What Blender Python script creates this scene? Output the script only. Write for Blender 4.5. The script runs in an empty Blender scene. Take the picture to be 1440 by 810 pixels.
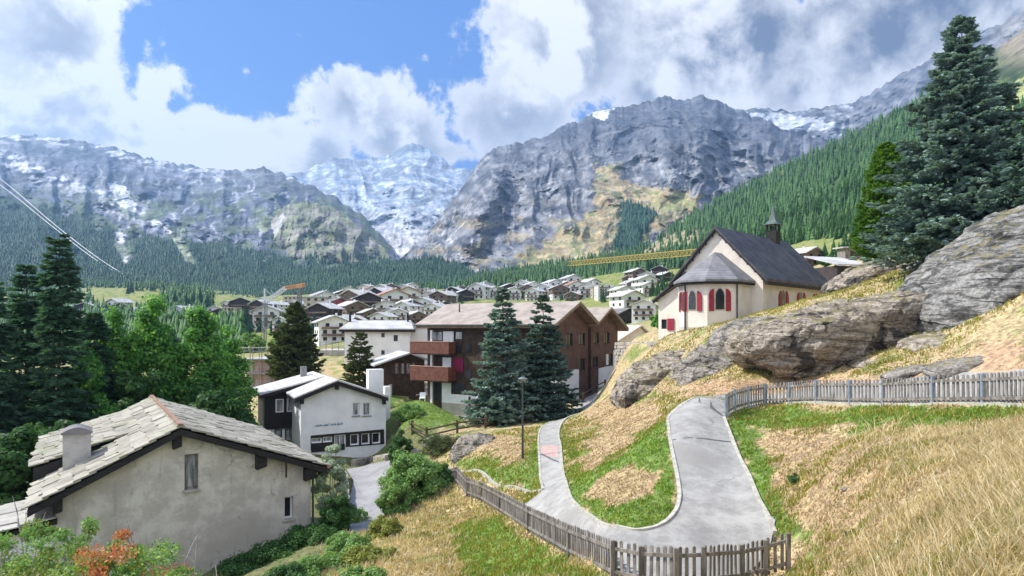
import bpy, math, random
import numpy as np
from mathutils import Vector
C = bpy.context.scene.collection
S = bpy.context.scene
R = math.radians
# ---------------------------------------------------------------- camera, sky, sun, exposure
F = 940.0; HX = 720.0; HY = 460.0           # focal length in photo pixels, principal column, horizon row
cam = bpy.data.cameras.new('camera'); camo = bpy.data.objects.new('camera', cam); C.objects.link(camo)
cam.sensor_width = 36; cam.lens = 36 * F / 1440; cam.shift_y = (HY - 405) / 1440
camo.location = (0, 0, 0); camo.rotation_euler = (R(90), 0, 0)
cam.clip_start = 0.1; cam.clip_end = 60000
S.camera = camo
SUN = Vector((-0.80, 0.14, 0.86)).normalized()
sun = bpy.data.lights.new('sun', 'SUN'); suno = bpy.data.objects.new('sun', sun); C.objects.link(suno)
sun.energy = 4.0; sun.angle = R(0.53); sun.color = (1.0, 0.95, 0.87)
suno.rotation_euler = SUN.to_track_quat('Z', 'Y').to_euler()
S.view_settings.view_transform = 'Standard'; S.view_settings.look = 'None'
S.view_settings.exposure = 0.93; S.view_settings.gamma = 1
S.render.engine = 'CYCLES'
S.cycles.use_denoising = True; S.cycles.max_bounces = 6; S.cycles.diffuse_bounces = 3
S.cycles.volume_bounces = 0; S.cycles.transparent_max_bounces = 8
S.cycles.sample_clamp_indirect = 4
SKY_STRENGTH = 0.15
W = bpy.data.worlds.new('World'); S.world = W; W.use_nodes = True

class NT:
    def __init__(s, nt): s.t = nt; nt.nodes.clear()
    def n(s, kind, **kw):
        nd = s.t.nodes.new(kind)
        for k, v in kw.items(): setattr(nd, k, v)
        return nd
    def l(s, a, b): s.t.links.new(a, b)
    def m(s, op, a, b=None, c=None, clamp=False):
        nd = s.t.nodes.new('ShaderNodeMath'); nd.operation = op; nd.use_clamp = clamp
        for i, x in enumerate((a, b, c)):
            if x is None: continue
            if isinstance(x, (int, float)): nd.inputs[i].default_value = x
            else: s.l(x, nd.inputs[i])
        return nd.outputs[0]
    def mix(s, f, a, b, bt='MIX'):
        nd = s.t.nodes.new('ShaderNodeMix'); nd.data_type = 'RGBA'; nd.blend_type = bt; nd.clamp_factor = True
        for inp, x in ((nd.inputs[0], f), (nd.inputs[6], a), (nd.inputs[7], b)):
            if isinstance(x, (int, float)): inp.default_value = x
            elif isinstance(x, (tuple, list)): inp.default_value = (*x[:3], 1)
            else: s.l(x, inp)
        return nd.outputs[2]
    def noise(s, vec, scale, detail=4, rough=.55, dist=0, out=0):
        nd = s.t.nodes.new('ShaderNodeTexNoise'); nd.inputs['Scale'].default_value = scale
        nd.inputs['Detail'].default_value = detail; nd.inputs['Roughness'].default_value = rough
        nd.inputs['Distortion'].default_value = dist
        if vec is not None: s.l(vec, nd.inputs['Vector'])
        return nd.outputs[out]
    def ramp(s, x, lo, hi, a=0., b=1., smooth=True):
        nd = s.t.nodes.new('ShaderNodeMapRange'); nd.interpolation_type = 'SMOOTHSTEP' if smooth else 'LINEAR'
        s.l(x, nd.inputs[0]); nd.inputs[1].default_value = lo; nd.inputs[2].default_value = hi
        nd.inputs[3].default_value = a; nd.inputs[4].default_value = b
        return nd.outputs[0]
def build_world():
    T = NT(W.node_tree)
    out = T.n('ShaderNodeOutputWorld'); bg = T.n('ShaderNodeBackground'); bg.inputs[1].default_value = SKY_STRENGTH
    sky = T.n('ShaderNodeTexSky', sky_type='NISHITA'); sky.sun_disc = False
    sky.sun_elevation = math.asin(SUN.z); sky.sun_rotation = math.atan2(SUN.x, SUN.y)
    sky.altitude = 1800; sky.air_density = 1.0; sky.dust_density = 0.3; sky.ozone_density = 2.5
    tc = T.n('ShaderNodeTexCoord'); D = tc.outputs['Generated']
    sp = T.n('ShaderNodeSeparateXYZ'); T.l(D, sp.inputs[0])
    az = T.m('ARCTAN2', sp.outputs[0], sp.outputs[1]); el = T.m('ARCSINE', sp.outputs[2])
    # banks of cumulus: azimuth, elevation, half sizes (degrees)
    blobs = []
    def B(px, py, rx, ry, w=1.0):
        u = (px - HX) / F; v = (HY - py) / F
        a = math.atan(u); e = math.atan(v * math.cos(a))
        blobs.append((a, e, rx / F * math.cos(a) ** 2, ry / F * math.cos(a), w))
    B(90, 60, 150, 130); B(60, 190, 210, 95); B(225, 110, 75, 70, .9); B(235, 200, 190, 70); B(360, 215, 130, 55)
    B(505, 150, 88, 62); B(560, 190, 90, 58, .95); B(440, 215, 90, 50, .9); B(40, -60, 160, 110)
    B(800, 60, 165, 130); B(720, 175, 130, 75); B(1000, 70, 260, 130); B(1250, 40, 260, 130); B(1500, 0, 260, 160)
    B(1100, -120, 420, 160); B(650, 215, 70, 35, .8); B(-200, 150, 220, 150); B(425, 50, 70, 34, .22); B(345, 100, 60, 34, .2)
    B(1190, 125, 190, 75); B(930, 130, 120, 50); B(600, 215, 60, 30, .8); B(1900, 150, 300, 200); B(-600, 100, 300, 160)
    cov = None; 
    for a, e, rx, ry, w in blobs:
        dx = T.m('MULTIPLY', T.m('SUBTRACT', az, a), 1 / rx); dy = T.m('MULTIPLY', T.m('SUBTRACT', el, e), 1 / ry)
        r2 = T.m('ADD', T.m('MULTIPLY', dx, dx), T.m('MULTIPLY', dy, dy))
        b = T.m('MULTIPLY_ADD', T.m('POWER', r2, .6), -0.62 * 1.0, .62 * w)
        cov = b if cov is None else T.m('SMOOTH_MAX', cov, b, .12)
    # everything well outside the view: scattered cloud
    gen = T.ramp(T.noise(D, 2.2, 3), .35, .6, -.3, .45)
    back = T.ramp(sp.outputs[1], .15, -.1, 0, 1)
    cov = T.m('MAXIMUM', cov, T.m('MULTIPLY_ADD', back, 2.0, T.m('SUBTRACT', gen, 2.0)))
    n1 = T.noise(D, 5.5, 9, .58, .25); n2 = T.noise(D, 17, 6, .62, .15)
    f = T.m('ADD', T.m('MULTIPLY', T.m('SUBTRACT', n1, .5), 1.7), T.m('MULTIPLY', T.m('SUBTRACT', n2, .5), .9))
    dens = T.m('ADD', cov, f)
    mask = T.ramp(dens, .0, .16)
    # thickness and self-shadow: look towards the sun
    off = T.n('ShaderNodeVectorMath', operation='ADD'); T.l(D, off.inputs[0]); off.inputs[1].default_value = (-.045, 0, .05)
    off2 = T.n('ShaderNodeVectorMath', operation='ADD'); T.l(D, off2.inputs[0]); off2.inputs[1].default_value = (-.10, 0, .10)
    m1 = T.noise(off.outputs[0], 5.5, 9, .58, .25)
    m2 = T.noise(off2.outputs[0], 2.4, 5, .5, .2); k1 = T.noise(D, 2.4, 5, .5, .2); lit = T.ramp(T.m('ADD', T.m('SUBTRACT', n1, m1), T.m('MULTIPLY', T.m('SUBTRACT', k1, m2), .9)), -.08, .11)
    thick = T.ramp(T.m('ADD', cov, T.m('MULTIPLY', f, .75)), .10, .62)
    right = T.ramp(az, .02, .42)                       # the right-hand bank is heavier and darker underneath
    grey = T.m('ADD', T.m('MULTIPLY', thick, T.m('MULTIPLY_ADD', right, .42, .22)), T.m('MULTIPLY', T.m('SUBTRACT', .5, lit), T.m('MULTIPLY_ADD', thick, .75, .28)), clamp=True)
    cc = T.mix(grey, (4.5, 4.5, 4.55), (.74, .82, 1.08))
    skyc = T.mix(.8, sky.outputs[0], (.20, .78, 2.6), 'MIX')
    low = T.ramp(el, .34, .12)
    skyc = T.mix(T.m('MULTIPLY', low, .35), skyc, (1.1, 2.0, 3.8))
    cc = T.mix(1.0, cc, T.mix(back, (.9, .9, .9), (1.55, 1.55, 1.55)), 'MULTIPLY')   # unseen clouds behind the viewer, brightened as added fill for the shaded sides
    skyc = T.mix(1.0, skyc, (.95, .95, .95), 'MULTIPLY')
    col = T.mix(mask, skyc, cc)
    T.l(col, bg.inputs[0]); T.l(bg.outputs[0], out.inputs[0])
build_world()

# ---------------------------------------------------------------- numpy noise
_rs = np.random.RandomState(7); _perm = _rs.permutation(256); _perm = np.concatenate([_perm, _perm, _perm])
_g = _rs.normal(size=(256, 3)); _g /= np.linalg.norm(_g, axis=1)[:, None]
def perlin(p):
    p = np.asarray(p, float); i = np.floor(p).astype(int); f = p - i; i &= 255
    w = f * f * f * (f * (f * 6 - 15) + 10); r = 0
    for a in (0, 1):
        for b in (0, 1):
            for c in (0, 1):
                h = _perm[_perm[_perm[i[..., 0] + a] + i[..., 1] + b] + i[..., 2] + c]
                gr = _g[h]; d = (f[..., 0] - a) * gr[..., 0] + (f[..., 1] - b) * gr[..., 1] + (f[..., 2] - c) * gr[..., 2]
                r = r + d * np.where(a, w[..., 0], 1 - w[..., 0]) * np.where(b, w[..., 1], 1 - w[..., 1]) * np.where(c, w[..., 2], 1 - w[..., 2])
    return r * 1.5
def fbm(p, o=5, g=.5, l=2.03):
    p = np.array(p, float); a = 1.; r = 0.
    for k in range(o): r = r + a * perlin(p); p = p * l + 13.7; a *= g
    return r
def ridged(p, o=5, g=.5, l=2.07):
    p = np.array(p, float); a = 1.; r = 0.; w = 1.
    for k in range(o):
        n = (1 - np.abs(perlin(p)) * 1.6) ** 2; r = r + a * n * w; w = np.clip(n * 1.3, 0, 1); p = p * l + 7.1; a *= g
    return r - .9
def sstep(x, a, b):
    t = np.clip((x - a) / (b - a), 0, 1); return t * t * (3 - 2 * t)
def inpoly(x, y, poly):
    x = np.asarray(x, float); y = np.asarray(y, float); r = np.zeros(x.shape, bool); n = len(poly)
    for i in range(n):
        x0, y0 = poly[i]; x1, y1 = poly[(i + 1) % n]
        if y0 == y1: continue
        c = ((y0 > y) != (y1 > y)) & (x < (x1 - x0) * (y - y0) / (y1 - y0) + x0); r ^= c
    return r

# ---------------------------------------------------------------- object helpers
def tag(o, label=None, cat=None, group=None, kind=None):
    if label: o['label'] = label
    if cat: o['category'] = cat
    if group: o['group'] = group
    if kind: o['kind'] = kind
    return o
def empty(name, loc, label, cat, group=None):
    o = bpy.data.objects.new(name, None); C.objects.link(o); o.location = loc; o.empty_display_size = .5
    return tag(o, label, cat, group)
def mk(name, v, f, mat, parent=None, smooth=False, base=None, cols=None, mi=None):
    v = np.asarray(v, dtype=np.float32).reshape(-1, 3).copy()
    if base is None and parent is not None:
        q = parent; base = np.zeros(3)
        while q is not None: base = base + np.array(q.location); q = q.parent
    loc = (0, 0, 0)
    if base is not None: v -= np.array(base, dtype=np.float32)
    me = bpy.data.meshes.new(name)
    if isinstance(f, np.ndarray):
        k = f.shape[1]; me.vertices.add(len(v)); me.vertices.foreach_set('co', v.ravel())
        me.loops.add(f.size); me.loops.foreach_set('vertex_index', f.astype(np.int32).ravel())
        me.polygons.add(len(f)); me.polygons.foreach_set('loop_start', np.arange(0, f.size, k, dtype=np.int32))
        me.polygons.foreach_set('loop_total', np.full(len(f), k, dtype=np.int32))
        me.update(calc_edges=True); me.validate()
    else:
        me.from_pydata(v.tolist(), [], f); me.update()
    for m in (mat if isinstance(mat, (list, tuple)) else [mat]): me.materials.append(m)
    if mi is not None: me.polygons.foreach_set('material_index', np.asarray(mi, dtype=np.int32))
    if smooth: me.polygons.foreach_set('use_smooth', np.ones(len(me.polygons), bool))
    if cols is not None:
        ca = me.color_attributes.new('Col', 'FLOAT_COLOR', 'POINT')
        c4 = np.ones((len(v), 4), np.float32); c4[:, :cols.shape[1]] = cols; ca.data.foreach_set('color', c4.ravel())
    o = bpy.data.objects.new(name, me); C.objects.link(o)
    if parent is not None: o.parent = parent
    return o
def own(name, v, f, mat, label, cat, group=None, kind=None, smooth=False, cols=None, mi=None, z=None):
    """a thing that is one mesh: its origin goes to the base of its bounding box"""
    v = np.asarray(v, float).reshape(-1, 3)
    b = np.array([(v[:, 0].min() + v[:, 0].max()) / 2, (v[:, 1].min() + v[:, 1].max()) / 2, v[:, 2].min()])
    o = mk(name, v, f, mat, None, smooth, b, cols, mi); o.location = b
    return tag(o, label, cat, group, kind)
def struct(name, v, f, mat, smooth=False, cols=None, kind='structure', mi=None, label=None):
    o = mk(name, v, f, mat, None, smooth, None, cols, mi); o['kind'] = kind
    if label: o['label'] = label
    return o
class MB:
    def __init__(s): s.v = []; s.f = []
    def add(s, v, f):
        n = len(s.v); s.v += [tuple(map(float, q)) for q in v]; s.f += [tuple(i + n for i in q) for q in f]; return s
    def hexa(s, q):   # 8 points: bottom 4 ccw, top 4
        return s.add(q, [(3, 2, 1, 0), (4, 5, 6, 7), (0, 1, 5, 4), (1, 2, 6, 5), (2, 3, 7, 6), (3, 0, 4, 7)])
    def box(s, x0, x1, y0, y1, z0, z1):
        return s.hexa([(x0, y0, z0), (x1, y0, z0), (x1, y1, z0), (x0, y1, z0), (x0, y0, z1), (x1, y0, z1), (x1, y1, z1), (x0, y1, z1)])
    def bar(s, a, b, w, h=None, up=(0, 0, 1)):
        a = Vector(a); b = Vector(b); d = (b - a).normalized(); up = Vector(up)
        if abs(d.dot(up)) > .98: up = Vector((0, 1, 0))
        x = d.cross(up).normalized() * (w / 2); y = x.cross(d).normalized() * ((h or w) / 2)
        return s.hexa([a - x - y, a + x - y, b + x - y, b - x - y, a - x + y, a + x + y, b + x + y, b - x + y])
    def tube(s, pts, rad, n=8, cap=True):
        pts = [Vector(p) for p in pts]; m = len(pts)
        if not hasattr(rad, '__len__'): rad = [rad] * m
        b0 = len(s.v); u = None
        for i, p in enumerate(pts):
            d = (pts[min(i + 1, m - 1)] - pts[max(i - 1, 0)]).normalized()
            if u is None: u = d.orthogonal().normalized()
            else: u = (u - d * u.dot(d)).normalized()
            w = d.cross(u)
            for k in range(n):
                a = 2 * math.pi * k / n; q = p + (u * math.cos(a) + w * math.sin(a)) * rad[i]; s.v.append(tuple(q))
        for i in range(m - 1):
            for k in range(n):
                s.f.append((b0 + i * n + k, b0 + i * n + (k + 1) % n, b0 + (i + 1) * n + (k + 1) % n, b0 + (i + 1) * n + k))
        if cap: s.f.append(tuple(b0 + k for k in range(n))[::-1]); s.f.append(tuple(b0 + (m - 1) * n + k for k in range(n)))
        return s
    def build(s, name, mat, parent=None, smooth=False): return mk(name, s.v, s.f, mat, parent, smooth)
    def own(s, name, mat, label, cat, group=None, smooth=False): return own(name, s.v, s.f, mat, label, cat, group, smooth=smooth)
class Fr:
    """a vertical plane frame: s along the facade (left to right), d inward (away from the viewer), z up"""
    def __init__(s, x, y, dx, dy):
        l = math.hypot(dx, dy); s.o = (x, y); s.t = (dx / l, dy / l); s.n = (-dy / l, dx / l)
    def P(s, a, d, z): return (s.o[0] + s.t[0] * a + s.n[0] * d, s.o[1] + s.t[1] * a + s.n[1] * d, z)
    def cast(s, px, py, d=0.0):
        u = (px - HX) / F; ox = s.o[0] + s.n[0] * d; oy = s.o[1] + s.n[1] * d
        a = (u * oy - ox) / (s.t[0] - u * s.t[1]); Y = oy + s.t[1] * a
        return a, (HY - py) / F * Y
    def box(s, mb, a0, a1, d0, d1, z0, z1):
        return mb.hexa([s.P(a0, d0, z0), s.P(a1, d0, z0), s.P(a1, d1, z0), s.P(a0, d1, z0), s.P(a0, d0, z1), s.P(a1, d0, z1), s.P(a1, d1, z1), s.P(a0, d1, z1)])
    def prism(s, mb, poly, d0, d1, front=True, back=True):   # poly in (a,z), ccw seen from the front
        n = len(poly); v = [s.P(a, d0, z) for a, z in poly] + [s.P(a, d1, z) for a, z in poly]
        f = [(i, i + n, (i + 1) % n + n, (i + 1) % n) for i in range(n)]
        if front: f.append(tuple(range(n)))
        if back: f.append(tuple(range(2 * n - 1, n - 1, -1)))
        return mb.add(v, f)
    def slab(s, mb, a0, z0, a1, z1, d0, d1, th):   # a sloping roof slab from (a0,z0) to (a1,z1), thickness th downwards
        return s.prism(mb, [(a0, z0 - th), (a1, z1 - th), (a1, z1), (a0, z0)], d0, d1)
def facade(fr, mb, prof, zb, holes, d=0.0, rev=.18):
    """front wall with real openings. prof: top profile [(s,z)..] left to right; holes: [(s0,s1,z0,z1)]"""
    def top(a):
        for (x0, y0), (x1, y1) in zip(prof, prof[1:]):
            if x0 - 1e-6 <= a <= x1 + 1e-6: return y0 + (y1 - y0) * (a - x0) / max(x1 - x0, 1e-9)
        return prof[-1][1]
    xs = sorted({p[0] for p in prof} | {h[0] for h in holes} | {h[1] for h in holes})
    for a, b in zip(xs, xs[1:]):
        if b - a < 1e-5: continue
        m = (a + b) / 2; hs = sorted((h[2], h[3]) for h in holes if h[0] < m < h[1]); z = zb
        for h0, h1 in hs:
            mb.add([fr.P(a, d, z), fr.P(b, d, z), fr.P(b, d, h0), fr.P(a, d, h0)], [(0, 1, 2, 3)]); z = h1
        mb.add([fr.P(a, d, z), fr.P(b, d, z), fr.P(b, d, top(b)), fr.P(a, d, top(a))], [(0, 1, 2, 3)])
    for h in holes:
        a, b, z0, z1 = h; q = [(a, z0), (b, z0), (b, z1), (a, z1)]
        for i in range(4):
            (p0, w0), (p1, w1) = q[i], q[(i + 1) % 4]
            mb.add([fr.P(p0, d, w0), fr.P(p1, d, w1), fr.P(p1, d + rev, w1), fr.P(p0, d + rev, w0)], [(0, 1, 2, 3)])
def window(fr, parent, h, frame_mat, pane_mat, d=0.0, rev=.18, bars=1, sill=None, fw=.06, cross=False):
    """a window in a hole: frame part with pane, sill sub-parts"""
    a, b, z0, z1 = h; mb = MB(); e = .004
    fr.box(mb, a + e, a + fw, d + rev - .09, d + rev - .01, z0 + e, z1 - e); fr.box(mb, b - fw, b - e, d + rev - .09, d + rev - .01, z0 + e, z1 - e)
    fr.box(mb, a + fw, b - fw, d + rev - .09, d + rev - .01, z0 + e, z0 + fw); fr.box(mb, a + fw, b - fw, d + rev - .09, d + rev - .01, z1 - fw, z1 - e)
    for k in range(bars):
        c = a + (b - a) * (k + 1) / (bars + 1); fr.box(mb, c - fw * .35, c + fw * .35, d + rev - .085, d + rev - .015, z0 + fw, z1 - fw)
    if cross: zc = z0 + (z1 - z0) * .62; fr.box(mb, a + fw, b - fw, d + rev - .08, d + rev - .02, zc - .02, zc + .02)
    w = mb.build('window', frame_mat, parent)
    p = MB(); fr.box(p, a + .01, b - .01, d + rev - .045, d + rev - .03, z0 + .01, z1 - .01); p.build('pane', pane_mat, w)
    if sill: q = MB(); fr.box(q, a - .08, b + .08, d - .10, d + rev * .4, z0 - .07, z0 + .004); q.build('sill', sill, w)
    return w
def copy_tree(o, parent=None):
    c = o.copy(); C.objects.link(c)
    if parent is not None: c.parent = parent
    for ch in list(o.children): copy_tree(ch, c)
    return c

# ---------------------------------------------------------------- materials
def mat(name, c1, c2=None, scale=4., rough=.85, bump=0., bscale=None, c3=None, detail=5, nr=.6, island=False, stretch=None, lo=.35, hi=.65, spec=.3, bands=None, metal=0., trans=0., vcol=False, coord='Object', vmix=.35, drips=0, cracks=0):
    m = bpy.data.materials.new(name); m.use_nodes = True; T = NT(m.node_tree)
    out = T.n('ShaderNodeOutputMaterial'); P = T.n('ShaderNodeBsdfPrincipled'); T.l(P.outputs[0], out.inputs[0])
    P.inputs['Roughness'].default_value = rough; P.inputs['Specular IOR Level'].default_value = spec; P.inputs['Metallic'].default_value = metal
    tc = T.n('ShaderNodeTexCoord'); vec = tc.outputs[coord]
    if stretch: mp = T.n('ShaderNodeMapping'); mp.inputs['Scale'].default_value = stretch; T.l(vec, mp.inputs[0]); vec = mp.outputs[0]
    c2 = c2 or c1
    nz = T.noise(vec, scale, detail, nr)
    fac = T.ramp(nz, lo, hi)
    if island:
        g = T.n('ShaderNodeNewGeometry'); fac = T.m('ADD', T.m('MULTIPLY', fac, .4), T.m('MULTIPLY', g.outputs['Random Per Island'], .6))
    col = T.mix(fac, c1, c2)
    if vcol:
        at = T.n('ShaderNodeVertexColor'); at.layer_name = 'Col'
        v = T.mix(1.0, at.outputs[0], T.mix(fac, (1 - vmix,) * 3, (1 + vmix,) * 3), 'MULTIPLY'); col = v
    if c3: col = T.mix(T.ramp(T.noise(vec, scale * .23, 4, .6, .4), .52, .68), col, c3)
    if bands:
        sp = T.n('ShaderNodeSeparateXYZ'); T.l(tc.outputs['Object'], sp.inputs[0])
        ph = T.m('FRACT', T.m('MULTIPLY', sp.outputs[bands[0]], 1 / bands[1])); ln = T.ramp(ph, .0, bands[2], 1, 0, False)
        col = T.mix(T.m('MULTIPLY', ln, bands[3]), col, (.02, .018, .015))
    if drips:
        mp2 = T.n('ShaderNodeMapping'); mp2.inputs['Scale'].default_value = (1, 1, .10); T.l(tc.outputs['Object'], mp2.inputs[0])
        col = T.mix(T.m('MULTIPLY', T.ramp(T.noise(mp2.outputs[0], 2.6, 6, .7), .55, .72), drips), col, (.20, .185, .165))
    if cracks:
        vo = T.n('ShaderNodeTexVoronoi', feature='DISTANCE_TO_EDGE'); vo.inputs['Scale'].default_value = cracks; dv = T.n('ShaderNodeVectorMath', operation='ADD'); T.l(tc.outputs['Object'], dv.inputs[0]); T.l(T.noise(tc.outputs['Object'], 1.6, 6, .7, 0, 1), dv.inputs[1]); T.l(dv.outputs[0], vo.inputs['Vector'])
        ck = T.m('MULTIPLY', T.ramp(vo.outputs['Distance'], .0, .02, 1, 0), T.ramp(T.noise(tc.outputs['Object'], .5, 3), .50, .60)); col = T.mix(T.m('MULTIPLY', ck, .55), col, (.10, .095, .09))
    T.l(col, P.inputs['Base Color'])
    if trans: P.inputs['Transmission Weight'].default_value = 0; 
    if bump:
        bm = T.n('ShaderNodeBump'); bm.inputs['Strength'].default_value = bump; bm.inputs['Distance'].default_value = .05 if coord == 'Object' else .05
        T.l(T.noise(vec, bscale or scale * 3, 6, .65), bm.inputs['Height']); T.l(bm.outputs[0], P.inputs['Normal'])
    return m
def leafmat(name, c1, c2, c3=None, tr=.35, scale=.6):
    """foliage: colour varies leaf by leaf, light passes through the leaf"""
    m = bpy.data.materials.new(name); m.use_nodes = True; T = NT(m.node_tree)
    out = T.n('ShaderNodeOutputMaterial'); g = T.n('ShaderNodeNewGeometry'); tc = T.n('ShaderNodeTexCoord')
    nz = T.ramp(T.noise(tc.outputs['Object'], scale, 3), .35, .65)
    f = T.m('ADD', T.m('MULTIPLY', nz, .5), T.m('MULTIPLY', g.outputs['Random Per Island'], .5))
    col = T.mix(f, c1, c2)
    if c3: col = T.mix(T.ramp(g.outputs['Random Per Island'], .80, .9), col, c3)
    d = T.n('ShaderNodeBsdfPrincipled'); d.inputs['Roughness'].default_value = .65; d.inputs['Specular IOR Level'].default_value = .25; T.l(col, d.inputs['Base Color'])
    t = T.n('ShaderNodeBsdfTranslucent'); T.l(T.mix(1.0, col, (1.3, 1.35, .7), 'MULTIPLY'), t.inputs[0])
    x = T.n('ShaderNodeMixShader'); x.inputs[0].default_value = tr; T.l(d.outputs[0], x.inputs[1]); T.l(t.outputs[0], x.inputs[2]); T.l(x.outputs[0], out.inputs[0])
    return m
M = {}
M['plaster'] = mat('old_plaster', (.47, .44, .395), (.63, .60, .545), 1.1, .9, .6, 9, c3=(.43, .40, .355), detail=12, lo=.42, hi=.6, nr=.7, drips=.4, cracks=.5)
M['white'] = mat('white_render', (.74, .75, .77), (.84, .85, .86), .8, .85, .15, 14)
M['cream'] = mat('cream_render', (.64, .585, .515), (.75, .695, .62), .7, .88, .2, 12, detail=10, drips=.16)
M['plinth'] = mat('grey_plinth', (.40, .37, .33), (.50, .47, .43), 1.5, .9, .3, 14)
M['blackwood'] = mat('black_timber', (.012, .011, .012), (.03, .027, .027), 3, .7, .3, 20, stretch=(1, 1, 8))
M['darkwood'] = mat('dark_timber', (.035, .022, .016), (.075, .045, .03), 2, .75, .3, 20, bands=(2, .18, .12, .8))
M['brownwood'] = mat('brown_cladding', (.098, .054, .046), (.145, .080, .068), 1.3, .75, .25, 14, bands=(2, .17, .14, .6))
M['redwood'] = mat('red_brown_boards', (.125, .048, .034), (.185, .075, .052), 2, .6, .2, 14, bands=(2, .3, .06, .7))
M['weathered'] = mat('weathered_wood', (.13, .115, .10), (.30, .275, .25), 7, .85, .4, 30, stretch=(1, 1, .25))
M['railwood'] = mat('brown_rail_wood', (.07, .05, .035), (.14, .10, .075), 6, .85, .3, 30)
M['slate'] = mat('dark_slate', (.04, .042, .05), (.085, .085, .096), 1.2, .6, .4, 6, bands=(2, .22, .2, .5))
M['slab'] = mat('stone_slab', (.19, .18, .145), (.43, .41, .345), 1.6, .88, .7, 9, island=True, c3=(.25, .26, .17))
M['roofgrey'] = mat('pale_grey_roofing', (.42, .41, .40), (.55, .54, .52), 1.3, .75, .3, 8, bands=(2, .16, .16, .4))
M['roofbrown'] = mat('brownish_grey_shingles', (.30, .255, .22), (.40, .35, .31), 1.0, .85, .3, 8, bands=(2, .16, .18, .45))
M['roofred'] = mat('reddish_roofing', (.36, .19, .14), (.44, .26, .20), .8, .8, .2)
M['roofdark'] = mat('dark_roofing', (.13, .125, .13), (.21, .20, .20), .6, .8, .2)
M['roofsilver'] = mat('silvery_stone_roofing', (.40, .40, .41), (.58, .575, .58), .5, .6, .2)
M['vwhite'] = mat('village_white', (.66, .66, .66), (.78, .77, .76), .3, .85)
M['vtan'] = mat('village_tan', (.42, .36, .29), (.50, .44, .36), .3, .85)
M['vbrown'] = mat('village_timber', (.15, .10, .08), (.23, .17, .14), .5, .8, bands=(2, .5, .2, .5))
M['vdark'] = mat('village_dark_timber', (.035, .028, .028), (.06, .05, .05), .5, .8)
M['vred'] = mat('village_red', (.33, .07, .08), (.42, .11, .12), .5, .8)
M['glass'] = mat('dark_glass', (.016, .019, .024), (.03, .034, .042), .9, .12, spec=.45)
M['curtain'] = mat('curtained_glass', (.10, .11, .13), (.42, .44, .48), 1.8, .15, spec=.7, stretch=(3, 3, .5))
M['black'] = mat('black_gap', (.008, .008, .009))
M['metal'] = mat('grey_metal', (.20, .21, .22), (.30, .31, .32), 5, .5, metal=.5)
M['zinc'] = mat('bluish_zinc', (.25, .30, .37), (.34, .40, .47), 5, .45, metal=.4)
M['darkmetal'] = mat('dark_metal', (.04, .04, .042), (.07, .07, .07), 5, .5)
M['copper'] = mat('green_copper', (.06, .09, .085), (.11, .15, .14), 4, .6, .2)
M['redpaint'] = mat('red_shutter_paint', (.24, .018, .035), (.33, .03, .05), 5, .5, bands=(2, .1, .3, .3))
M['concrete'] = mat('pale_concrete', (.34, .33, .28), (.52, .50, .43), 6, .9, .3, 30)
M['asphalt'] = mat('light_grey_asphalt', (.27, .265, .25), (.43, .42, .395), 1.4, .92, .5, 110, c3=(.30, .29, .27), detail=12, nr=.78, cracks=.42)
M['asphaltd'] = mat('grey_yard_asphalt', (.24, .24, .25), (.31, .31, .315), 1.0, .92, .3, 60)
M['brickpave'] = mat('pink_paving', (.42, .27, .24), (.50, .36, .33), 8, .9, .3, 40)
M['crack'] = mat('dark_joint', (.10, .10, .10), (.14, .14, .14))
M['yellow'] = mat('yellow_paint', (.42, .29, .07), (.50, .36, .10), 3, .5)
M['orange'] = mat('orange_paint', (.60, .30, .12), (.66, .36, .16), 3, .5)
M['pinkclad'] = mat('pinkish_boards', (.42, .30, .26), (.52, .40, .35), 1, .85, bands=(2, .5, .1, .5))
M['magenta'] = mat('magenta_cloth', (.16, .01, .05), (.2, .015, .06), 3, .8)
M['bark'] = mat('bark', (.06, .045, .035), (.13, .10, .08), 6, .95, .6, 20, stretch=(1, 1, .2))
M['paletwig'] = mat('pale_twigs', (.30, .27, .25), (.42, .38, .35), 9, .9)
M['cable'] = mat('bright_steel_rope', (.62, .64, .68), (.7, .72, .75), 9, .4, metal=.3)
M['spruce'] = leafmat('blue_spruce_needles', (.075, .14, .125), (.32, .44, .41), tr=.25)
M['spruce_dark'] = leafmat('dark_spruce_needles', (.05, .10, .085), (.21, .31, .28), tr=.25)
M['pine'] = leafmat('green_pine_needles', (.055, .14, .015), (.16, .30, .045), tr=.35)
M['larch'] = leafmat('larch_needles', (.04, .10, .065), (.13, .24, .15), tr=.35)
M['dull'] = leafmat('dull_conifer_needles', (.05, .075, .03), (.16, .19, .08), tr=.3)
M['leaf'] = leafmat('bright_green_leaves', (.055, .18, .04), (.17, .38, .08), (.26, .48, .10), tr=.45)
M['leafd'] = leafmat('dark_green_leaves', (.03, .09, .025), (.085, .18, .05), tr=.35)
M['leafw'] = leafmat('willow_green_leaves', (.11, .22, .06), (.24, .40, .13), (.36, .48, .18), tr=.4)
M['leafy'] = leafmat('yellow_green_leaves', (.17, .20, .04), (.34, .36, .09), tr=.35)
M['leafo'] = leafmat('orange_berries', (.50, .17, .07), (.62, .33, .14), (.48, .12, .07), tr=.2)
M['silver'] = leafmat('silvery_leaves', (.22, .30, .20), (.46, .52, .40), tr=.3)
M['farneedle'] = leafmat('forest_needles', (.022, .075, .028), (.095, .20, .065), tr=.15, scale=.02)
M['farneedle2'] = leafmat('blue_green_forest_needles', (.022, .07, .05), (.06, .14, .09), tr=.15, scale=.02)
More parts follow.
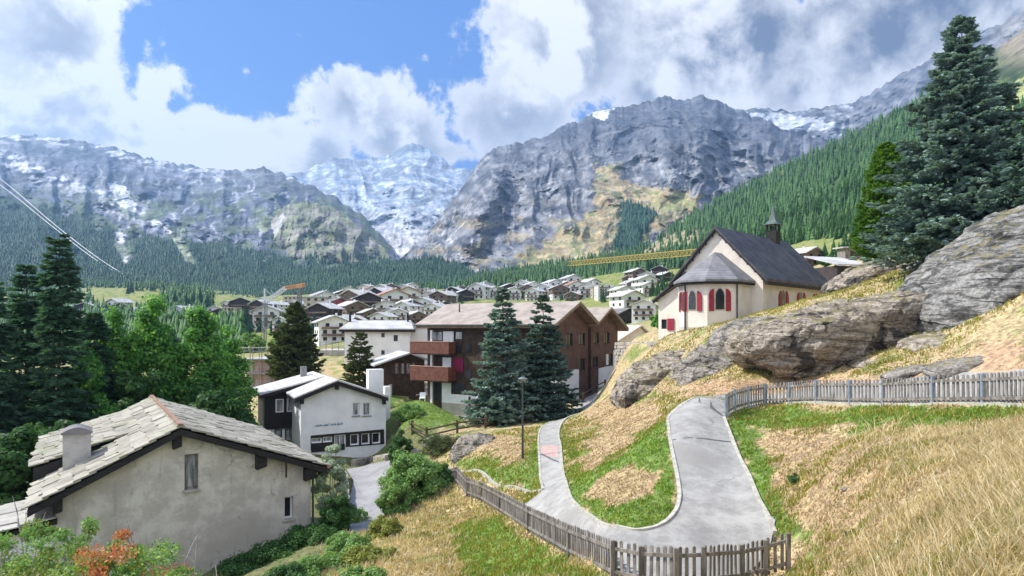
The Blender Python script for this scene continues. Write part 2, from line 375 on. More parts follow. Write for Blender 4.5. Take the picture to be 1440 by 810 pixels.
# ================================================================ the ground, from surveyed points (column, row, distance)
GP = [(1020,586,24.5),(1075,569,26.5),(1147,567,24),(1241,570,21.3),(1381,570,17.5),(1440,570,16),(1600,575,13),
 (1018,590,24.2),(1050,650,20.5),(1090,750,16),(1110,803,14.8),(1002,826,13.7),(899,824,14),(800,783,17.5),(743,749,21.5),(703,722,26),(677,705,30),(630,679,40),
 (860,748,16.5),(900,749,16.2),(955,700,17.8),(950,650,20),(940,590,24),(980,560,26.5),(930,742,16.4),(830,728,18.4),(800,697,22),(790,650,30),(790,620,37.5),(800,600,44),(830,575,56),
 (762,692,25),(775,655,30),(770,620,38),(790,590,50),(850,557,63),
 (860,600,34),(900,620,26),(880,680,20),(830,660,25),(850,562,48),(840,600,40),(900,570,38),(960,550,34),(1000,545,32),(868,562,46),
 (740,650,31),(700,660,32),(690,640,38),(650,640,42),(720,600,52),(640,610,52),(600,590,60),(590,562,66),(560,600,56),(540,640,54),(480,645,58),(430,645,56),
 (548,658,50),(556,652,51),(545,672,47),(530,682,46.5),(530,646,54),(545,642,54),(556,618,56),(520,652,54.5),(515,690,46.6),(515,725,40),(515,655,55),(470,690,46),
 (760,815,16.8),(700,800,20.2),(640,780,22.5),(600,720,31),(560,780,23),(520,810,20),(480,760,27),(500,735,34),(560,700,36),(440,742,30),(330,800,27),(200,850,26),(60,880,26),
 (1150,745,14),(1200,720,13),(1200,805,9.5),(1120,812,12.5),(1060,832,12),(1000,842,12),(900,850,12.4),(1300,650,11.5),(1300,770,8),(1200,650,15),(1100,650,19),(1440,650,9.5),(1440,800,5.8),
 (1080,545,30),(1060,532,31),(1200,522,27),(1300,508,24),(1420,485,21),(1600,460,18),
 (930,477,46),(960,480,49),(1000,472,40),(1080,447,38),(1160,417,40),(1230,396,41),(1280,378,41),(1340,352,41),(1440,303,38),(1600,240,36),
 (1100,470,60),(1050,475,58),(1000,478,57),(1200,372,80),(1150,390,95),(1260,360,60),(1350,320,70),(1200,352,110),(1300,300,100),(1440,270,80),
 (885,484,60),(900,482,56),(855,547,68),(868,537,74),(820,563,65),(764,572,63),(690,600,66),(610,585,72),(570,560,80),
 (870,533,80),(900,500,90),(940,470,90),(1000,430,120),(980,450,90),
 (250,690,50),(100,700,48),(0,720,45),(-150,760,40),(350,620,62),(370,560,90),(300,600,70),(400,545,90),(470,540,92),(540,530,88),
 (370,505,120),(430,490,150),(480,480,150),(560,475,150),(640,470,160),(200,520,120),(50,520,120),(-150,520,120),
 (300,460,330),(400,457,250),(500,442,350),(250,447,400),(150,425,600),(200,407,800),(60,430,600),(-150,430,600),
 (560,427,450),(640,409,600),(440,433,450),(640,440,300),(700,417,500),(760,412,520),(830,425,400),(870,450,200),(900,392,450),(930,378,500),(960,405,300),(880,425,280),
 (1000,385,350),(1100,350,260),(1200,337,200),(1300,325,170),(1440,290,140),(1600,260,130),
 (700,408,600),(800,396,550),(860,386,520),(620,405,800),(500,412,900),(350,412,900),(-150,395,900),(640,398,1100),(900,380,700),(0,405,900),(1200,300,400),(1600,200,400),
 (400,405,1300),(200,390,1300),(-200,380,1400),(640,392,1400),(900,370,1200),(1600,180,900)]
XP = [(-11.2,59,-11.3),(-10.5,57.3,-11.2),(0,0,-2.2),(0,3,-2.6),(3,3,-2.0),(-3,2,-3.0),(1,8,-4.6),(-2,9,-5.2),(3,8,-3.9),(4.5,5,-2.7),(8,5,-1.7),(8,12,-2.35),(10,17,-2.5),(-6,12,-6.3),(-10,14,-7.6),(-6,18,-7.6),(-16,16,-9.),(3.2,5,-2.6),(12,8,-1.2),(-8,5,-4.5),(-4,5,-4.3),(-6,8,-5.8),(-4,8,-5.6),(-2,4,-3.7),(-10,9,-6.8),(-1,6,-4.2),(-6,4,-4.6),(-30,25,-10.),(20,8,-.2),(40,25,2.)]
def _co(X, Y):
    Y = np.maximum(Y, 1.0); return np.stack([np.clip(X / Y, -2.4, 2.4) * 7.0, np.log(Y) * 4.5], -1)
_px = np.array([(p[0] - HX) / F * p[2] for p in GP] + [p[0] for p in XP]); _py = np.array([float(p[2]) for p in GP] + [max(p[1], 1.0) for p in XP])
_pz = np.array([(HY - p[1]) / F * p[2] for p in GP] + [p[2] for p in XP])
_pc = _co(_px, _py)
def _tps(r2): return .5 * r2 * np.log(r2 + 1e-12)
def _fit():
    n = len(_pc); d2 = ((_pc[:, None] - _pc[None]) ** 2).sum(-1); A = np.zeros((n + 3, n + 3)); A[:n, :n] = _tps(d2) + np.eye(n) * .004
    q = np.concatenate([np.ones((n, 1)), _pc], 1); A[:n, n:] = q; A[n:, :n] = q.T
    sc = 1.0 / (4 + _py * .04)
    return np.linalg.solve(A, np.concatenate([_pz, np.zeros(3)]))
_w = _fit()
def ground(X, Y):
    """smooth ground height"""
    X = np.asarray(X, float); Y = np.asarray(Y, float); sh = X.shape; c = _co(X.ravel(), Y.ravel()); out = np.empty(len(c))
    for i in range(0, len(c), 20000):
        q = c[i:i + 20000]; d2 = ((q[:, None, 0] - _pc[None, :, 0]) ** 2 + (q[:, None, 1] - _pc[None, :, 1]) ** 2)
        out[i:i + 20000] = _tps(d2) @ _w[:-3] + _w[-3] + q @ _w[-2:]
    return out.reshape(sh)
def cast(px, py, hint=None, near=4.0, far=1300., tol=.22):
    """where the line of sight through a photo point meets the ground: first, or nearest to a known distance"""
    u = (px - HX) / F; v = (HY - py) / F; ys = np.exp(np.linspace(math.log(near), math.log(far), 1500)); g = ground(u * ys, ys) - v * ys
    k = np.nonzero((g[1:] >= 0) & (g[:-1] < 0))[0]
    if hint:
        k = np.nonzero((g[1:] >= 0) != (g[:-1] >= 0))[0]
        c = [ys[i] + (ys[i + 1] - ys[i]) * (-g[i] / (g[i + 1] - g[i])) for i in k]
        c = [y for y in c if abs(math.log(y / hint)) < tol]
        Y = min(c, key=lambda y: abs(math.log(y / hint))) if c else hint
    elif g[0] >= 0: Y = near
    elif len(k): i = k[0]; t = -g[i] / (g[i + 1] - g[i]); Y = ys[i] + (ys[i + 1] - ys[i]) * t
    else: Y = ys[np.argmin(np.abs(g))]
    return (u * Y, Y, float(ground(np.array([u * Y]), np.array([Y]))[0]))
def at(px, Y):
    X = (px - HX) / F * Y; return (X, Y, float(ground(np.array([X]), np.array([Y]))[0]))
def gz(X, Y): return float(ground(np.array([float(X)]), np.array([float(Y)]))[0])
def crom(P, n):
    """resample a polyline smoothly to n points"""
    P = np.array(P, float); L = np.concatenate([[0], np.cumsum(np.linalg.norm(np.diff(P[:, :2], axis=0), axis=1))]); t = np.linspace(0, L[-1], n); k = P.shape[1]
    E = np.vstack([2 * P[0] - P[1], P, 2 * P[-1] - P[-2]]); out = []
    for x in t:
        i = min(max(np.searchsorted(L, x, 'right') - 1, 0), len(P) - 2); s = (x - L[i]) / (L[i + 1] - L[i] + 1e-9)
        a, b, c, d = E[i], E[i + 1], E[i + 2], E[i + 3]
        out.append(.5 * ((2 * b) + (-a + c) * s + (2 * a - 5 * b + 4 * c - d) * s * s + (-a + 3 * b - 3 * c + d) * s ** 3))
    return np.array(out)
# path edges in the photo, from the upper gate round the hairpin to the brown building
inner = [(1018,560,26),(975,561,26.5),(952,567,26),(940,585,24.5),(941,610,22.5),(947,645,20.2),(953,675,18.7),(955,705,17.6),(945,728,16.8),(925,742,16.4),(900,748,16.3),(865,743,16.8),(835,731,18.1),(812,713,20.2),(799,692,22.4),(791,660,28),(787,625,36),(786,606,42),(793,592,46),(808,579,51),(830,568,56),(858,556,64),(866,550,67)]
outer = [(1018,588,24.3),(1030,620,22),(1045,655,20),(1063,695,18.2),(1080,728,16.8),(1090,752,15.9)]
outer2 = [(764,690,25),(759,660,29.5),(757,630,36),(759,606,42),(768,590,48),(784,577,53),(806,566,60),(832,554,69),(848,545,75)]
IN = np.array([cast(*p, tol=.035) for p in inner]); OU = np.array([cast(*p, tol=.035) for p in outer]); O2 = np.array([cast(*p, tol=.05) for p in outer2])
fence_low_px = [(627,676,41),(650,690,35),(677,705,30),(703,722,26),(743,749,21.5),(800,783,17.5),(850,808,15.2),(899,824,14),(950,829,13.7),(1002,826,13.7),(1060,815,14.2),(1107,803,14.8)]
FL = np.array([cast(*p) for p in fence_low_px]); FLs = crom(FL, 120)
fence_up_px = [(1020,586,24.5),(1040,576,25.6),(1075,569,26.5),(1110,568,25.5),(1147,567,24),(1194,569,22.7),(1241,570,21.3),(1310,570,19.5),(1381,570,17.5),(1450,571,15.8),(1530,573,14.3)]
FU = np.array([cast(*p, tol=.05) for p in fence_up_px])
# outer edge of the hairpin runs just inside the lower fence
hp = []
for p in FLs[::-1]:
    if p[1] < 24.5: hp.append(p)
hp = np.array(hp); nrm = np.gradient(hp[:, :2], axis=0); nrm /= np.linalg.norm(nrm, axis=1)[:, None]; side = np.stack([nrm[:, 1], -nrm[:, 0]], 1)
if (side[len(side) // 2][1] < 0): side = -side
hp[:, :2] += side * .22; hp[:, 2] = ground(hp[:, 0], hp[:, 1])
hp = hp[::8]
OUT = np.vstack([OU, hp[1:], O2[0:]])
def kerbless(P): return np.column_stack([P[:, 0], P[:, 1], ground(P[:, 0], P[:, 1])])
ni = 260; A_ = crom(IN, ni); B_ = crom(OUT, ni)
# pair the two edges by nearest correspondence (monotone)
def pair(A, B):
    j = 0; idx = []
    for i in range(len(A)):
        seg = B[j:min(j + 14, len(B))]; 
        tgt = i / (len(A) - 1) * (len(B) - 1)
        d = np.linalg.norm(seg[:, :2] - A[i, :2], axis=1) + .02 * np.abs(np.arange(j, j + len(seg)) - tgt)
        j = j + int(np.argmin(d)); idx.append(j)
    idx[0] = 0; idx[-1] = len(B) - 1; k = np.array(idx, float); k = np.convolve(np.pad(k, 6, 'edge'), np.ones(13) / 13, 'valid'); return k
kk = pair(A_, B_); Bp = np.stack([np.interp(kk, np.arange(len(B_)), B_[:, c]) for c in range(3)], 1)
path_poly = np.vstack([A_[:, :2], Bp[::-1, :2]]).tolist()
cols_ = 9; pv = []
for i in range(ni):
    for k in range(cols_):
        t = k / (cols_ - 1); pv.append(A_[i] * (1 - t) + Bp[i] * t)
pv = np.array(pv); pv[:, 2] = ground(pv[:, 0], pv[:, 1]) + .045
pf = np.array([(i * cols_ + k, (i + 1) * cols_ + k, (i + 1) * cols_ + k + 1, i * cols_ + k + 1) for i in range(ni - 1) for k in range(cols_ - 1)])
struct('path', pv, pf, M['asphalt'], True)
# level spur behind the upper fence
sp_in = np.array([cast(1018, 560, 26)])
FUs = crom(FU, 90)
nrm = np.gradient(FUs[:, :2], axis=0); nrm /= np.linalg.norm(nrm, axis=1)[:, None]; sideU = np.stack([-nrm[:, 1], nrm[:, 0]], 1)
if sideU[45][1] < 0: sideU = -sideU
sv = []
for i in range(90):
    for k in range(5):
        q = FUs[i, :2] + sideU[i] * (.16 + k * .5); sv.append((q[0], q[1], 0))
sv = np.array(sv); sv[:, 2] = ground(sv[:, 0], sv[:, 1]) + .047
sf = np.array([(i * 5 + k, (i + 1) * 5 + k, (i + 1) * 5 + k + 1, i * 5 + k + 1) for i in range(89) for k in range(4)])
struct('upper_path', sv, sf, M['asphalt'], True)
yard_px = [(488,727),(492,700),(497,675),(490,660),(553,648),(556,662),(549,690),(541,722),(530,745),(490,745)]
YD = np.array([cast(*p) for p in yard_px]); YD[:, 2] += .06
yc = YD.mean(0); yc[2] = gz(yc[0], yc[1]) + .05
yr = crom(np.vstack([YD, YD[:1]]), 60)[:-1]; yv = [yc]; yfa = []
for ring in range(1, 9):
    for q in yr: p = yc + (q - yc) * ring / 8; yv.append((p[0], p[1], gz(p[0], p[1]) + .05))
n_ = len(yr)
for k in range(n_): yfa.append((0, 1 + k, 1 + (k + 1) % n_))
for ring in range(7):
    for k in range(n_): a = 1 + ring * n_; yfa.append((a + k, a + n_ + k, a + n_ + (k + 1) % n_, a + (k + 1) % n_))
struct('yard', yv, yfa, M['asphaltd'], True)
yard_poly = yr[:, :2].tolist()
# ---- the sheet of ground: polar grid round the viewpoint, out past the valley
NU, NY = 760, 560
us = np.linspace(-1.75, 1.75, NU); ly = np.linspace(math.log(1.2), math.log(1500), NY)
U, LY = np.meshgrid(us, ly); YY = np.exp(LY); XX = U * YY; ZZ = ground(XX, YY)
PX = HX + F * U; PY = HY - F * ZZ / YY
cl = np.vstack([A_[::4, :2], Bp[::4, :2], (A_[::4, :2] + Bp[::4, :2]) / 2, FUs[::3, :2] + sideU[::3] * 1.0])
near = YY < 90; dist = np.full(YY.shape, 9.); q = np.stack([XX[near], YY[near]], -1); dd = np.full(len(q), 9.)
for c in cl: dd = np.minimum(dd, np.hypot(q[:, 0] - c[0], q[:, 1] - c[1]))
dist[near] = dd
calm = sstep(dist, .7, 2.2) * (1 - inpoly(XX, YY, [tuple(p) for p in (YD.mean(0)[:2] + (np.array(yard_poly) - YD.mean(0)[:2]) * 1.15)]))
P3 = np.stack([XX, YY, XX * 0], -1)
bump = (fbm(P3 * .35, 4) * .16 + fbm(P3 * 1.7, 3) * .05) * calm * np.clip(YY / 12, .4, 1) + fbm(P3 / 60, 4) * 3.5 * sstep(YY, 180, 700)
ZG = ZZ + bump
inside = inpoly(XX, YY, path_poly) | inpoly(XX, YY, yard_poly)
ZG = np.where(inside, ZZ - .09, ZG)
def ground_rough(X, Y):
    z = ground(X, Y); P = np.stack([X, Y, X * 0], -1); return z + fbm(P * .35, 4) * .16 * np.clip(Y / 12, .4, 1) + fbm(P * 1.7, 3) * .05 * np.clip(Y / 12, .4, 1)
def zsurf(X, Y):
    """height of the finished ground sheet"""
    X = np.asarray(X, float); Y = np.asarray(Y, float); a = (X / Y - us[0]) / (us[1] - us[0]); b = (np.log(Y) - ly[0]) / (ly[1] - ly[0]); i = np.clip(a.astype(int), 0, NU - 2); j = np.clip(b.astype(int), 0, NY - 2); p = a - i; q = b - j
    return (ZG[j, i] * (1 - p) + ZG[j, i + 1] * p) * (1 - q) + (ZG[j + 1, i] * (1 - p) + ZG[j + 1, i + 1] * p) * q
# what grows where
GREEN = np.array((.115, .185, .028)); LUSH = np.array((.075, .165, .022)); DRY = np.array((.37, .285, .15)); STRAW = np.array((.45, .355, .20)); SOIL = np.array((.36, .24, .145)); SAND = np.array((.46, .315, .19)); MEAD = np.array((.25, .25, .085)); DARK = np.array((.07, .10, .03))
green_polys = [[(785,600),(800,690),(830,728),(900,748),(950,735),(955,690),(941,600),(935,590),(900,610),(860,640),(815,640),(800,610)],
 [(640,650),(690,640),(730,655),(765,600),(785,575),(765,690),(700,676)],[(545,560),(640,560),(650,600),(600,600),(550,600)],
 [(1018,588),(1060,600),(1080,640),(1100,700),(1130,760),(1090,752)],[(1025,575),(1440,570),(1440,590),(1240,600),(1100,600),(1040,600)],
 [(640,730),(700,730),(860,820),(640,820)],[(860,555),(960,545),(960,552),(870,570)]]
brown_polys = [[(805,655),(850,600),(880,565),(930,560),(925,590),(880,630),(830,665)],[(828,696),(845,665),(895,652),(922,668),(915,700),(880,715),(845,710)],
 [(1060,620),(1150,600),(1250,640),(1260,760),(1180,800),(1130,740)],[(640,615),(720,610),(750,640),(700,655),(690,640)],[(880,545),(1050,530),(1060,550),(960,560)],[(820,580),(870,555),(900,580),(860,620)]]
sand_polys = [[(960,548),(1060,535),(1110,535),(1300,520),(1440,470),(1440,560),(1010,562)]]
def zones(PX, PY, X, Y):
    P = np.stack([X, Y, X * 0], -1); n = fbm(P * .55, 4) * .5 + .5; n2 = fbm(P * 2.3 + 5, 3) * .5 + .5
    g = np.zeros(PX.shape); b = np.zeros(PX.shape); s = np.zeros(PX.shape)
    wx = PX + fbm(P * .7 + 3, 3) * 22; wy = PY + fbm(P * .7 + 9, 3) * 12
    for p in green_polys: g = np.maximum(g, inpoly(wx, wy, p))
    for p in brown_polys: b = np.maximum(b, inpoly(wx, wy, p))
    for p in sand_polys: s = np.maximum(s, inpoly(wx, wy, p))
    return g, b, s, n, n2
g_, b_, s_, n_1, n_2 = zones(PX, PY, XX, YY)
def mixc(a, b, t): return a * (1 - t[..., None]) + b * t[..., None]
col = mixc(np.broadcast_to(DRY, XX.shape + (3,)), STRAW, n_2)
col = mixc(col, GREEN, sstep(n_1, .52, .72) * .8)
col = mixc(col, mixc(np.broadcast_to(LUSH, XX.shape + (3,)), GREEN, n_2), g_ * .9)
col = mixc(col, mixc(np.broadcast_to(SOIL, XX.shape + (3,)), DRY, n_2), b_ * .92)
col = mixc(col, mixc(np.broadcast_to(SAND, XX.shape + (3,)), SOIL, n_2), s_ * .95)
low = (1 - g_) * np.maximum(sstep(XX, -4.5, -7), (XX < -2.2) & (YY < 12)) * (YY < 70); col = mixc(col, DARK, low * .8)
valley = sstep(YY, 90, 170); col = mixc(col, mixc(np.broadcast_to(MEAD, XX.shape + (3,)), GREEN, sstep(n_1, .4, .7)), valley * .95)
stubble = inpoly(PX, PY, [(150,408),(215,412),(215,440),(160,436)]) & (YY > 300)
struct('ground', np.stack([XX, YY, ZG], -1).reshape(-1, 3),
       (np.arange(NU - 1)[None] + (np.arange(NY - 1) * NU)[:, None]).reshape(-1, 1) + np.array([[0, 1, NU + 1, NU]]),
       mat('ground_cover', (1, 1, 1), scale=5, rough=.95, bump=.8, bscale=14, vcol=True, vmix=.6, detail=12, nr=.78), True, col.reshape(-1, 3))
# kerbs
def kerb(P, side=1, w=.10, h=.08, n=None, flip=False):
    P = crom(P, n or max(20, int(len(P) * 14))); P[:, 2] = ground(P[:, 0], P[:, 1]); t = np.gradient(P[:, :2], axis=0); t /= np.linalg.norm(t, axis=1)[:, None] + 1e-9
    nn = np.stack([-t[:, 1], t[:, 0]], 1) * w / 2; v = []; f = []
    jit = fbm(np.stack([P[:, 0] * 2, P[:, 1] * 2, P[:, 0] * 0], -1), 2) * .018
    for i in range(len(P)):
        for sx, dz in ((-1, -.3), (-1, h), (1, h), (1, -.3)): v.append((P[i, 0] + nn[i, 0] * sx, P[i, 1] + nn[i, 1] * sx, P[i, 2] + dz + (jit[i] if dz > 0 else 0)))
    for i in range(len(P) - 1):
        for k in range(3): a = i * 4 + k; f.append((a, a + 4, a + 5, a + 1))
    f += [(0, 1, 2, 3), tuple(len(v) - 4 + k for k in (3, 2, 1, 0))]
    o = mk('kerb', v, f, M['concrete']); o['kind'] = 'structure'; return o
kerb(A_[::3]); kerb(OU); kerb(O2)
cr = [cast(628, 658), cast(650, 664), cast(690, 676), cast(725, 686), cast(748, 692), cast(764, 690)]
kerb(np.array(cr))
kerb(FUs[::4] + np.column_stack([sideU[::4] * .02, np.zeros(len(FUs[::4]))]), h=.07, w=.16)
# pink paving and a drain joint across the lower path, joints in the upper one
def strip(name, px4, m, dz=.0515):
    q = [np.array(cast(*p)) for p in px4]; v = []; n = 7; nc = 5
    for i in range(n):
        for k in range(nc):
            s = i / (n - 1); t = k / (nc - 1); p = (q[0] * (1 - t) + q[1] * t) * (1 - s) + (q[3] * (1 - t) + q[2] * t) * s; v.append((p[0], p[1], gz(p[0], p[1]) + dz))
    f = [(i * nc + k, (i + 1) * nc + k, (i + 1) * nc + k + 1, i * nc + k + 1) for i in range(n - 1) for k in range(nc - 1)]
    struct(name, v, f, m)
strip('paving_strip', [(761, 641), (785, 645), (785, 628), (761, 628)], M['brickpave'])
strip('drain_joint', [(761, 641), (786, 652), (786, 650.2), (761, 639)], M['crack'], .056)
strip('path_joint', [(946, 621.2), (1028, 624.2), (1028, 622.6), (946, 619.8)], M['crack'])
strip('path_crack', [(953, 573.6), (1018, 589.2), (1018, 588.2), (953, 572.9)], M['crack'])

# ================================================================ mountains
def sheet(name, pts, nx, ny, zone, noise=1.0, power=1.0, seed=0, m=None, back=True, px0=None, px1=None, spurs=None, gull=1.0, curve=None):
    """pts: [(px, foot_row, foot_dist, ridge_row, ridge_dist)]; a mountainside with ridges and gullies, and a back slope"""
    A = np.array(pts, float); xs = np.linspace(A[0, 0], A[-1, 0], nx)
    fr_, fd, rr, rd = [np.interp(xs, A[:, 0], A[:, k]) for k in (1, 2, 3, 4)]
    jit = fbm(np.stack([xs / 14, xs * 0 + seed, xs * 0], -1), 5, .6) * 4.5 * noise
    t = np.linspace(0, 1, ny)[:, None]; X = xs[None] + t * 0
    py = fr_[None] * (1 - t) + rr[None] * t + jit[None] * np.exp(-(1 - t) * (fr_ - rr)[None] / 9.); tt = t ** power; D = fd[None] * (rd / fd)[None] ** tt
    u = (X - HX) / F; WX = u * D; WZ = (HY - py) / F * D
    hpx = (fr_ - rr)[None] * t                                  # rows above the foot
    wv = fbm(np.stack([X / 90, hpx / 90, X * 0 + seed], -1), 3) * .55
    q = np.stack([X / 62 + seed * 3.3 + hpx / 150 + wv, hpx / 105 + wv, X * 0 + seed], -1)
    env = np.sin(np.pi * np.clip(t, 0, 1)) ** .6 * (1 - .2 * t)
    if curve: cm = np.exp(-np.minimum.reduce([((X - a) / w) ** 2 + ((py - b) / h) ** 2 for a, b, w, h in curve])); env = env * (1 - .72 * cm)
    g1 = ridged(q, 6, .52); q2 = np.stack([X / 34, hpx / 26, X * 0 + seed + 5], -1)
    g2 = fbm(q2, 7, .62)
    dr = -(g1 * .065 * gull + g2 * .03) * env * noise
    if spurs:
        for (ax, at_, bx, bt, wd, am) in spurs:     # a spur: line in (column, height) space pushed forward
            for s in np.linspace(0, 1, 9): dr = dr - am / 5 * np.exp(-(((X - (ax + (bx - ax) * s)) / wd) ** 2 + ((t - (at_ + (bt - at_) * s)) / .16) ** 2)) * env
    D2 = D * np.exp(dr); WX = u * D2; WZ = (HY - py) / F * D2
    V = np.stack([WX, D2, WZ], -1); PXs, PYs = X, py
    c = zone(X, py, V, t + X * 0)
    if back:
        bv = []; 
        for k, (dd, dz) in enumerate(((.02, .004), (.06, .05), (.12, .2))): bv.append(np.stack([WX[-1] * (1 + dd), D2[-1] * (1 + dd), WZ[-1] - dz * D2[-1] * .5], -1))
        V = np.concatenate([V, np.array(bv)], 0); c = np.concatenate([c, np.repeat(c[-1:], 3, 0)], 0); nyy = ny + 3
    else: nyy = ny
    f = (np.arange(nx - 1)[None] + (np.arange(nyy - 1) * nx)[:, None]).reshape(-1, 1) + np.array([[0, 1, nx + 1, nx]])
    mm = mat(name + '_surface', (1, 1, 1), scale=m or .02, rough=.95, bump=1.0, bscale=(m or .02) * 2.5, vcol=True, vmix=.5, detail=11, nr=.74, lo=.3, hi=.7)
    for nd in mm.node_tree.nodes:
        if nd.type == 'BUMP': nd.inputs['Distance'].default_value = .35 / (m or .02) * .5
    struct(name, V.reshape(-1, 3), f, mm, True, c.reshape(-1, 3))
    return V[:ny], X, py
def pal(n, *cs):
    n = np.clip(n, 0, 1) * (len(cs) - 1); i = np.clip(n.astype(int), 0, len(cs) - 2); f = (n - i)[..., None]; cs = np.array(cs); return cs[i] * (1 - f) + cs[i + 1] * f
ROCK = ((.075, .085, .11), (.14, .15, .175), (.24, .245, .265)); ROCKD = ((.10, .105, .115), (.18, .18, .19), (.28, .275, .27))
SNOW = (.80, .84, .90); TAN = ((.30, .24, .13), (.46, .37, .22)); FOR = (.030, .065, .035)
def nz(X, Y, sx, sy, s=0, o=5): return fbm(np.stack([X / sx, Y / sy, X * 0 + s], -1), o, .58) * .5 + .5
def zA(X, Y, V, t):
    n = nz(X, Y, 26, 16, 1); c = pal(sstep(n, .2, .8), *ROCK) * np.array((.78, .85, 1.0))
    wp = X + (nz(X, Y, 40, 30, 5) - .5) * 60
    streak = ridged(np.stack([(X + Y * .55) / 26, (Y - X * .25) / 34, X * 0 + 3], -1), 6, .6)   # torrents and polished slabs
    band = sstep(Y, 218, 250) * (1 - sstep(Y, 335, 362)) * sstep(X, 60, 130) * (1 - sstep(X, 520, 560))
    c = mixc(c, np.array((.42, .44, .49)), sstep(streak, .35, .85) * band * .85)
    b2 = np.exp(-((Y - (228 + (X - 20) * .42)) / 13) ** 2) * (X < 260); c = mixc(c, np.array((.70, .72, .76)), sstep(nz(X, Y, 14, 10, 9), .38, .62) * b2 * .85)
    sn = (1 - sstep(Y - np.interp(X, [0, 60, 200, 330, 450], [196, 196, 226, 246, 262]), -2, 14)) * sstep(nz(X, Y, 30, 9, 4), .50, .62); c = mixc(c, np.array(SNOW), sn * .55)
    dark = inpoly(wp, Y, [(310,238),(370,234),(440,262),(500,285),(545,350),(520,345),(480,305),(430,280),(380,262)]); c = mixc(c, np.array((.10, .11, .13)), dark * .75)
    for (pl, w) in (([(165,318), (176, 330), (174, 345), (182, 360), (176, 372), (168, 350)], 0), ([(238, 330), (250, 326), (262, 348), (276, 372), (262, 368), (246, 350)], 1), ([(358,318),(392,290),(400,296),(372,330)], 1), ([(150,256),(178,262),(192,290),(188,312),(168,290)],0), ([(372,366),(392,374),(404,380),(396,384),(372,374)],1)):
        c = mixc(c, np.array((.72, .74, .76) if not w else (.36, .40, .26)), inpoly(X + (nz(X, Y, 6, 6, 2) - .5) * 8, Y, pl) * .9)
    gr = sstep(nz(X, Y, 34, 20, 7), .44, .6) * sstep(Y, 240, 300) * .8; c = mixc(c, np.array((.10, .14, .07)), gr)
    fl = np.interp(X, [-400, 0, 60, 150, 200, 260, 330, 400, 460, 560], [262, 265, 285, 318, 330, 335, 345, 362, 378, 380]); fz = sstep(Y + (nz(X, Y, 18, 10, 8) - .5) * 34, fl, fl + 9)
    keep = inpoly(X, Y, [(165,318),(180,322),(186,362),(174,374),(160,345)]) | inpoly(X, Y, [(236,328),(252,326),(278,374),(260,370)])
    c = mixc(c, np.array(FOR), fz * (1 - keep) * .95); return c
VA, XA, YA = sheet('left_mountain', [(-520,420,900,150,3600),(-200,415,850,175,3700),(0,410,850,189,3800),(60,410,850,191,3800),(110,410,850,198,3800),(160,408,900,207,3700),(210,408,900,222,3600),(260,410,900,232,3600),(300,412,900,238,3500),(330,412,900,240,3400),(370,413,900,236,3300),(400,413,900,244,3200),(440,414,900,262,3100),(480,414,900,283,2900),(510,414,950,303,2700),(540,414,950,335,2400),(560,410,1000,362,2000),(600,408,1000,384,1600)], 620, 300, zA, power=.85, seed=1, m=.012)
def zB(X, Y, V, t):
    n = nz(X, Y, 18, 9, 2); c = pal(sstep(n, .2, .75), (.20, .26, .36), (.33, .39, .50), (.48, .54, .64))
    rk = sstep(nz(X, Y, 22, 12, 6) , .56, .64) * sstep(Y, 205, 225); c = mixc(c, np.array((.20, .225, .27)), rk * .8)
    pk = inpoly(X + (nz(X, Y, 8, 8, 3) - .5) * 14, Y, [(545,222),(575,190),(600,198),(600,210),(575,212),(552,225)]) | inpoly(X, Y + (nz(X, Y, 9, 6, 3) - .5) * 12, [(462,222),(512,216),(520,234),(476,240)]) | inpoly(X + (nz(X, Y, 8, 8, 3) - .5) * 14, Y, [(528,240),(565,232),(572,248),(540,252)])
    c = mixc(c, np.array((.17, .20, .25)), pk * .85)
    lo = sstep(Y, 280, 350); c = mixc(c, pal(sstep(nz(X, Y, 9, 9, 12), .3, .7), (.30, .30, .31), (.52, .50, .50), (.66, .66, .68)), lo * .85); return c
sheet('central_glacier', [(330,395,1900,262,5200),(370,395,1900,250,5200),(430,395,1900,240,5400),(470,395,1900,222,5600),(500,395,1900,224,5600),(545,395,1800,218,5600),(578,395,1800,200,5700),(600,395,1800,208,5600),(640,395,1800,236,5200),(680,395,1800,240,5000),(760,395,1800,240,5000)], 300, 200, zB, power=1.1, seed=4, m=.01, noise=.8)
def zK(X, Y, V, t):
    n = nz(X, Y, 22, 16, 21); c = pal(sstep(n, .25, .75), (.13, .14, .11), (.21, .21, .17), (.30, .29, .24)); c = mixc(c, np.array((.16, .19, .09)), sstep(nz(X, Y, 20, 14, 3), .45, .6) * .7)
    c = mixc(c, np.array((.46, .46, .45)), inpoly(X, Y, [(355,372),(366,330),(398,300),(402,308),(380,345),(372,375)]) * .8)
    c = mixc(c, np.array((.12, .125, .13)), sstep(X, 480, 505) * sstep(nz(X, Y, 12, 14, 8), .4, .6) * .6)
    c = mixc(c, np.array(FOR), sstep(Y + (nz(X, Y, 14, 8, 8) - .5) * 26, 362, 372) * .95); return c
VK, XK, YK = sheet('rocky_knoll', [(325,398,1300,384,1500),(345,398,1300,350,1700),(362,398,1300,328,1850),(385,398,1300,305,2000),(405,398,1300,288,2100),(432,398,1300,282,2100),(462,398,1300,288,2100),(490,398,1300,305,2000),(512,398,1300,325,1900),(535,398,1300,345,1800),(552,398,1300,366,1600),(570,400,1300,384,1450)], 240, 120, zK, seed=9, m=.02)
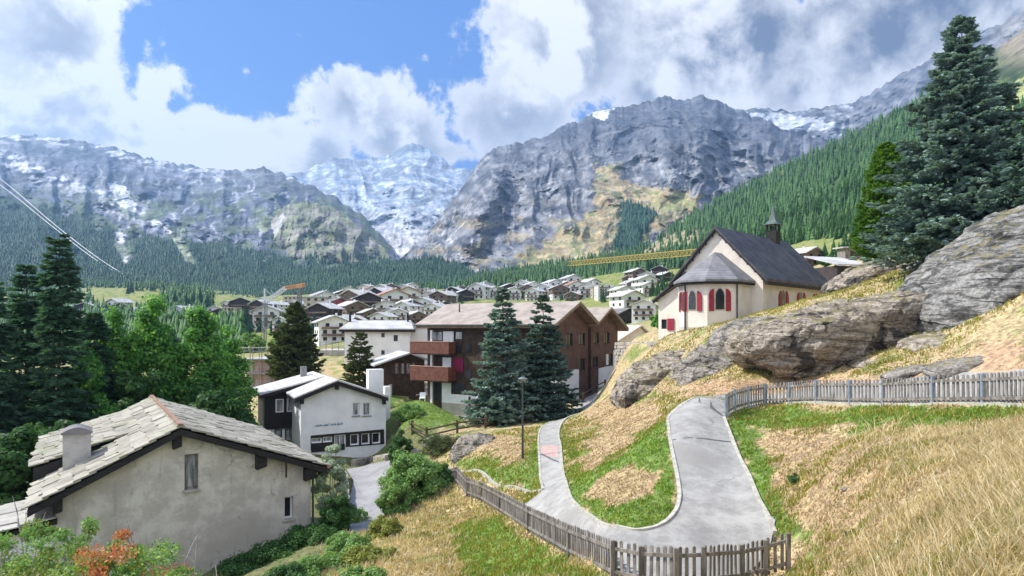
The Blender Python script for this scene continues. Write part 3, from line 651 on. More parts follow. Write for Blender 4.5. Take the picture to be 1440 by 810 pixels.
def zC(X, Y, V, t):
    n = nz(X, Y, 24, 16, 31); c = pal(sstep(n, .2, .8), *ROCK)
    c = mixc(c, np.array((.44, .44, .46)), sstep(ridged(np.stack([(X - Y * .3) / 26, Y / 30, X * 0 + 8], -1), 6, .6), .35, .85) * sstep(Y, 190, 240) * .5)
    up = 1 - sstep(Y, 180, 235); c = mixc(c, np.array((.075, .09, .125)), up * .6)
    wx = X + (nz(X, Y, 20, 20, 41) - .5) * 34; wy = Y + (nz(X, Y, 20, 20, 44) - .5) * 26
    tan = pal(sstep(nz(X, Y, 20, 12, 51), .3, .7), *TAN, (.20, .21, .09))
    tz = inpoly(wx, wy, [(835,235),(865,228),(895,262),(945,268),(1000,275),(975,300),(935,318),(905,345),(880,368),(800,385),(690,392),(730,362),(790,330),(835,290)])
    c = mixc(c, tan, tz * sstep(nz(X, Y, 9, 7, 53), .05, .35) * .95)
    c = mixc(c, np.array((.30, .30, .13)), inpoly(wx, wy, [(905,285),(960,275),(985,285),(950,298)]) * .85)
    c = mixc(c, tan, sstep(nz(X, Y, 30, 18, 55), .55, .66) * sstep(Y, 270, 310) * .55)
    c = mixc(c, np.array(FOR), inpoly(X + (nz(X, Y, 8, 8, 2) - .5) * 12, Y, [(872,284),(898,288),(925,300),(905,330),(896,352),(858,352),(872,315)]) * .95)
    c = mixc(c, np.array(SNOW), inpoly(X + (nz(X, Y, 6, 5, 5) - .5) * 10, Y, [(832,158),(862,152),(858,158),(850,170),(838,166)]) * .9)
    c = mixc(c, np.array((.58, .56, .57)), sstep(ridged(np.stack([(X + Y * .7) / 12, Y / 26, X * 0 + 18], -1), 5, .6), .3, .8) * (X < 665) * sstep(Y, 270, 310) * .7)
    return c
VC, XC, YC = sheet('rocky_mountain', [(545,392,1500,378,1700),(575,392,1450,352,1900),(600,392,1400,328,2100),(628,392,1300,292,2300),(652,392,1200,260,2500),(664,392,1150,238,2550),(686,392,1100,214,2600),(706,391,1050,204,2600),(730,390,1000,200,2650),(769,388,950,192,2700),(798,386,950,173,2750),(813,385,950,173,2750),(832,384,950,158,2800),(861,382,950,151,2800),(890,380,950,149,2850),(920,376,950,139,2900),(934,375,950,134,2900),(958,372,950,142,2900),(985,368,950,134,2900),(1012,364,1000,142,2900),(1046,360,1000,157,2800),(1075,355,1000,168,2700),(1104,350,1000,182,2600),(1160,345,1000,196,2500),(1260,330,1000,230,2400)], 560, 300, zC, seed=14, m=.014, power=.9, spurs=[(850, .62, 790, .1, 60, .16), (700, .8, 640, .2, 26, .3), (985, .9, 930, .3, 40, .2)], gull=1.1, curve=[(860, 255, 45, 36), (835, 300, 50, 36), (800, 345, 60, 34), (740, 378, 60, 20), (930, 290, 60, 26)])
def zD(X, Y, V, t):
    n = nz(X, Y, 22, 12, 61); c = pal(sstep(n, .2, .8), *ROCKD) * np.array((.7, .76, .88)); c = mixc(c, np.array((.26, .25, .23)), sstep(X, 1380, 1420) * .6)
    gl = inpoly(X + (nz(X, Y, 10, 8, 2) - .5) * 14, Y + (nz(X, Y, 10, 8, 3) - .5) * 8, [(1045,158),(1090,158),(1140,166),(1180,176),(1150,184),(1100,182),(1070,172)]); c = mixc(c, np.array((.50, .54, .60)), gl * .9)
    c = mixc(c, np.array((.45, .48, .53)), sstep(nz(X, Y, 26, 7, 66), .58, .66) * (X > 1080) * (X < 1200) * (Y < 200) * .6); return c
sheet('back_right_mountain', [(980,300,2600,160,3800),(1046,300,2600,154,3800),(1075,300,2500,151,3800),(1110,300,2400,158,3700),(1150,300,2300,152,3700),(1200,290,2200,144,3600),(1225,280,2100,130,3500),(1260,270,2000,108,3400),(1300,260,1900,88,3200),(1340,250,1800,64,3000),(1400,240,1700,36,2800),(1440,230,1600,14,2700),(1600,200,1500,-60,2500),(1900,200,1400,-120,2300)], 360, 160, zD, seed=22, m=.014)
def zE(X, Y, V, t):
    n = nz(X, Y, 30, 20, 71); c = pal(sstep(n, .3, .7), (.028, .055, .022), (.05, .085, .035), (.10, .13, .05))
    c = mixc(c, np.array((.34, .29, .17)), inpoly(X + (nz(X, Y, 14, 10, 5) - .5) * 26, Y + (nz(X, Y, 14, 10, 6) - .5) * 12, [(900,352),(930,330),(990,325),(985,345),(940,362),(880,366)]) * .8)
    c = mixc(c, np.array((.30, .32, .12)), inpoly(X, Y + (nz(X, Y, 12, 10, 6) - .5) * 16, [(1385,150),(1470,90),(1500,130),(1400,165)]) * .9)
    c = mixc(c, np.array((.26, .23, .18)), sstep(X, 1385, 1420) * (1 - sstep(Y, 60, 110)) * .9); return c
VE, XE, YE = sheet('wooded_hillside', [(560,418,640,404,1200),(640,412,640,397,1050),(720,404,600,384,950),(800,396,560,370,900),(860,388,530,364,880),(900,384,500,352,900),(930,380,480,334,900),(960,376,450,312,920),(1010,368,400,282,950),(1060,360,340,256,980),(1110,352,270,230,980),(1160,346,235,206,980),(1200,342,200,186,960),(1240,338,185,166,940),(1280,332,175,144,900),(1330,322,165,118,880),(1400,306,150,72,860),(1440,298,145,40,850),(1600,262,135,-60,800),(1900,200,125,-160,750)], 420, 180, zE, seed=31, m=.05, noise=.55)
def zG(X, Y, V, t): return mixc(np.broadcast_to(np.array(FOR), X.shape + (3,)), np.array((.07, .10, .05)), nz(X, Y, 20, 10, 5) * .5)
VG, XG, YG = sheet('wooded_knoll', [(250,424,720,414,900),(330,424,700,402,1000),(400,424,680,390,1050),(450,422,660,380,1100),(510,420,650,374,1100),(560,416,650,370,1100),(605,412,660,362,1100),(640,410,680,370,1050),(670,408,700,388,950),(700,408,720,402,850)], 160, 60, zG, seed=41, m=.05, noise=.5)
# ================================================================ air between here and the mountains
hz = MB(); hz.box(-5600, 5600, -60, 6450, -80, 1790)
ho = hz.build('haze', M['black']); ho.data.materials.clear(); hm = bpy.data.materials.new('haze_air'); hm.use_nodes = True
T = NT(hm.node_tree); o_ = T.n('ShaderNodeOutputMaterial'); pv_ = T.n('ShaderNodeVolumePrincipled')
pv_.inputs['Color'].default_value = (.36, .62, 1.0, 1); pv_.inputs['Density'].default_value = 1.1e-4; pv_.inputs['Anisotropy'].default_value = .25
T.l(pv_.outputs[0], o_.inputs[1]); ho.data.materials.append(hm); tag(ho, 'thin blue haze filling the valley air', None, None, 'stuff')

# ================================================================ conifers
def cone_tree(rng, layers=5, spokes=7, wid=.17):
    v = []; f = []
    for k in range(layers):
        z0 = .05 + .80 * k / layers; z1 = min(1.0, z0 + .36 - .16 * k / layers) if k < layers - 1 else 1.0
        r = wid * (1 - k / layers) ** .85 * rng.uniform(.85, 1.15) + .012; b = len(v); v.append((rng.uniform(-.01, .01), rng.uniform(-.01, .01), z1)); a0 = rng.uniform(0, 6.28)
        for i in range(spokes * 2):
            a = a0 + math.pi * i / spokes; rr = r * (rng.uniform(.85, 1.2) if i % 2 == 0 else rng.uniform(.42, .6)); v.append((rr * math.cos(a), rr * math.sin(a), z0 + (rng.uniform(-.035, .015) if i % 2 == 0 else rng.uniform(.03, .06))))
        for i in range(spokes * 2): f.append((b, b + 1 + i, b + 1 + (i + 1) % (spokes * 2)))
    return np.array(v), np.array(f)
rg = np.random.RandomState(11)
protos = [cone_tree(rg, 6, 6, rg.uniform(.14, .19)) for _ in range(5)]
protos_small = [cone_tree(rg, 4, 4, rg.uniform(.16, .21)) for _ in range(4)]
def merge(P, H, protos, rng):
    vs = []; fs = []; n = 0
    which = rng.randint(0, len(protos), len(P))
    for k, (pv0, pf0) in enumerate(protos):
        idx = np.nonzero(which == k)[0]
        if not len(idx): continue
        a = rng.uniform(0, 6.28, len(idx)); c, s = np.cos(a), np.sin(a); h = H[idx]; w = h * rng.uniform(.9, 1.6, len(idx))
        x = (pv0[None, :, 0] * c[:, None] - pv0[None, :, 1] * s[:, None]) * w[:, None] + P[idx, 0][:, None]
        y = (pv0[None, :, 0] * s[:, None] + pv0[None, :, 1] * c[:, None]) * w[:, None] + P[idx, 1][:, None]
        z = pv0[None, :, 2] * h[:, None] + P[idx, 2][:, None]
        vs.append(np.stack([x, y, z], -1).reshape(-1, 3)); fs.append((pf0[None] + (np.arange(len(idx)) * len(pv0))[:, None, None] + n).reshape(-1, 3)); n += len(idx) * len(pv0)
    return np.concatenate(vs), np.concatenate(fs)
def pick(V, XX, YY, n, accept, rng, t0=0., t1=1.):
    ny, nx = XX.shape; j = rng.uniform(t0, t1, n) * (ny - 1.001); i = rng.uniform(0, nx - 1.001, n); j0 = j.astype(int); i0 = i.astype(int); fj = (j - j0)[:, None]; fi = (i - i0)[:, None]
    P = (V[j0, i0] * (1 - fi) + V[j0, i0 + 1] * fi) * (1 - fj) + (V[j0 + 1, i0] * (1 - fi) + V[j0 + 1, i0 + 1] * fi) * fj
    px = XX[j0, i0]; py = YY[j0, i0]; k = accept(px, py, rng); return P[k], px[k], py[k]
def accE(px, py, rng):
    n = nz(px, py, 16, 12, 77, 4); k = n > .30
    k &= ~inpoly(px, py, [(905,352),(935,330),(985,322),(1000,335),(975,350),(930,366),(890,368)]) | (rng.rand(len(px)) < .12)
    k &= ~inpoly(px, py, [(1380,165),(1470,95),(1600,60),(1600,140),(1400,175)]); k &= ~((px > 1370) & (py < 150 - (px - 1370) * .4)); k &= px < 1620
    k &= rng.rand(len(px)) < np.where((px < 930), .75, 1.); return k
PE, pxE, pyE = pick(VE, XE, YE, 15000, accE, rg)
HE = rg.uniform(7, 15, len(PE)) * np.where(PE[:, 1] < 350, .72, 1); PE[:, 2] -= .8
order = np.argsort(-(HE / PE[:, 1]) * ((pxE > 880) & (pxE < 1440) & ~((pxE > 1270)) )); ind = order[:230]; rest = order[230:]
v, f = merge(PE[rest], HE[rest], protos, rg)
struct('forest', v, f, M['farneedle'], False, None, 'stuff', label='dense dark green conifer forest on the right hillside')
lowmesh = []
for pv0, pf0 in [cone_tree(rg, 9, 9, rg.uniform(.15, .18)) for _ in range(4)]:
    me = bpy.data.meshes.new('forest_conifer'); me.from_pydata(pv0.tolist(), [], pf0.tolist()); me.materials.append(M['farneedle']); lowmesh.append(me)
for k in ind:
    o = bpy.data.objects.new('forest_conifer', lowmesh[k % 4]); C.objects.link(o); o.location = PE[k]; h = HE[k]; w = h * rg.uniform(.9, 1.2); o.scale = (w, w, h); o.rotation_euler = (0, 0, rg.uniform(0, 6.28))
    w_ = 'left of the chapel gable' if pxE[k] < 960 else 'just left of the chapel spire' if pxE[k] < 1040 else 'straight above the chapel roof' if pxE[k] < 1130 else 'right of the chapel spire'
    tag(o, 'dark green conifer at the foot of the wooded slope, ' + w_, 'conifer', 'conifers of the wooded slope ' + w_)
def accA(px, py, rng):
    fl = np.interp(px, [-400, 0, 60, 150, 200, 260, 330, 400, 460, 560], [262, 265, 285, 318, 330, 335, 345, 362, 378, 380])
    k = (py + (nz(px, py, 18, 10, 8) - .5) * 34 > fl + 3) & ~inpoly(px, py, [(163,318),(182,322),(190,362),(174,378),(158,345)]) & ~inpoly(px, py, [(236,328),(252,326),(280,374),(260,372)]) & ~inpoly(px, py, [(150,402),(182,396),(186,404),(150,410)]) & ~inpoly(px, py, [(276,378),(282,378),(266,400),(260,400)])
    return k & (px > -260)
P1, a1, b1 = pick(VA, XA, YA, 30000, accA, rg, 0, .55); H1 = rg.uniform(6, 12.5, len(P1))
P2, a2, b2 = pick(VG, XG, YG, 6500, lambda px, py, r: (px > 250), rg); H2 = rg.uniform(5, 11, len(P2))
P3_, a3, b3 = pick(VK, XK, YK, 1400, lambda px, py, r: py + (nz(px, py, 14, 8, 8) - .5) * 26 > 364, rg); H3 = rg.uniform(11, 17, len(P3_))
P4, a4, b4 = pick(VC, XC, YC, 30000, lambda px, py, r: inpoly(px, py, [(874,286),(898,290),(924,302),(905,330),(896,352),(860,352),(874,315)]) | (inpoly(px, py, [(640,384),(760,380),(860,362),(900,345),(880,372),(700,392)]) & (r.rand(len(px)) < .25)), rg); H4 = rg.uniform(11, 17, len(P4))
v, f = merge(np.concatenate([P1, P2, P3_, P4]) - np.array((0, 0, 1.)), np.concatenate([H1, H2, H3, H4]), protos_small, rg)
struct('far_forest', v, f, M['farneedle2'], False, None, 'stuff', label='blue green conifer forest covering the lower slopes across the valley')

# woods and thickets on the valley floor to the left
nq = 26000; uq = rg.uniform(-.85, -.30, nq); Yq = np.exp(rg.uniform(math.log(150), math.log(1000), nq)); Xq = uq * Yq; Zq = ground(Xq, Yq); pxq = HX + F * uq; pyq = HY - F * Zq / Yq
okq = ~inpoly(pxq, pyq, [(128,404),(182,408),(222,410),(228,424),(212,446),(160,440),(128,430)]) & ~((pxq > 300) & (pyq > 400) & (pyq < 463)) & ~((pxq > 340) & (pyq > 463)) & (pyq < 500) & (nz(pxq, pyq, 16, 8, 91, 4) > .40) & (rg.rand(nq) < .38)
v, f = merge(np.stack([Xq, Yq, Zq - .5], -1)[okq], rg.uniform(6, 12, okq.sum()) * np.where(Yq[okq] < 300, .8, 1), protos_small, rg)
struct('valley_wood', v, f, M['farneedle'], False, None, 'stuff', label='dark wood covering the valley floor round the far meadow on the left')

def cross(a, b): return np.cross(a, b)
def norm(a): return a / (np.linalg.norm(a, axis=-1)[..., None] + 1e-9)
def conifer(name, base, H, Rr, label, cat='conifer', group=None, seed=0, m='spruce', nb=260, nl=14, nt=6, tw=.32, droop=.25, up=.5, bare=.04, gap=0., shape=.85, lean=(0, 0), whorl=0, fat=.26, trunk_r=None, prof=None):
    rng = np.random.RandomState(seed); e = empty(name, base, label, cat, group)
    tr = trunk_r or H * .014
    ax = lambda z: np.stack([lean[0] * z / H + .04 * np.sin(z * .9 + seed), lean[1] * z / H + .04 * np.cos(z * .7 + seed), z], -1)
    mb = MB(); zs = np.linspace(-.6, H * .985, 12); mb.tube([Vector(ax(np.array(z))) for z in zs], [tr * (1 - .96 * max(z, 0) / H) + .008 for z in zs], 8)
    # branches
    h = bare + (1 - bare) * np.sort(rng.rand(nb) ** 1.18 * .985)
    if whorl: h = np.clip((np.round(h * whorl) + rng.normal(0, .24, nb)) / whorl, bare * .6, .985); 
    if gap: h = h[rng.rand(nb) > gap * (np.sin(h * 41 + seed) > .55)]
    nb = len(h); az = np.arange(nb) * 2.399 + rng.uniform(-.4, .4, nb)
    if prof is None: L = Rr * (1 - h) ** shape
    else: L = Rr * np.interp(h, *prof)
    L = L * rng.uniform(.72, 1.12, nb) * (1 + .12 * np.sin(az * 2 + seed)) + .10 * (1 - h) + .03
    ob = np.stack([np.cos(az), np.sin(az), 0 * az], -1)
    def bp(i, s):     # point on branch i at parameter s
        z = h[i] * H; dz = -droop * L[i] * s + up * .35 * L[i] * s ** 2.4 * (h[i] < .93) + np.clip((h[i] - .85) * 6, 0, .9) * L[i] * s
        return ax(z) + ob[i] * (L[i] * s)[..., None] + np.stack([0 * s, 0 * s, dz], -1)
    ib = np.arange(nb)
    big = np.nonzero(L > Rr * .25)[0]
    for i in big[:: max(1, len(big) // 90)]:
        pts = [Vector(bp(np.array(i), np.array(s))) for s in (0, .4, .8)]; mb.tube(pts, [tr * .22 * (1 - h[i]) + .012, tr * .14 * (1 - h[i]) + .008, .006], 5, False)
    v = np.array(mb.v) + np.array(base); mk('trunk', v, mb.f, M['bark'], e, True)
    # laterals: both sides of the branch plus the tip
    I = np.repeat(ib, nl); s = np.tile((np.arange(nl) + .5) / nl, nb); s = np.clip(s + rng.uniform(-.04, .04, len(s)), .06, 1); keep = (s * L[I] > .18 * np.minimum(L[I], 1.2)) ; I = I[keep]; s = s[keep]
    p0 = bp(I, s); d = norm(bp(I, np.minimum(s + .02, 1.02)) - p0); sd = cross(d, np.array([0, 0, 1.])); sd = norm(sd) * np.where(np.arange(len(I)) % 2, 1, -1)[:, None]
    ll = (.18 + .42 * L[I] * (1 - s) ** .7 * (.4 + .6 * np.sin(np.pi * np.clip(s + .1, 0, 1)))) * rng.uniform(.7, 1.2, len(I))
    dl = norm(d * .75 + sd * .8 + np.array([0, 0, -.12]) + rng.normal(0, .08, d.shape))
    # twigs along the laterals
    J = np.repeat(np.arange(len(I)), nt); q = np.tile((np.arange(nt) + .6) / nt, len(I)); q = q + rng.uniform(-.06, .06, len(q))
    b0 = p0[J] + dl[J] * (ll[J] * q)[:, None]; b0[:, 2] -= ll[J] * q * q * .15
    ts = cross(dl[J], np.array([0, 0, 1.])) * np.where(rng.rand(len(J)) > .5, 1, -1)[:, None]
    td = norm(dl[J] * .8 + ts * rng.uniform(.1, .9, len(J))[:, None] + np.stack([0 * q, 0 * q, rng.uniform(-.25, .35, len(q))], -1))
    tl = tw * rng.uniform(.6, 1.15, len(J)) * (.55 + .45 * np.minimum(1, L[I][J] / (Rr * .5)))
    sx = norm(cross(td, rng.normal(0, 1, td.shape))); sy = cross(td, sx); wd = (tl * fat)[:, None]
    V = []; 
    mid = b0 + td * (tl * .45)[:, None]; tip = b0 + td * tl[:, None]
    V = np.stack([b0, mid + sx * wd, tip, mid - sx * wd, mid + sy * wd, mid - sy * wd], 1); n = len(J)
    fa = (np.arange(n) * 6)[:, None, None] + np.array([[0, 1, 2, 3], [0, 4, 2, 5]])[None]
    v = V.reshape(-1, 3) + np.array(base)
    mk('needles', v, fa.reshape(-1, 4), M[m], e)
    return e
def broadleaf(name, base, H, Rr, label, cat='tree', group=None, seed=0, m='leaf', n=16000, leaf=.16, clumps=90, cz=.62, ry=.42, trunk=True, trr=None, squash=1., clr=None, bottom=.0, up=0., part='leaves', limbs=14):
    rng = np.random.RandomState(seed); e = empty(name, base, label, cat, group); base = np.array(base, float)
    # clumps on the shell of an uneven crown
    dirs = norm(rng.normal(0, 1, (clumps, 3))); rad = rng.uniform(.35, 1, clumps) ** .6
    lump = 1 + .28 * perlin(dirs * 1.7 + seed)
    cc = dirs * (rad * lump)[:, None] * np.array([Rr, Rr, H * ry]) + np.array([0, 0, H * cz]); cc[:, 2] = np.maximum(cc[:, 2], H * bottom + .15)
    if up: cc[:, :2] *= (1 - up * np.clip(cc[:, 2:3] / H - .3, 0, 1))
    cr_ = (clr or Rr * .3) * rng.uniform(.6, 1.25, clumps)
    mb = MB(); tr = trr or H * .014
    if trunk:
        top = Vector((rng.uniform(-.3, .3), rng.uniform(-.3, .3), H * cz * 1.1)); mb.tube([Vector((0, 0, -.5)), Vector((.05, .02, H * .2)), top * .6 + Vector((.1, 0, 0)), top], [tr * 1.3, tr, tr * .6, tr * .2], 7)
        for i in rng.choice(clumps, min(limbs, clumps), False):
            c = Vector(cc[i]); s = Vector((0, 0, max(.1, c.z * rng.uniform(.3, .6)))); mb.tube([s, s.lerp(c, .5) + Vector((0, 0, -.1)), c], [tr * .45, tr * .25, .01], 5, False)
    else:
        for i in rng.choice(clumps, min(limbs, clumps), False):
            c = Vector(cc[i]); mb.tube([Vector((0, 0, -.2)), c * .5 + Vector((rng.uniform(-.1, .1), 0, .1)), c], [tr, tr * .6, tr * .2], 5, False)
    mk('trunk' if trunk else 'stems', np.array(mb.v) + base, mb.f, M['bark'], e, True)
    k = rng.randint(0, clumps, n); off = norm(rng.normal(0, 1, (n, 3))) * (rng.rand(n) ** .45)[:, None] * cr_[k][:, None] * np.array([1, 1, .75]); c = cc[k] + off
    nn = norm(off + np.array([0, 0, .5]) * cr_[k][:, None] + rng.normal(0, .35, (n, 3)) * cr_[k][:, None]); t = norm(cross(nn, rng.normal(0, 1, (n, 3)))); b = cross(nn, t); ls = leaf * rng.uniform(.6, 1.3, n)
    V = np.stack([c - t * ls[:, None] * .5, c + b * ls[:, None] * .32 + nn * ls[:, None] * .08, c + t * ls[:, None] * .5, c - b * ls[:, None] * .32 + nn * ls[:, None] * .08], 1).reshape(-1, 3) + base
    mk(part, V, np.arange(n * 4).reshape(n, 4), M[m], e)
    return e
def pt(px, Y, dz=0.):
    p = at(px, Y); return (p[0], p[1], p[2] + dz)
def htop(px, py, Y): return (HY - py) / F * Y
def tree_at(fn, name, px, Y, top, wpx, label, **kw):
    b = pt(px, Y); return fn(name, b, htop(px, top, Y) - b[2], wpx / 2 * Y / F, label, **kw)
# the large spruces and the pine on the right
tree_at(conifer, 'blue_spruce', 1352, 37, 24, 226, 'tall blue spruce on the slope above the layered rock, tallest conifer of all', seed=3, m='spruce', nb=330, nl=18, nt=9, tw=.38, whorl=27, shape=.8, gap=.0, bare=.015, droop=.16, up=.45)
tree_at(conifer, 'blue_spruce', 1512, 33, 90, 230, 'blue spruce cut by the right edge of the photo, behind the tallest spruce', seed=8, m='spruce_dark', nb=380, nl=14, nt=7, tw=.38, shape=.8, bare=.03)
tree_at(conifer, 'green_pine', 1246, 60, 205, 84, 'smaller grass green conifer just left of the tallest blue spruce', seed=5, m='pine', nb=520, nl=11, nt=7, tw=.42, shape=.55, droop=-.25, up=.5, bare=.03, fat=.3)
# two spruces before the brown building
tree_at(conifer, 'blue_spruce', 707, 56, 404, 116, 'blue spruce in front of the brown building, left and taller of the pair', group='blue spruces in front of the brown building', seed=13, m='spruce', nb=230, whorl=24, nl=14, nt=6, tw=.42, shape=.85, bare=.05, gap=0)
tree_at(conifer, 'blue_spruce', 764, 58, 415, 98, 'blue spruce in front of the brown building, right of the pair by the path', group='blue spruces in front of the brown building', seed=14, m='spruce_dark', nb=210, whorl=23, nl=13, nt=6, tw=.42, shape=.82, bare=.06, gap=0)
# larches and leafy trees behind the stone-roofed house
for i, (px, Y, top, w, lab) in enumerate([(84, 44, 326, 96, 'tallest dark larch with a pointed crown, left of the leafy trees'), (38, 47, 372, 104, 'dark larch left of the tallest larch, with a lower blunt crown'), (-12, 42, 395, 120, 'dark larch at the left edge of the photo'), (132, 50, 440, 90, 'short dark larch just right of the tallest larch')]):
    tree_at(conifer, 'larch', px, Y, top, w, lab, group='dark larches on the left', seed=21 + i, m='larch', nb=260, nl=10, nt=8, tw=.5, shape=.55, droop=.30, up=.25, gap=.25, bare=.10, fat=.17, trunk_r=.2)
for i, (px, Y, top, w, n, lab) in enumerate([(216, 54, 430, 112, 26000, 'tall bright green leafy tree behind the stone roof ridge'), (283, 56, 436, 100, 24000, 'bright green leafy tree with a round top right of the stone roof ridge'), (160, 52, 452, 90, 20000, 'pale green leafy tree between the larches and the tall leafy tree'), (322, 60, 472, 76, 18000, 'lower leafy tree at the right end of the row beside the scaffolded site'), (118, 46, 500, 90, 18000, 'leafy tree in the shade right beside the larch trunks')]):
    tree_at(broadleaf, 'leafy_tree', px, Y, top, w, lab, group='leafy trees behind the stone roofed house', seed=31 + i, n=n, leaf=.30, clumps=190, clr=.20 * w / 2 * Y / F + .25, cz=.52, ry=.5, up=.85, m='leaf', bottom=.04)
tree_at(broadleaf, 'leafy_tree', 60, 38, 590, 120, 'dark leafy tree low behind the left end of the stone roof', seed=41, n=22000, leaf=.3, clumps=90, cz=.5, ry=.5, m='leafd')
tree_at(broadleaf, 'leafy_tree', 10, 36, 620, 100, 'dark leafy tree at the left edge under the larches', seed=42, n=18000, leaf=.3, clumps=90, cz=.5, ry=.5, m='leafd')
tree_at(broadleaf, 'leafy_tree', 190, 50, 520, 110, 'dark leafy tree hanging low behind the stone roof ridge', seed=43, n=20000, leaf=.32, clumps=90, cz=.5, ry=.5, m='leafd')
tree_at(broadleaf, 'leafy_tree', 300, 52, 540, 110, 'dark leafy tree low behind the right slope of the stone roof', seed=44, n=20000, leaf=.32, clumps=90, cz=.5, ry=.5, m='leafd')
tree_at(conifer, 'stone_pine', 415, 86, 428, 66, 'dark stone pine standing beside the crane mast behind the white gabled house', seed=51, m='dull', nb=260, nl=12, nt=7, tw=.5, droop=-.3, up=.3, fat=.34, bare=.06, gap=.5, prof=([0, .15, .5, .8, 1], [.7, 1, .8, .4, .08]))
tree_at(conifer, 'thin_larch', 506, 82, 468, 46, 'thin yellowish larch before the wall of the white flat roofed block', seed=52, m='dull', nb=150, nl=9, nt=6, tw=.45, droop=0, gap=.6, fat=.2, shape=.6)
# ================================================================ stone-roofed house, lower left
fr = Fr(-13.4, 27.0, .84, .54)                 # frame in the plane of the front verge; d runs back along the ridge
def c2(px, py, d=0.): return fr.cast(px, py, d)
ap = c2(254, 598); el_ = c2(38, 712); er = c2(461, 653); DL = 13.6
e = empty('stone_roofed_house', fr.P(0, DL / 2, -11.2), 'old house with a stone slab roof and stained plaster gable, lower left', 'house')
wd_ = .55                                        # wall stands behind the verge
sl, sr = el_[0] + .75, er[0] - .62
def rz(s):    # underside of roof at s
    if s < ap[0]: return ap[1] + (el_[1] - ap[1]) * (s - ap[0]) / (el_[0] - ap[0]) - .42
    return ap[1] + (er[1] - ap[1]) * (s - ap[0]) / (er[0] - ap[0]) - .42
w1 = [c2(259.5, 690, wd_), c2(279, 637.5, wd_)]; w2 = [c2(399.5, 731, wd_), c2(412.5, 697.5, wd_)]; w3 = [c2(401.2, 672, wd_), c2(404, 650, wd_)]
H1_ = (w1[0][0], w1[1][0], w1[0][1], w1[1][1]); H2_ = (w2[0][0], w2[1][0], w2[0][1], w2[1][1]); H3_ = (w3[0][0], w3[1][0], w3[0][1], w3[1][1])
mb = MB(); facade(fr, mb, [(sl, rz(sl)), (ap[0], rz(ap[0])), (sr, rz(sr))], -11.6, [H1_, H2_, H3_], wd_, .3)
fr.prism(mb, [(sl, -11.6), (sr, -11.6), (sr, rz(sr)), (ap[0], rz(ap[0])), (sl, rz(sl))], wd_, DL - .5, front=False)
w = mb.build('wall', M['plaster'], e)
window(fr, e, H1_, M['weathered'], M['curtain'], wd_, .3, 0, M['concrete'], .09); window(fr, e, H2_, M['white'], M['glass'], wd_, .3, 0, M['concrete'], .08)
mb = MB(); fr.box(mb, H3_[0], H3_[1], wd_ + .2, wd_ + .25, H3_[2], H3_[3]); mb.build('slot', M['black'], e)
# roof: rows of stone slabs over a dark timber deck; the rear part of the left slope is raised
rng = np.random.RandomState(5)
def slabroof(mb, a0, z0, a1, z1, d0, d1, rows, wid=.85, th=.05):
    L = math.hypot(a1 - a0, z1 - z0); ux, uz = (a1 - a0) / L, (z1 - z0) / L; nx, nz_ = -uz * (1 if ux > 0 else -1), abs(ux)
    for r in range(rows):      # from the eave (a0,z0) up to the ridge
        t0 = L * r / rows - .06; t1 = L * (r + 1) / rows + .16; d = d0 - rng.uniform(0, .1)
        while d < d1:
            wl = wid * rng.uniform(.55, 1.5); e0 = d; e1 = min(d + wl, d1 + .05); o0, o1 = rng.uniform(-.14, .08, 2); hh = th * rng.uniform(.7, 1.5); lift = rng.uniform(0, .045) + .04
            P_ = []
            for (t, dd) in ((t0 + o0, e0 + .01), (t0 + o1, e1 - .01), (t1, e1 - .01 - rng.uniform(0, .05)), (t1, e0 + .01)):
                up_ = lift if t < L * (r + .5) / rows else 0.0
                for k in (0, 1):
                    q = up_ + k * hh; P_.append(fr.P(a0 + ux * t + nx * q, dd, z0 + uz * t + nz_ * q))
            q = [P_[0], P_[2], P_[4], P_[6], P_[1], P_[3], P_[5], P_[7]]; mb.hexa(q); d = e1
mb = MB(); slabroof(mb, er[0], er[1] - .1, ap[0], ap[1] - .1, 0, DL, 11)
rise = 4.6                                     # where the raised rear part begins
slabroof(mb, el_[0], el_[1] - .1, ap[0], ap[1] - .1, 0, rise, 10)
hs = ap[0] + (el_[0] - ap[0]) * .30; hzz = ap[1] + (el_[1] - ap[1]) * .30
slabroof(mb, hs, hzz - .1, ap[0], ap[1] - .1, rise, DL, 3); slabroof(mb, el_[0] - .1, el_[1] + .62, hs, hzz - .06, rise, DL, 8)
rf = mb.build('roof', M['slab'], e)
mb = MB()
for d0, d1, q in ((.0, DL, 0),):
    fr.slab(mb, ap[0], ap[1] - .16, er[0], er[1] - .16, d0, d1, .26)
fr.slab(mb, el_[0], el_[1] - .16, ap[0], ap[1] - .16, 0, DL, .26)
fr.slab(mb, el_[0] - .05, el_[1] + .55, hs, hzz - .16, rise, DL, .6); mb.build('roof_timber', M['blackwood'], e)
mb = MB(); fr.box(mb, ap[0] - .09, ap[0] + .09, -.02, DL, ap[1] - .02, ap[1] + .07); mb.build('ridge_cap', mat('rusty_ridge', (.22, .13, .09), (.33, .22, .16), 6), e)
mb = MB(); fr.box(mb, er[0] - .02, er[0] + .12, -.0, DL, er[1] - .17, er[1] - .05); g = mb.build('gutter', mat('copper_gutter', (.36, .20, .14), (.48, .30, .22), 4, .5, metal=.3), e)
for px_, py_, w_, h_ in ((249.5, 606, .32, .55), (368, 637, .42, .6), (437, 655, .5, .55), (81, 692, .3, .55)):
    s_, z_ = c2(px_, py_, .2); mb = MB(); zt = rz(s_) + .02; fr.prism(mb, [(s_ - w_ / 2, zt - h_), (s_ + w_ / 2, zt - h_ * .8), (s_ + w_ / 2, zt), (s_ - w_ / 2, zt)], .12, wd_ + .02); mb.build('purlin', M['blackwood'], e)
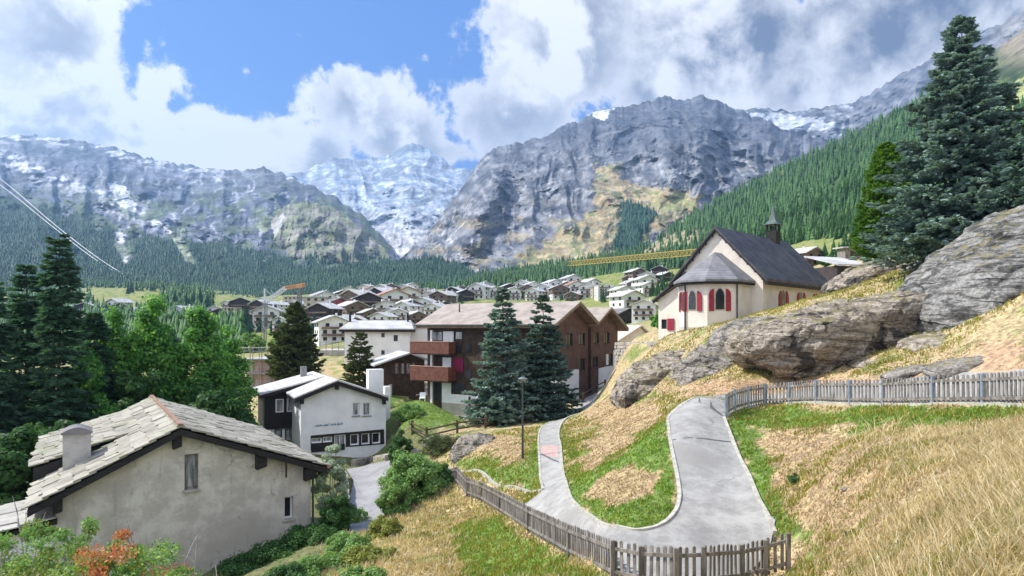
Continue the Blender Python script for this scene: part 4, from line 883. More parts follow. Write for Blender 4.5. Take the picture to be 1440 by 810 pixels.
mb = MB(); mb.tube([fr.P(sr + .5, wd_ - .3, rz(sr) - .1), fr.P(sr + .08, wd_ - .08, rz(sr) - .5), fr.P(sr + .08, wd_ - .08, -10.6)], .05, 8); mb.build('downpipe', M['darkmetal'], e)
s0, z0 = c2(88, 655, 3.4); s1, _ = c2(128, 655, 3.4); _, zt = c2(100, 604, 3.4); mb = MB()
n_ = 8; prof = [(s0, z0 - .9), (s1, z0 - .9), (s1, zt - .18)] + [(s0 + (s1 - s0) * (1 - k / n_), zt - .18 + .2 * math.sin(math.pi * k / n_)) for k in range(1, n_)] + [(s0, zt - .18)]
fr.prism(mb, prof, 3.4, 4.5); ch = mb.build('chimney', mat('chimney_render', (.36, .34, .32), (.48, .46, .43), 2, .9, .4, 10), e)
mb = MB(); fr.prism(mb, [(s0 - .06, zt - .2), (s1 + .06, zt - .2)] + [(s0 - .06 + (s1 - s0 + .12) * (1 - k / n_), zt - .14 + .22 * math.sin(math.pi * k / n_)) for k in range(0, n_ + 1)], 3.3, 4.6); mb.build('chimney_cap', M['roofdark'], ch)
s_, z_ = c2(353, 618, 8.); mb = MB(); mb.tube([fr.P(s_, 8, z_ - .8), fr.P(s_, 8, z_ + .45)], .07, 8); mb.build('vent_pipe', M['metal'], e)
s_, z_ = c2(336, 604, 9.); mb = MB(); fr.box(mb, s_ - .35, s_ + .35, 9, 9.5, z_ - .7, z_ + .12); mb.build('skylight', mat('rusty_box', (.20, .09, .07), (.26, .14, .11)), e)
# little annex at the lower left corner
e = empty('stone_annex', fr.P(el_[0] - 1.2, 1.2, -11), 'small annex with stepped pale stone slabs beside the left eave, bottom left corner', 'annex')
mb = MB(); a0, a1 = el_[0] - 4.2, el_[0] + .9; fr.box(mb, a0 + .2, a1, .6, 4.4, -11.3, -7.45); mb.build('wall', M['white'], e)
mb = MB(); slabroof(mb, a0 - .1, -8.0, a1 - .2, -7.15, .2, 4.8, 6, .6); mb.build('roof', mat('pale_slab', (.30, .29, .26), (.50, .49, .45), 2, .85, .4, 9, island=True), e)
mb = MB(); fr.slab(mb, a0, -8.06, a1, -7.2, .3, 4.7, .18); mb.build('roof_timber', M['blackwood'], e)

# ================================================================ white gabled house with black timber
fr = Fr(-15.05, 58, .9, .44); zr = c2(475, 534)[1]; apx = 0.
e = empty('white_gabled_house', fr.P(0, 5, -11.6), 'white gabled house with black timber eaves and a dark window band', 'house')
vl = c2(414, 559); vr = c2(547.3, 557); a_ = c2(475, 534)[0]; wd_ = .7
wl = c2(423, 580, wd_)[0]; wr = c2(542.6, 580, wd_)[0]
def rz(s, o=.5):
    return zr + ((vl[1] - zr) * (s - a_) / (vl[0] - a_) if s < a_ else (vr[1] - zr) * (s - a_) / (vr[0] - a_)) - o
def hole(x0, y0, x1, y1, d=wd_):
    p = c2((x0 + x1) / 2, (y0 + y1) / 2, d); Y_ = fr.P(p[0], d, 0)[1]; A = c2(x0, y0, d); B = c2(x1, y0, d); return (A[0], B[0], (HY - y1) / F * Y_, (HY - y0) / F * Y_)
upw = [hole(495.8, 566.5, 505.6, 584.5), hole(510.3, 566, 521, 584.5)]
bz0, bz1 = c2(487, 628.5, wd_)[1], c2(487, 609, wd_)[1]; b2z0 = c2(487, 625.5, wd_)[1]
xs_ = [c2(x, 610, wd_)[0] for x in (438, 452.5, 454, 467, 470, 486, 492.5, 504.5, 508, 519.5, 523, 534.5)]
band = [(xs_[0], xs_[1], bz0 + .55, bz1 - .25), (xs_[2], xs_[3], bz0 + .55, bz1 - .2), (xs_[4], xs_[5], bz0 - .0, bz1 - .12), (xs_[6], xs_[7], bz0 + .12, bz1 - .15), (xs_[8], xs_[9], bz0 + .12, bz1 - .15), (xs_[10], xs_[11], bz0 + .12, bz1 - .15)]
mb = MB(); facade(fr, mb, [(wl, rz(wl)), (a_, rz(a_)), (wr, rz(wr))], -13., upw + band, wd_, .22)
fr.prism(mb, [(wl, -13), (wr, -13), (wr, rz(wr)), (a_, rz(a_)), (wl, rz(wl))], wd_, 12.0, front=False); mb.build('wall', M['white'], e)
for h in upw: window(fr, e, h, M['white'], M['curtain'], wd_, .22, 0, M['metal'], .08)
for i, h in enumerate(band): window(fr, e, h, M['white'], M['curtain'] if i in (0, 1, 2) else M['glass'], wd_, .22, 1 if i == 2 else 0, None, .09)
mb = MB(); L_ = c2(436.8, 620, wd_)[0]; R_ = c2(540, 615, wd_)[0]
hb = [(b[0] - .01, b[1] + .01, b[2] - .01, b[3] + .01) for b in band]
facade(fr, mb, [(L_, bz1), (R_, bz1 + .12)], bz0, hb, wd_ - .04, .06); fr.box(mb, xs_[2] - 1.0, xs_[4] + .9, wd_ - .1, wd_ - .045, bz0 - .22, bz0 + .3); mb.build('timber_band', M['blackwood'], e)
# faint blue lettering on the gable: too small to read in the photograph, so strokes only
mb = MB(); s_, z_ = c2(443, 600.6, wd_); s1_, z1_ = c2(482, 597.6, wd_); rs = np.random.RandomState(2); n_ = 34
for k in range(n_):
    if k in (9, 17, 26): continue
    t = k / n_; a = s_ + (s1_ - s_) * t; z = z_ + (z1_ - z_) * t + .02; hgt = .16 if rs.rand() < .75 else .24; fr.box(mb, a, a + .03, wd_ - .02, wd_ - .004, z, z + hgt)
    if rs.rand() < .7: fr.box(mb, a + .03, a + .075, wd_ - .02, wd_ - .004, z + rs.choice([0, .07, .13]), z + .03 + rs.choice([0, .07, .1]))
mb.build('lettering', mat('blue_grey_lettering', (.12, .22, .33), (.16, .26, .36)), e)
# rear wing, black timber, set back on the left
dB = 5.3; ll = c2(365, 554.3, dB); wl2 = c2(372, 590, dB + .6)[0]
lz = ll[1]; sB = c2(447.6, 523.7, dB)[0]
g1_, g2_ = hole(387.4, 561, 399.2, 580, dB + .6), hole(403.2, 560, 414.8, 579, dB + .6); g3, g4 = hole(386, 604, 397, 622, dB + .6), hole(401, 603, 414, 622, dB + .6)
mid = c2(395, 603, dB + .6)[1]
rzl = lambda s, o=.5: zr + (lz - zr) * (s - a_) / (ll[0] - a_) - o
mb = MB(); facade(fr, mb, [(wl2, rzl(wl2)), (wl, rzl(wl))], mid, [g1_, g2_], dB + .6, .12); fr.prism(mb, [(wl2, mid), (wl, mid), (wl, rzl(wl)), (wl2, rzl(wl2))], dB + .6, 12., front=False)
mb.build('timber_wing', M['blackwood'], e)
mb = MB(); facade(fr, mb, [(wl2 + .2, mid), (wl, mid)], -13., [g3, g4], dB + .75, .12); fr.prism(mb, [(wl2 + .2, -13), (wl, -13), (wl, mid), (wl2 + .2, mid)], dB + .75, 12., front=False); mb.build('ground_floor_wall', M['white'], e)
for h in (g1_, g2_): window(fr, e, h, M['white'], M['curtain'], dB + .6, .12, 0, None, .1)
for h in (g3, g4): window(fr, e, h, M['blackwood'], M['curtain'], dB + .75, .12, 0, None, .1)
mb = MB(); fr.slab(mb, a_, zr, vr[0], vr[1], 0, 12.6, .12); fr.slab(mb, vl[0], vl[1], a_, zr, 0, dB, .12); fr.slab(mb, ll[0], lz, a_, zr, dB, 12.6, .12); rf = mb.build('roof', M['roofgrey'], e)
mb = MB(); o = .13; fr.slab(mb, a_, zr - o, vr[0] - .05, vr[1] - o, .06, 12.5, .34); fr.slab(mb, vl[0] + .05, vl[1] - o, a_, zr - o, .06, dB - .1, .34); fr.slab(mb, ll[0] + .06, lz - o, a_, zr - o, dB + .06, 12.5, .3); mb.build('eave_timber', M['blackwood'], e)
for px_ in (425, 474, 540.5): s_ = c2(px_, 560, .4)[0]; mb = MB(); zt = rz(s_, .45); fr.box(mb, s_ - .13, s_ + .13, .25, wd_, zt - .42, zt); mb.build('purlin', M['blackwood'], e)
mb = MB(); A = c2(518.5, 541, 8.4); B = c2(539.5, 541, 8.4); zt = c2(530, 519.5, 8.4)[1]; fr.box(mb, A[0], B[0], 8.4, 9.4, A[1] - 2.4, zt); mb.build('chimney', M['white'], e)
mb = MB(); A = c2(423.5, 528, 10.); B = c2(431.5, 528, 10.); zt = c2(427, 515.5, 10.)[1]; fr.box(mb, A[0], B[0], 10., 10.6, A[1] - 1.2, zt); mb.build('chimney', M['metal'], e)
mb = MB(); A = c2(541.5, 561, 4.5); B = c2(549, 561, 4.5); zt = c2(545, 543.5, 4.5)[1]; fr.box(mb, A[0], B[0], 4.5, 5.2, A[1] - 5.2, zt); mb.build('chimney', M['white'], e)

# ================================================================ brown apartment building
frg = Fr(7.0, 68., .53, .85); frg.n = (-.85, .53)      # gable plane: s runs back to the right, d runs left along the ridge
ll_ = math.hypot(.53, .85); frg.t = (.53 / ll_, .85 / ll_); frg.n = (-.85 / ll_, .53 / ll_)
zr1 = frg.cast(817.5, 423.5)[1]; vl1 = frg.cast(780.7, 455.5); vr1 = frg.cast(843, 453); ap2 = frg.cast(862, 431.5); vl2 = frg.cast(844.5, 451.5); vr2 = frg.cast(886, 461.5); LB = 17.2
e = empty('brown_apartment_building', frg.P(0, LB / 2, -9.), 'large brown clad apartment building with two gables, balconies and wide eaves', 'apartment building')
fr = frg; wd_ = 1.1
wlg = vl1[0] + 1.0; wmid = vr1[0] - .15; wrg = vr2[0] - 1.1
def rg1(s): return zr1 + ((vl1[1] - zr1) * s / vl1[0] if s < 0 else (vr1[1] - zr1) * s / vr1[0]) - .45
def rg2(s): return ap2[1] + ((vl2[1] - ap2[1]) * (s - ap2[0]) / (vl2[0] - ap2[0]) if s < ap2[0] else (vr2[1] - ap2[1]) * (s - ap2[0]) / (vr2[0] - ap2[0])) - .4
def hg(x0, y0, x1, y1, d=wd_):
    A = fr.cast(x0, (y0 + y1) / 2, d); B = fr.cast(x1, (y0 + y1) / 2, d); Ym = (fr.P(A[0], d, 0)[1] + fr.P(B[0], d, 0)[1]) / 2; return (A[0], B[0], (HY - y1) / F * Ym, (HY - y0) / F * Ym)
K = 3.376
def hc(x0, y0, x1, y1, d=wd_): return hg(560 + x0 / K, 380 + y0 / K, 560 + x1 / K, 380 + y1 / K, d)
gw = [hc(797, 300, 828, 358), hc(858, 298, 888, 355), hc(930, 295, 953, 348), hc(979, 296, 1003, 348), hc(768, 430, 806, 476), hc(864, 418, 889, 476), hc(922, 410, 950, 462), hc(996, 398, 1019, 450)]
gw = [(a, b, round(c, 3), round(d_, 3)) for a, b, c, d_ in gw]
mb = MB(); facade(fr, mb, [(wlg, rg1(wlg)), (0, rg1(0)), (wmid, rg1(wmid)), (wmid + .01, rg2(vl2[0])), (ap2[0], rg2(ap2[0])), (wrg, rg2(wrg))], -9.6, gw, wd_, .2)
fr.prism(mb, [(wlg, -11), (wmid, -11), (wmid, rg1(wmid)), (0, rg1(0)), (wlg, rg1(wlg))], wd_ + .001, LB - .9, front=False)
fr.prism(mb, [(wmid, -11), (wrg, -11), (wrg, rg2(wrg)), (ap2[0], rg2(ap2[0])), (wmid, rg2(vl2[0]))], wd_ + .001, 9., front=False); mb.build('wall', M['brownwood'], e)
for i, h in enumerate(gw):
    window(fr, e, h, M['redpaint'] if i == 4 else M['darkwood'], M['glass'], wd_, .2, 1, M['brownwood'], .07)
mb = MB(); h = hc(986, 398, 996, 450); fr.box(mb, h[0], h[1], wd_ - .06, wd_ - .01, h[2], h[3]); mb.build('shutter', M['white'], e)
# white lower walls of the gable side
A = hc(780, 487, 859, 610, -.6); mb = MB(); fr.box(mb, wlg - .05, hc(858, 500, 859, 600, .3)[0], .3, wd_ - .004, -9.5, A[3] + .1); mb.build('lower_wall', M['white'], e)
q = [fr.cast(560 + x / K, 380 + y / K, wd_ - .03) for x, y in ((950, 545), (1047, 492), (1048, 376), (1022, 378), (1020, 450), (952, 466))]; q[0] = (q[0][0], -9.5); q[1] = (q[1][0], -9.5)
mb = MB(); fr.prism(mb, q, wd_ - .03, wd_ - .004); mb.build('lower_wall', M['white'], e)
h = hc(780, 560, 802, 622, .3); mb = MB(); fr.box(mb, h[0], h[1], .24, .296, h[2], h[3]); dr = mb.build('door', M['blackwood'], e)
for x in (907, 914): h = hc(x - 2, 280, x + 2, 600, wd_ - .05); mb = MB(); mb.tube([fr.P(h[0], wd_ - .08, 0.), fr.P(h[0], wd_ - .08, -9)], .07, 6); mb.build('downpipe', M['darkwood'], e)
# roofs
mb = MB(); fr.slab(mb, vl1[0], vl1[1], 0, zr1, 0, LB, .13); fr.slab(mb, 0, zr1, vr1[0], vr1[1], 0, LB, .13); mb.build('roof', M['roofbrown'], e)
mb = MB(); fr.slab(mb, vl2[0] - .7, vl2[1] - .35, ap2[0], ap2[1], .12, 9.5, .13); fr.slab(mb, ap2[0], ap2[1], vr2[0], vr2[1], .12, 9.5, .13); mb.build('roof', M['roofbrown'], e)
mb = MB(); o = .14; fr.slab(mb, vl1[0] + .05, vl1[1] - o, 0, zr1 - o, .05, LB - .05, .26); fr.slab(mb, 0, zr1 - o, vr1[0], vr1[1] - o, .05, LB - .05, .26); fr.slab(mb, vl2[0] - .4, vl2[1] - o - .2, ap2[0], ap2[1] - o, .17, 9.4, .22); fr.slab(mb, ap2[0], ap2[1] - o, vr2[0], vr2[1] - o, .17, 9.4, .22)
mb.build('eave_timber', mat('eave_boards', (.19, .13, .09), (.27, .20, .15), 2, .8), e)
mb = MB(); fr.box(mb, vl1[0] - .14, vl1[0], 0, LB, vl1[1] - .2, vl1[1] - .06); mb.build('gutter', M['darkmetal'], e)
s_, z_ = -2.3, 1.6; mb = MB(); mb.tube([fr.P(s_, 13.6, z_ - .3), fr.P(s_, 13.6, z_ + 1.0)], [.1, .06], 6); mb.build('vent_pipe', M['darkmetal'], e)
# long side facing left-front: a frame along the eave
o0 = frg.P(vl1[0], LB, 0); frl = Fr(o0[0], o0[1], .85, -.53); fr = frl; frl.n = frg.t; WL = wlg - vl1[0] - .03     # s from the left end towards the near corner
def hl(x0, y0, x1, y1, d=WL): return hg(560 + x0 / K, 380 + y0 / K, 560 + x1 / K, 380 + y1 / K, d)
s_end = LB - wd_
top = vl1[1] + .15
def lbox(name, x0, y0, x1, y1, d0, d1, m, par=None):
    h = hl(x0, y0, x1, y1, d0); mb = MB(); fr.box(mb, h[0], h[1], d0, d1, h[2], h[3]); return mb.build(name, m, par or e)
h0 = hl(155, 270, 160, 600)[0]
mb = MB(); fr.box(mb, h0, s_end - .01, WL, WL + .027, -10.5, top); mb.build('long_wall', M['darkwood'], e)
lbox('wall_panel', 213, 290, 262, 392, WL - .06, WL - .005, M['white']); lbox('wall_panel', 210, 414, 250, 466, WL - .06, WL - .005, M['white']); 
lw = lbox('lower_wall', 207, 535, 250, 606, WL - .06, WL - .005, M['white']); lbox('lower_wall', 207, 600, 690, 648, WL - .05, WL - .003, M['white'])
lbox('plinth', 207, 645, 700, 720, WL - .08, WL - .004, M['plinth'])
lbox('lower_wall', 700, 476, 760, 500, WL - .05, WL - .004, M['white']); lbox('lower_wall', 690, 600, 745, 660, WL - .06, WL - .004, M['white'])
for (x0, y0, x1, y1) in ((165, 290, 212, 336), (272, 290, 306, 330), (160, 530, 205, 618), (250, 660, 300, 700), (262, 350, 300, 395), (320, 350, 350, 395), (320, 470, 350, 520), (262, 535, 320, 590)):
    h = hl(x0, y0, x1, y1, WL - .03); mb = MB(); fr.box(mb, h[0], h[1], WL - .05, WL - .006, h[2], h[3]); w_ = mb.build('window', M['darkwood'], e); p = MB(); fr.box(p, h[0] + .08, h[1] - .08, WL - .075, WL - .052, h[2] + .08, h[3] - .08); p.build('pane', M['curtain'] if x0 < 300 and y0 < 300 else M['glass'], w_)
lbox('awning', 258, 416, 308, 482, WL - .12, WL - .075, M['magenta'])
mb = MB(); h = hl(152, 285, 158, 620, .35); fr.box(mb, h[0], h[0] + .22, .35, .55, h[2] - .3, h[3]); mb.build('balcony_post', M['white'], e)
for (y0, y1, ext) in ((340, 400, 250), (458, 528, 248)):
    hA = hl(57, y0, ext, y1, -.35); zf = hA[2]; zt = hA[3]; a0, a1 = hA[0], hl(57, y0, ext - 10, y1, -.35)[1]
    mb = MB(); fr.box(mb, a0, a1, -.35, WL - .003, zf - .02, zf + .14); b_ = mb.build('balcony', M['darkwood'], e)
    mb = MB(); fr.box(mb, a0, a1, -.38, -.352, zf + .1, zt); fr.box(mb, a0, a0 + .06, -.352, WL - .004, zf + .141, zt); fr.box(mb, a1 - .06, a1, -.352, WL - .004, zf + .141, zt); mb.build('balcony_front', M['redwood'], b_)
    mb = MB(); fr.box(mb, a0 - .04, a1 + .04, -.42, -.3, zt, zt + .07); mb.build('handrail', mat('pale_handrail', (.40, .25, .18), (.5, .33, .25)), b_)
for x in (430, 505, 620, 700):   # balconies in the dark behind the spruces
    h = hl(x - 60, 400, x + 10, 450, .2); mb = MB(); fr.box(mb, h[0], h[1], .2, WL - .003, h[2], h[2] + .12); fr.box(mb, h[0], h[1], .2, .26, h[2] + .12, h[3]); mb.build('balcony', M['darkwood'], e)
lbox('drainpipe', 333, 600, 341, 700, WL - .2, WL - .1, M['darkmetal'])

# ================================================================ chapel
fr = Fr(15.16, 50., .714, -.70); fr.n = (.70, .714)
e = empty('chapel', fr.P(0, 6.5, -1.6), 'cream plastered chapel with a steep slate roof, polygonal apse and red shutters', 'chapel')
zt = fr.cast(1005, 318)[1]; LR = 13.4; er = fr.cast(1078, 391.5); el_ = (-3.95, er[1]); wd_ = .35
zAx = fr.cast(915, 421.5)                      # foot of the annex roof
an0 = fr.cast(957.8, 384.6)
wr = er[0] - .42; wlm = -3.3
rz = lambda s: zt - (zt - er[1]) * abs(s) / er[0] - .22
mb = MB(); mb_ = [(wlm, -1.8), (wr, -1.8), (wr, rz(wr)), (0, rz(0)), (wlm, rz(wlm))]; fr.prism(mb, mb_, wd_, LR - .3); mb.build('wall', M['cream'], e)
th = .2
mb = MB(); fr.slab(mb, 0, zt, er[0], er[1], 0, LR, th); fr.slab(mb, el_[0], el_[1], 0, zt, 0, LR, th); rfo = mb.build('roof', M['slate'], e)
mb = MB()
for (a, b) in (((0, zt - th), (er[0], er[1] - th)), ((el_[0], el_[1] - th), (0, zt - th))): fr.slab(mb, a[0], a[1] - .003, b[0], b[1] - .003, .04, .22, .16)
fr.box(mb, er[0] - .12, er[0] + .06, 0.02, LR, er[1] - .42, er[1] - th - .003)
for k in range(7):
    s = er[0] * (k + .6) / 7.2; fr.box(mb, s - .05, s + .05, .03, .34, rz(s) - .2, rz(s) + .03); fr.box(mb, -s - .05, -s + .05, .03, .34, rz(s) - .2, rz(s) + .03)
mb.build('verge_board', M['blackwood'], e)
# annex under the continued left slope
aw = zAx[0] + .35; a1z = lambda s: an0[1] + (zAx[1] - an0[1]) * (s - an0[0]) / (zAx[0] - an0[0]) 
hw = None; fr2 = fr
A = fr.cast(930, 462.5, .6); B = fr.cast(937.6, 449, .6); hwn = (A[0], B[0], A[1], B[1])
mb = MB(); facade(fr, mb, [(aw, a1z(aw) - .2), (-1.9, a1z(-1.9) - .2 if False else a1z(an0[0]) - .1)], -1.8, [hwn], .6, .15); fr.prism(mb, [(aw, -1.8), (-3.31, -1.8), (-3.31, a1z(-3.31) - .2), (aw, a1z(aw) - .2)], .6, 8., front=False); mb.build('annex_wall', M['cream'], e)
window(fr, e, hwn, M['darkwood'], M['glass'], .6, .15, 0, None, .05)
mb = MB(); A = fr.cast(938.4, 464.5, .55); B = fr.cast(948, 448, .55); fr.box(mb, A[0], B[0], .52, .57, A[1], B[1]); mb.build('shutter', M['redpaint'], e)
mb = MB(); fr.slab(mb, zAx[0], zAx[1], -2.6, a1z(-2.6), .2, 8.4, .16); mb.build('annex_roof', M['slate'], e)
mb = MB(); fr.slab(mb, zAx[0] + .03, zAx[1] - .163, -2.6, a1z(-2.6) - .163, .24, .4, .14); mb.build('annex_verge', M['blackwood'], e)
# apse
ac = [(2.7, 0), (2.7, 2.38), (1.3, 3.9), (-.4, 3.9), (-1.8, 2.4), (-1.8, 0)]      # (s, depth in front of the gable wall)
W3 = lambda s, d, z: fr.P(s, wd_ - d, z)
zae = (HY - 396) / F * fr.P(1.3, wd_ - 3.9, 0)[1]
mb = MB(); n = len(ac); v = [W3(s, d, -1.8) for s, d in ac] + [W3(s, d, zae) for s, d in ac]; mb.add(v, [(i + 1, i, i + n, i + 1 + n) for i in range(n - 1)] + [tuple(range(n, 2 * n))]); mb.build('apse_wall', M['cream'], e)
ctr = (.35, .0)
def grow(s, d, k): return (ctr[0] + (s - ctr[0]) * k, d * k if d else d)
zpl = .02
mb = MB(); v = []
for z in (-1.8, zpl):
    for s, d in ac: g = grow(s, d, 1.006); v.append(W3(g[0], g[1], z))
mb.add(v, [(i + 1, i, i + n, i + 1 + n) for i in range(n - 1)] + [tuple(range(n, 2 * n))]); mb.build('plinth', M['plinth'], e)
zaa = fr.cast(1005.3, 358.8)[1]
def aroof(dz, k, name, m, par):
    mb = MB(); v = [W3(*grow(s, d, k), zae + dz) for s, d in ac]; v += [W3(.35, .0, zaa + dz), W3(.35, 1.1, zaa + dz - .02)]
    nn = len(ac); f = [(i + 1, i, nn + 1) for i in range(1, nn - 2)] + [(1, 0, nn, nn + 1), (nn - 1, nn - 2, nn + 1, nn)]
    vb = [(x, y, z - .16) for x, y, z in v[:nn]]; b = len(v); v += vb; f += [(i, i + 1, b + i + 1, b + i) for i in range(nn - 1)] + [tuple(b + i for i in range(nn))]
    mb.add(v, f); return mb.build(name, m, par)
aroof(.16, 1.13, 'apse_roof', mat('grey_slate_lit', (.17, .17, .18), (.25, .25, .26), 1.2, .6, .4, 6, bands=(2, .2, .2, .5)), e)
mb = MB(); v = []
for z in (zae - .16, zae - .004):
    for s, d in ac: v.append(W3(*grow(s, d, 1.11), z))
mb.add(v, [(i + 1, i, i + n, i + 1 + n) for i in range(n - 1)] + [tuple(range(n, 2 * n)), tuple(range(n - 1, -1, -1))]); mb.build('apse_eave', M['blackwood'], e)
def facefr(i):
    p = W3(*ac[i + 1], 0); q = W3(*ac[i], 0); f_ = Fr(p[0], p[1], q[0] - p[0], q[1] - p[1]); return f_, math.hypot(q[0] - p[0], q[1] - p[1])
def lancet(f_, c, w, z0, z1, d, m, name, par, thick=.03):
    r = w / 2; hs_ = z1 - z0 - w * .95; pts = [(c - r, z0), (c + r, z0), (c + r, z0 + hs_)]
    for k in range(1, 7): t = k / 7; pts.append((c + r * math.cos(t * math.pi / 2) ** 1.2, z0 + hs_ + w * .95 * math.sin(t * math.pi / 2) ** .9))
    pts.append((c, z1)); 
    for k in range(6, 0, -1): t = k / 7; pts.append((c - r * math.cos(t * math.pi / 2) ** 1.2, z0 + hs_ + w * .95 * math.sin(t * math.pi / 2) ** .9))
    pts.append((c - r, z0 + hs_)); mb = MB(); f_.prism(mb, pts, d - thick, d); return mb.build(name, m, par)
def shut(f_, c, w, z0, z1, outer, par, d=-.02):
    # leaf of a lancet shutter: tall on the window side, curved on the other
    s = outer; pts = [(c - s * w / 2, z0), (c + s * w / 2, z0), (c + s * w / 2, z1 - w * 1.25)]
    for k in range(1, 6): t = k / 6; pts.append((c + s * w / 2 - s * w * (1 - math.cos(t * math.pi / 2)), z1 - w * 1.25 + w * 1.25 * math.sin(t * math.pi / 2)))
    pts.append((c - s * w / 2, z1))
    if s < 0: pts = pts[::-1]
    mb = MB(); f_.prism(mb, pts, d - .05, d); return mb.build('shutter', M['redpaint'], par)
def lwin(f_, c, w, z0, z1, sw):
    b = lancet(f_, c, w + .12, z0 - .06, z1 + .08, -.004, M['concrete'], 'window', e, .03); lancet(f_, c, w, z0, z1, -.036, M['glass'], 'pane', b, .012)
    shut(f_, c - w / 2 - sw / 2 - .12, sw, z0 - .12, z1 - .0, -1, e); shut(f_, c + w / 2 + sw / 2 + .12, sw, z0 - .12, z1 - .0, 1, e)
for i, (w_, sw) in ((1, (.60, .36)), (2, (.56, .36)), (3, (.56, .36))):
    f_, L = facefr(i)
    if i == 1: A = f_.cast(1005.9, 435); B = f_.cast(1018.4, 406)
    elif i == 2: A = f_.cast(969.3, 435.3); B = f_.cast(978.2, 409.5)
    else: A = (L / 2 - .3, 1.25); B = (L / 2 + .3, 2.6)
    lwin(f_, (A[0] + B[0]) / 2, w_, A[1], B[1], sw)
p = MB(); q = W3(-.4, 3.97, 0); p.tube([(q[0], q[1], zae), (q[0], q[1], -1.5)], .055, 8); p.build('downpipe', M['darkmetal'], e)
p = MB(); q = W3(2.77, 2.42, 0); p.tube([(q[0], q[1], zae), (q[0], q[1], -1.2)], .055, 8); p.build('downpipe', M['darkmetal'], e)
# side wall windows
q = fr.P(wr, wd_, 0); fs = Fr(q[0], q[1], .70, .714); fs.n = (-.714, .70)
for px_ in (1101.5, 1126.5, 1148, 1166): 
    s_, z_ = fs.cast(px_, 432); 
    if s_ < 12: lwin(fs, s_, .62, 1.05, 2.72, .46)
# belfry
bz = zt; bd = 10.4; mb = MB(); fr.box(mb, -.42, .42, bd - .42, bd + .42, bz - .5, bz + .62); bf = mb.build('belfry', M['blackwood'], e)
mb = MB()
for a in (-.36, .36):
    for d in (-.36, .36): fr.box(mb, a - .06, a + .06, bd + d - .06, bd + d + .06, bz + .62, bz + 1.25)
mb.build('belfry_post', M['blackwood'], bf)
mb = MB(); mb.tube([fr.P(0, bd, bz + .72), fr.P(0, bd, bz + .85), fr.P(0, bd, bz + 1.12)], [.2, .16, .06], 10); mb.build('bell', M['darkmetal'], bf)
mb = MB(); pr = [(0, .66), (.10, .50), (.38, .29), (.85, .17), (1.45, .08), (1.9, .03)]; v = []; f = []
for z, r in pr:
    for k in range(4): a = [(-1, -1), (1, -1), (1, 1), (-1, 1)][k]; v.append(fr.P(a[0] * r, bd + a[1] * r, bz + 1.22 + z))
for i in range(len(pr) - 1):
    for k in range(4): f.append((i * 4 + k, i * 4 + (k + 1) % 4, (i + 1) * 4 + (k + 1) % 4, (i + 1) * 4 + k))
f += [(3, 2, 1, 0)]; mb.add(v, f); spx = mb.build('spire', M['copper'], bf)
mb = MB(); zc = bz + 3.1; c_ = fr.P(0, bd, 0); mb.bar((c_[0], c_[1], zc), (c_[0], c_[1], zc + .62), .05); fr.box(mb, -.17, .17, bd - .025, bd + .025, zc + .36, zc + .41); mb.build('cross', M['darkmetal'], spx)
# stone retaining wall left of the chapel
def rubble(name, pts, h0, h1, th, label, cat, rows=6, w=.45, m=None):
    rngw = np.random.RandomState(len(label)); P = np.array(pts, float); mb = MB(); L = np.linalg.norm(np.diff(P[:, :2], axis=0), axis=1)
    for a, b, l in zip(P[:-1], P[1:], L):
        t = (b - a)[:2] / l; nrm_ = np.array((-t[1], t[0]))
        for r in range(rows):
            s = rngw.uniform(-.2, 0)
            while s < l:
                ww = w * rngw.uniform(.5, 1.5); z0 = a[2] + (b[2] - a[2]) * s / l; base_ = z0 - h0; hh = (h0 + h1) / rows
                p = a[:2] + t * max(s, 0); q = a[:2] + t * min(s + ww - .03, l); o = rngw.uniform(-.06, .06); zz = base_ + r * hh
                mb.hexa([(*(p - nrm_ * (th / 2 + o)), zz), (*(q - nrm_ * (th / 2 + o)), zz), (*(q + nrm_ * th / 2), zz), (*(p + nrm_ * th / 2), zz), (*(p - nrm_ * (th / 2 + o - .02)), zz + hh - .03), (*(q - nrm_ * (th / 2 + o - .02)), zz + hh - rngw.uniform(.02, .06)), (*(q + nrm_ * th / 2), zz + hh - .02), (*(p + nrm_ * th / 2), zz + hh - .02)]); s += ww
    return mb.own(name, m or mat('rubble_stone', (.26, .24, .21), (.46, .42, .36), 2.5, .9, .5, 14, island=True), label, cat)
a_p = lambda px, py, Y: ((px - HX) / F * Y, Y, (HY - py) / F * Y)
rubble('stone_wall', [a_p(868, 481, 62), a_p(905, 480, 56), a_p(935, 480, 50.5)], 2.6, 0, .5, 'rubble retaining wall below the left side of the chapel', 'wall', 9, .5)
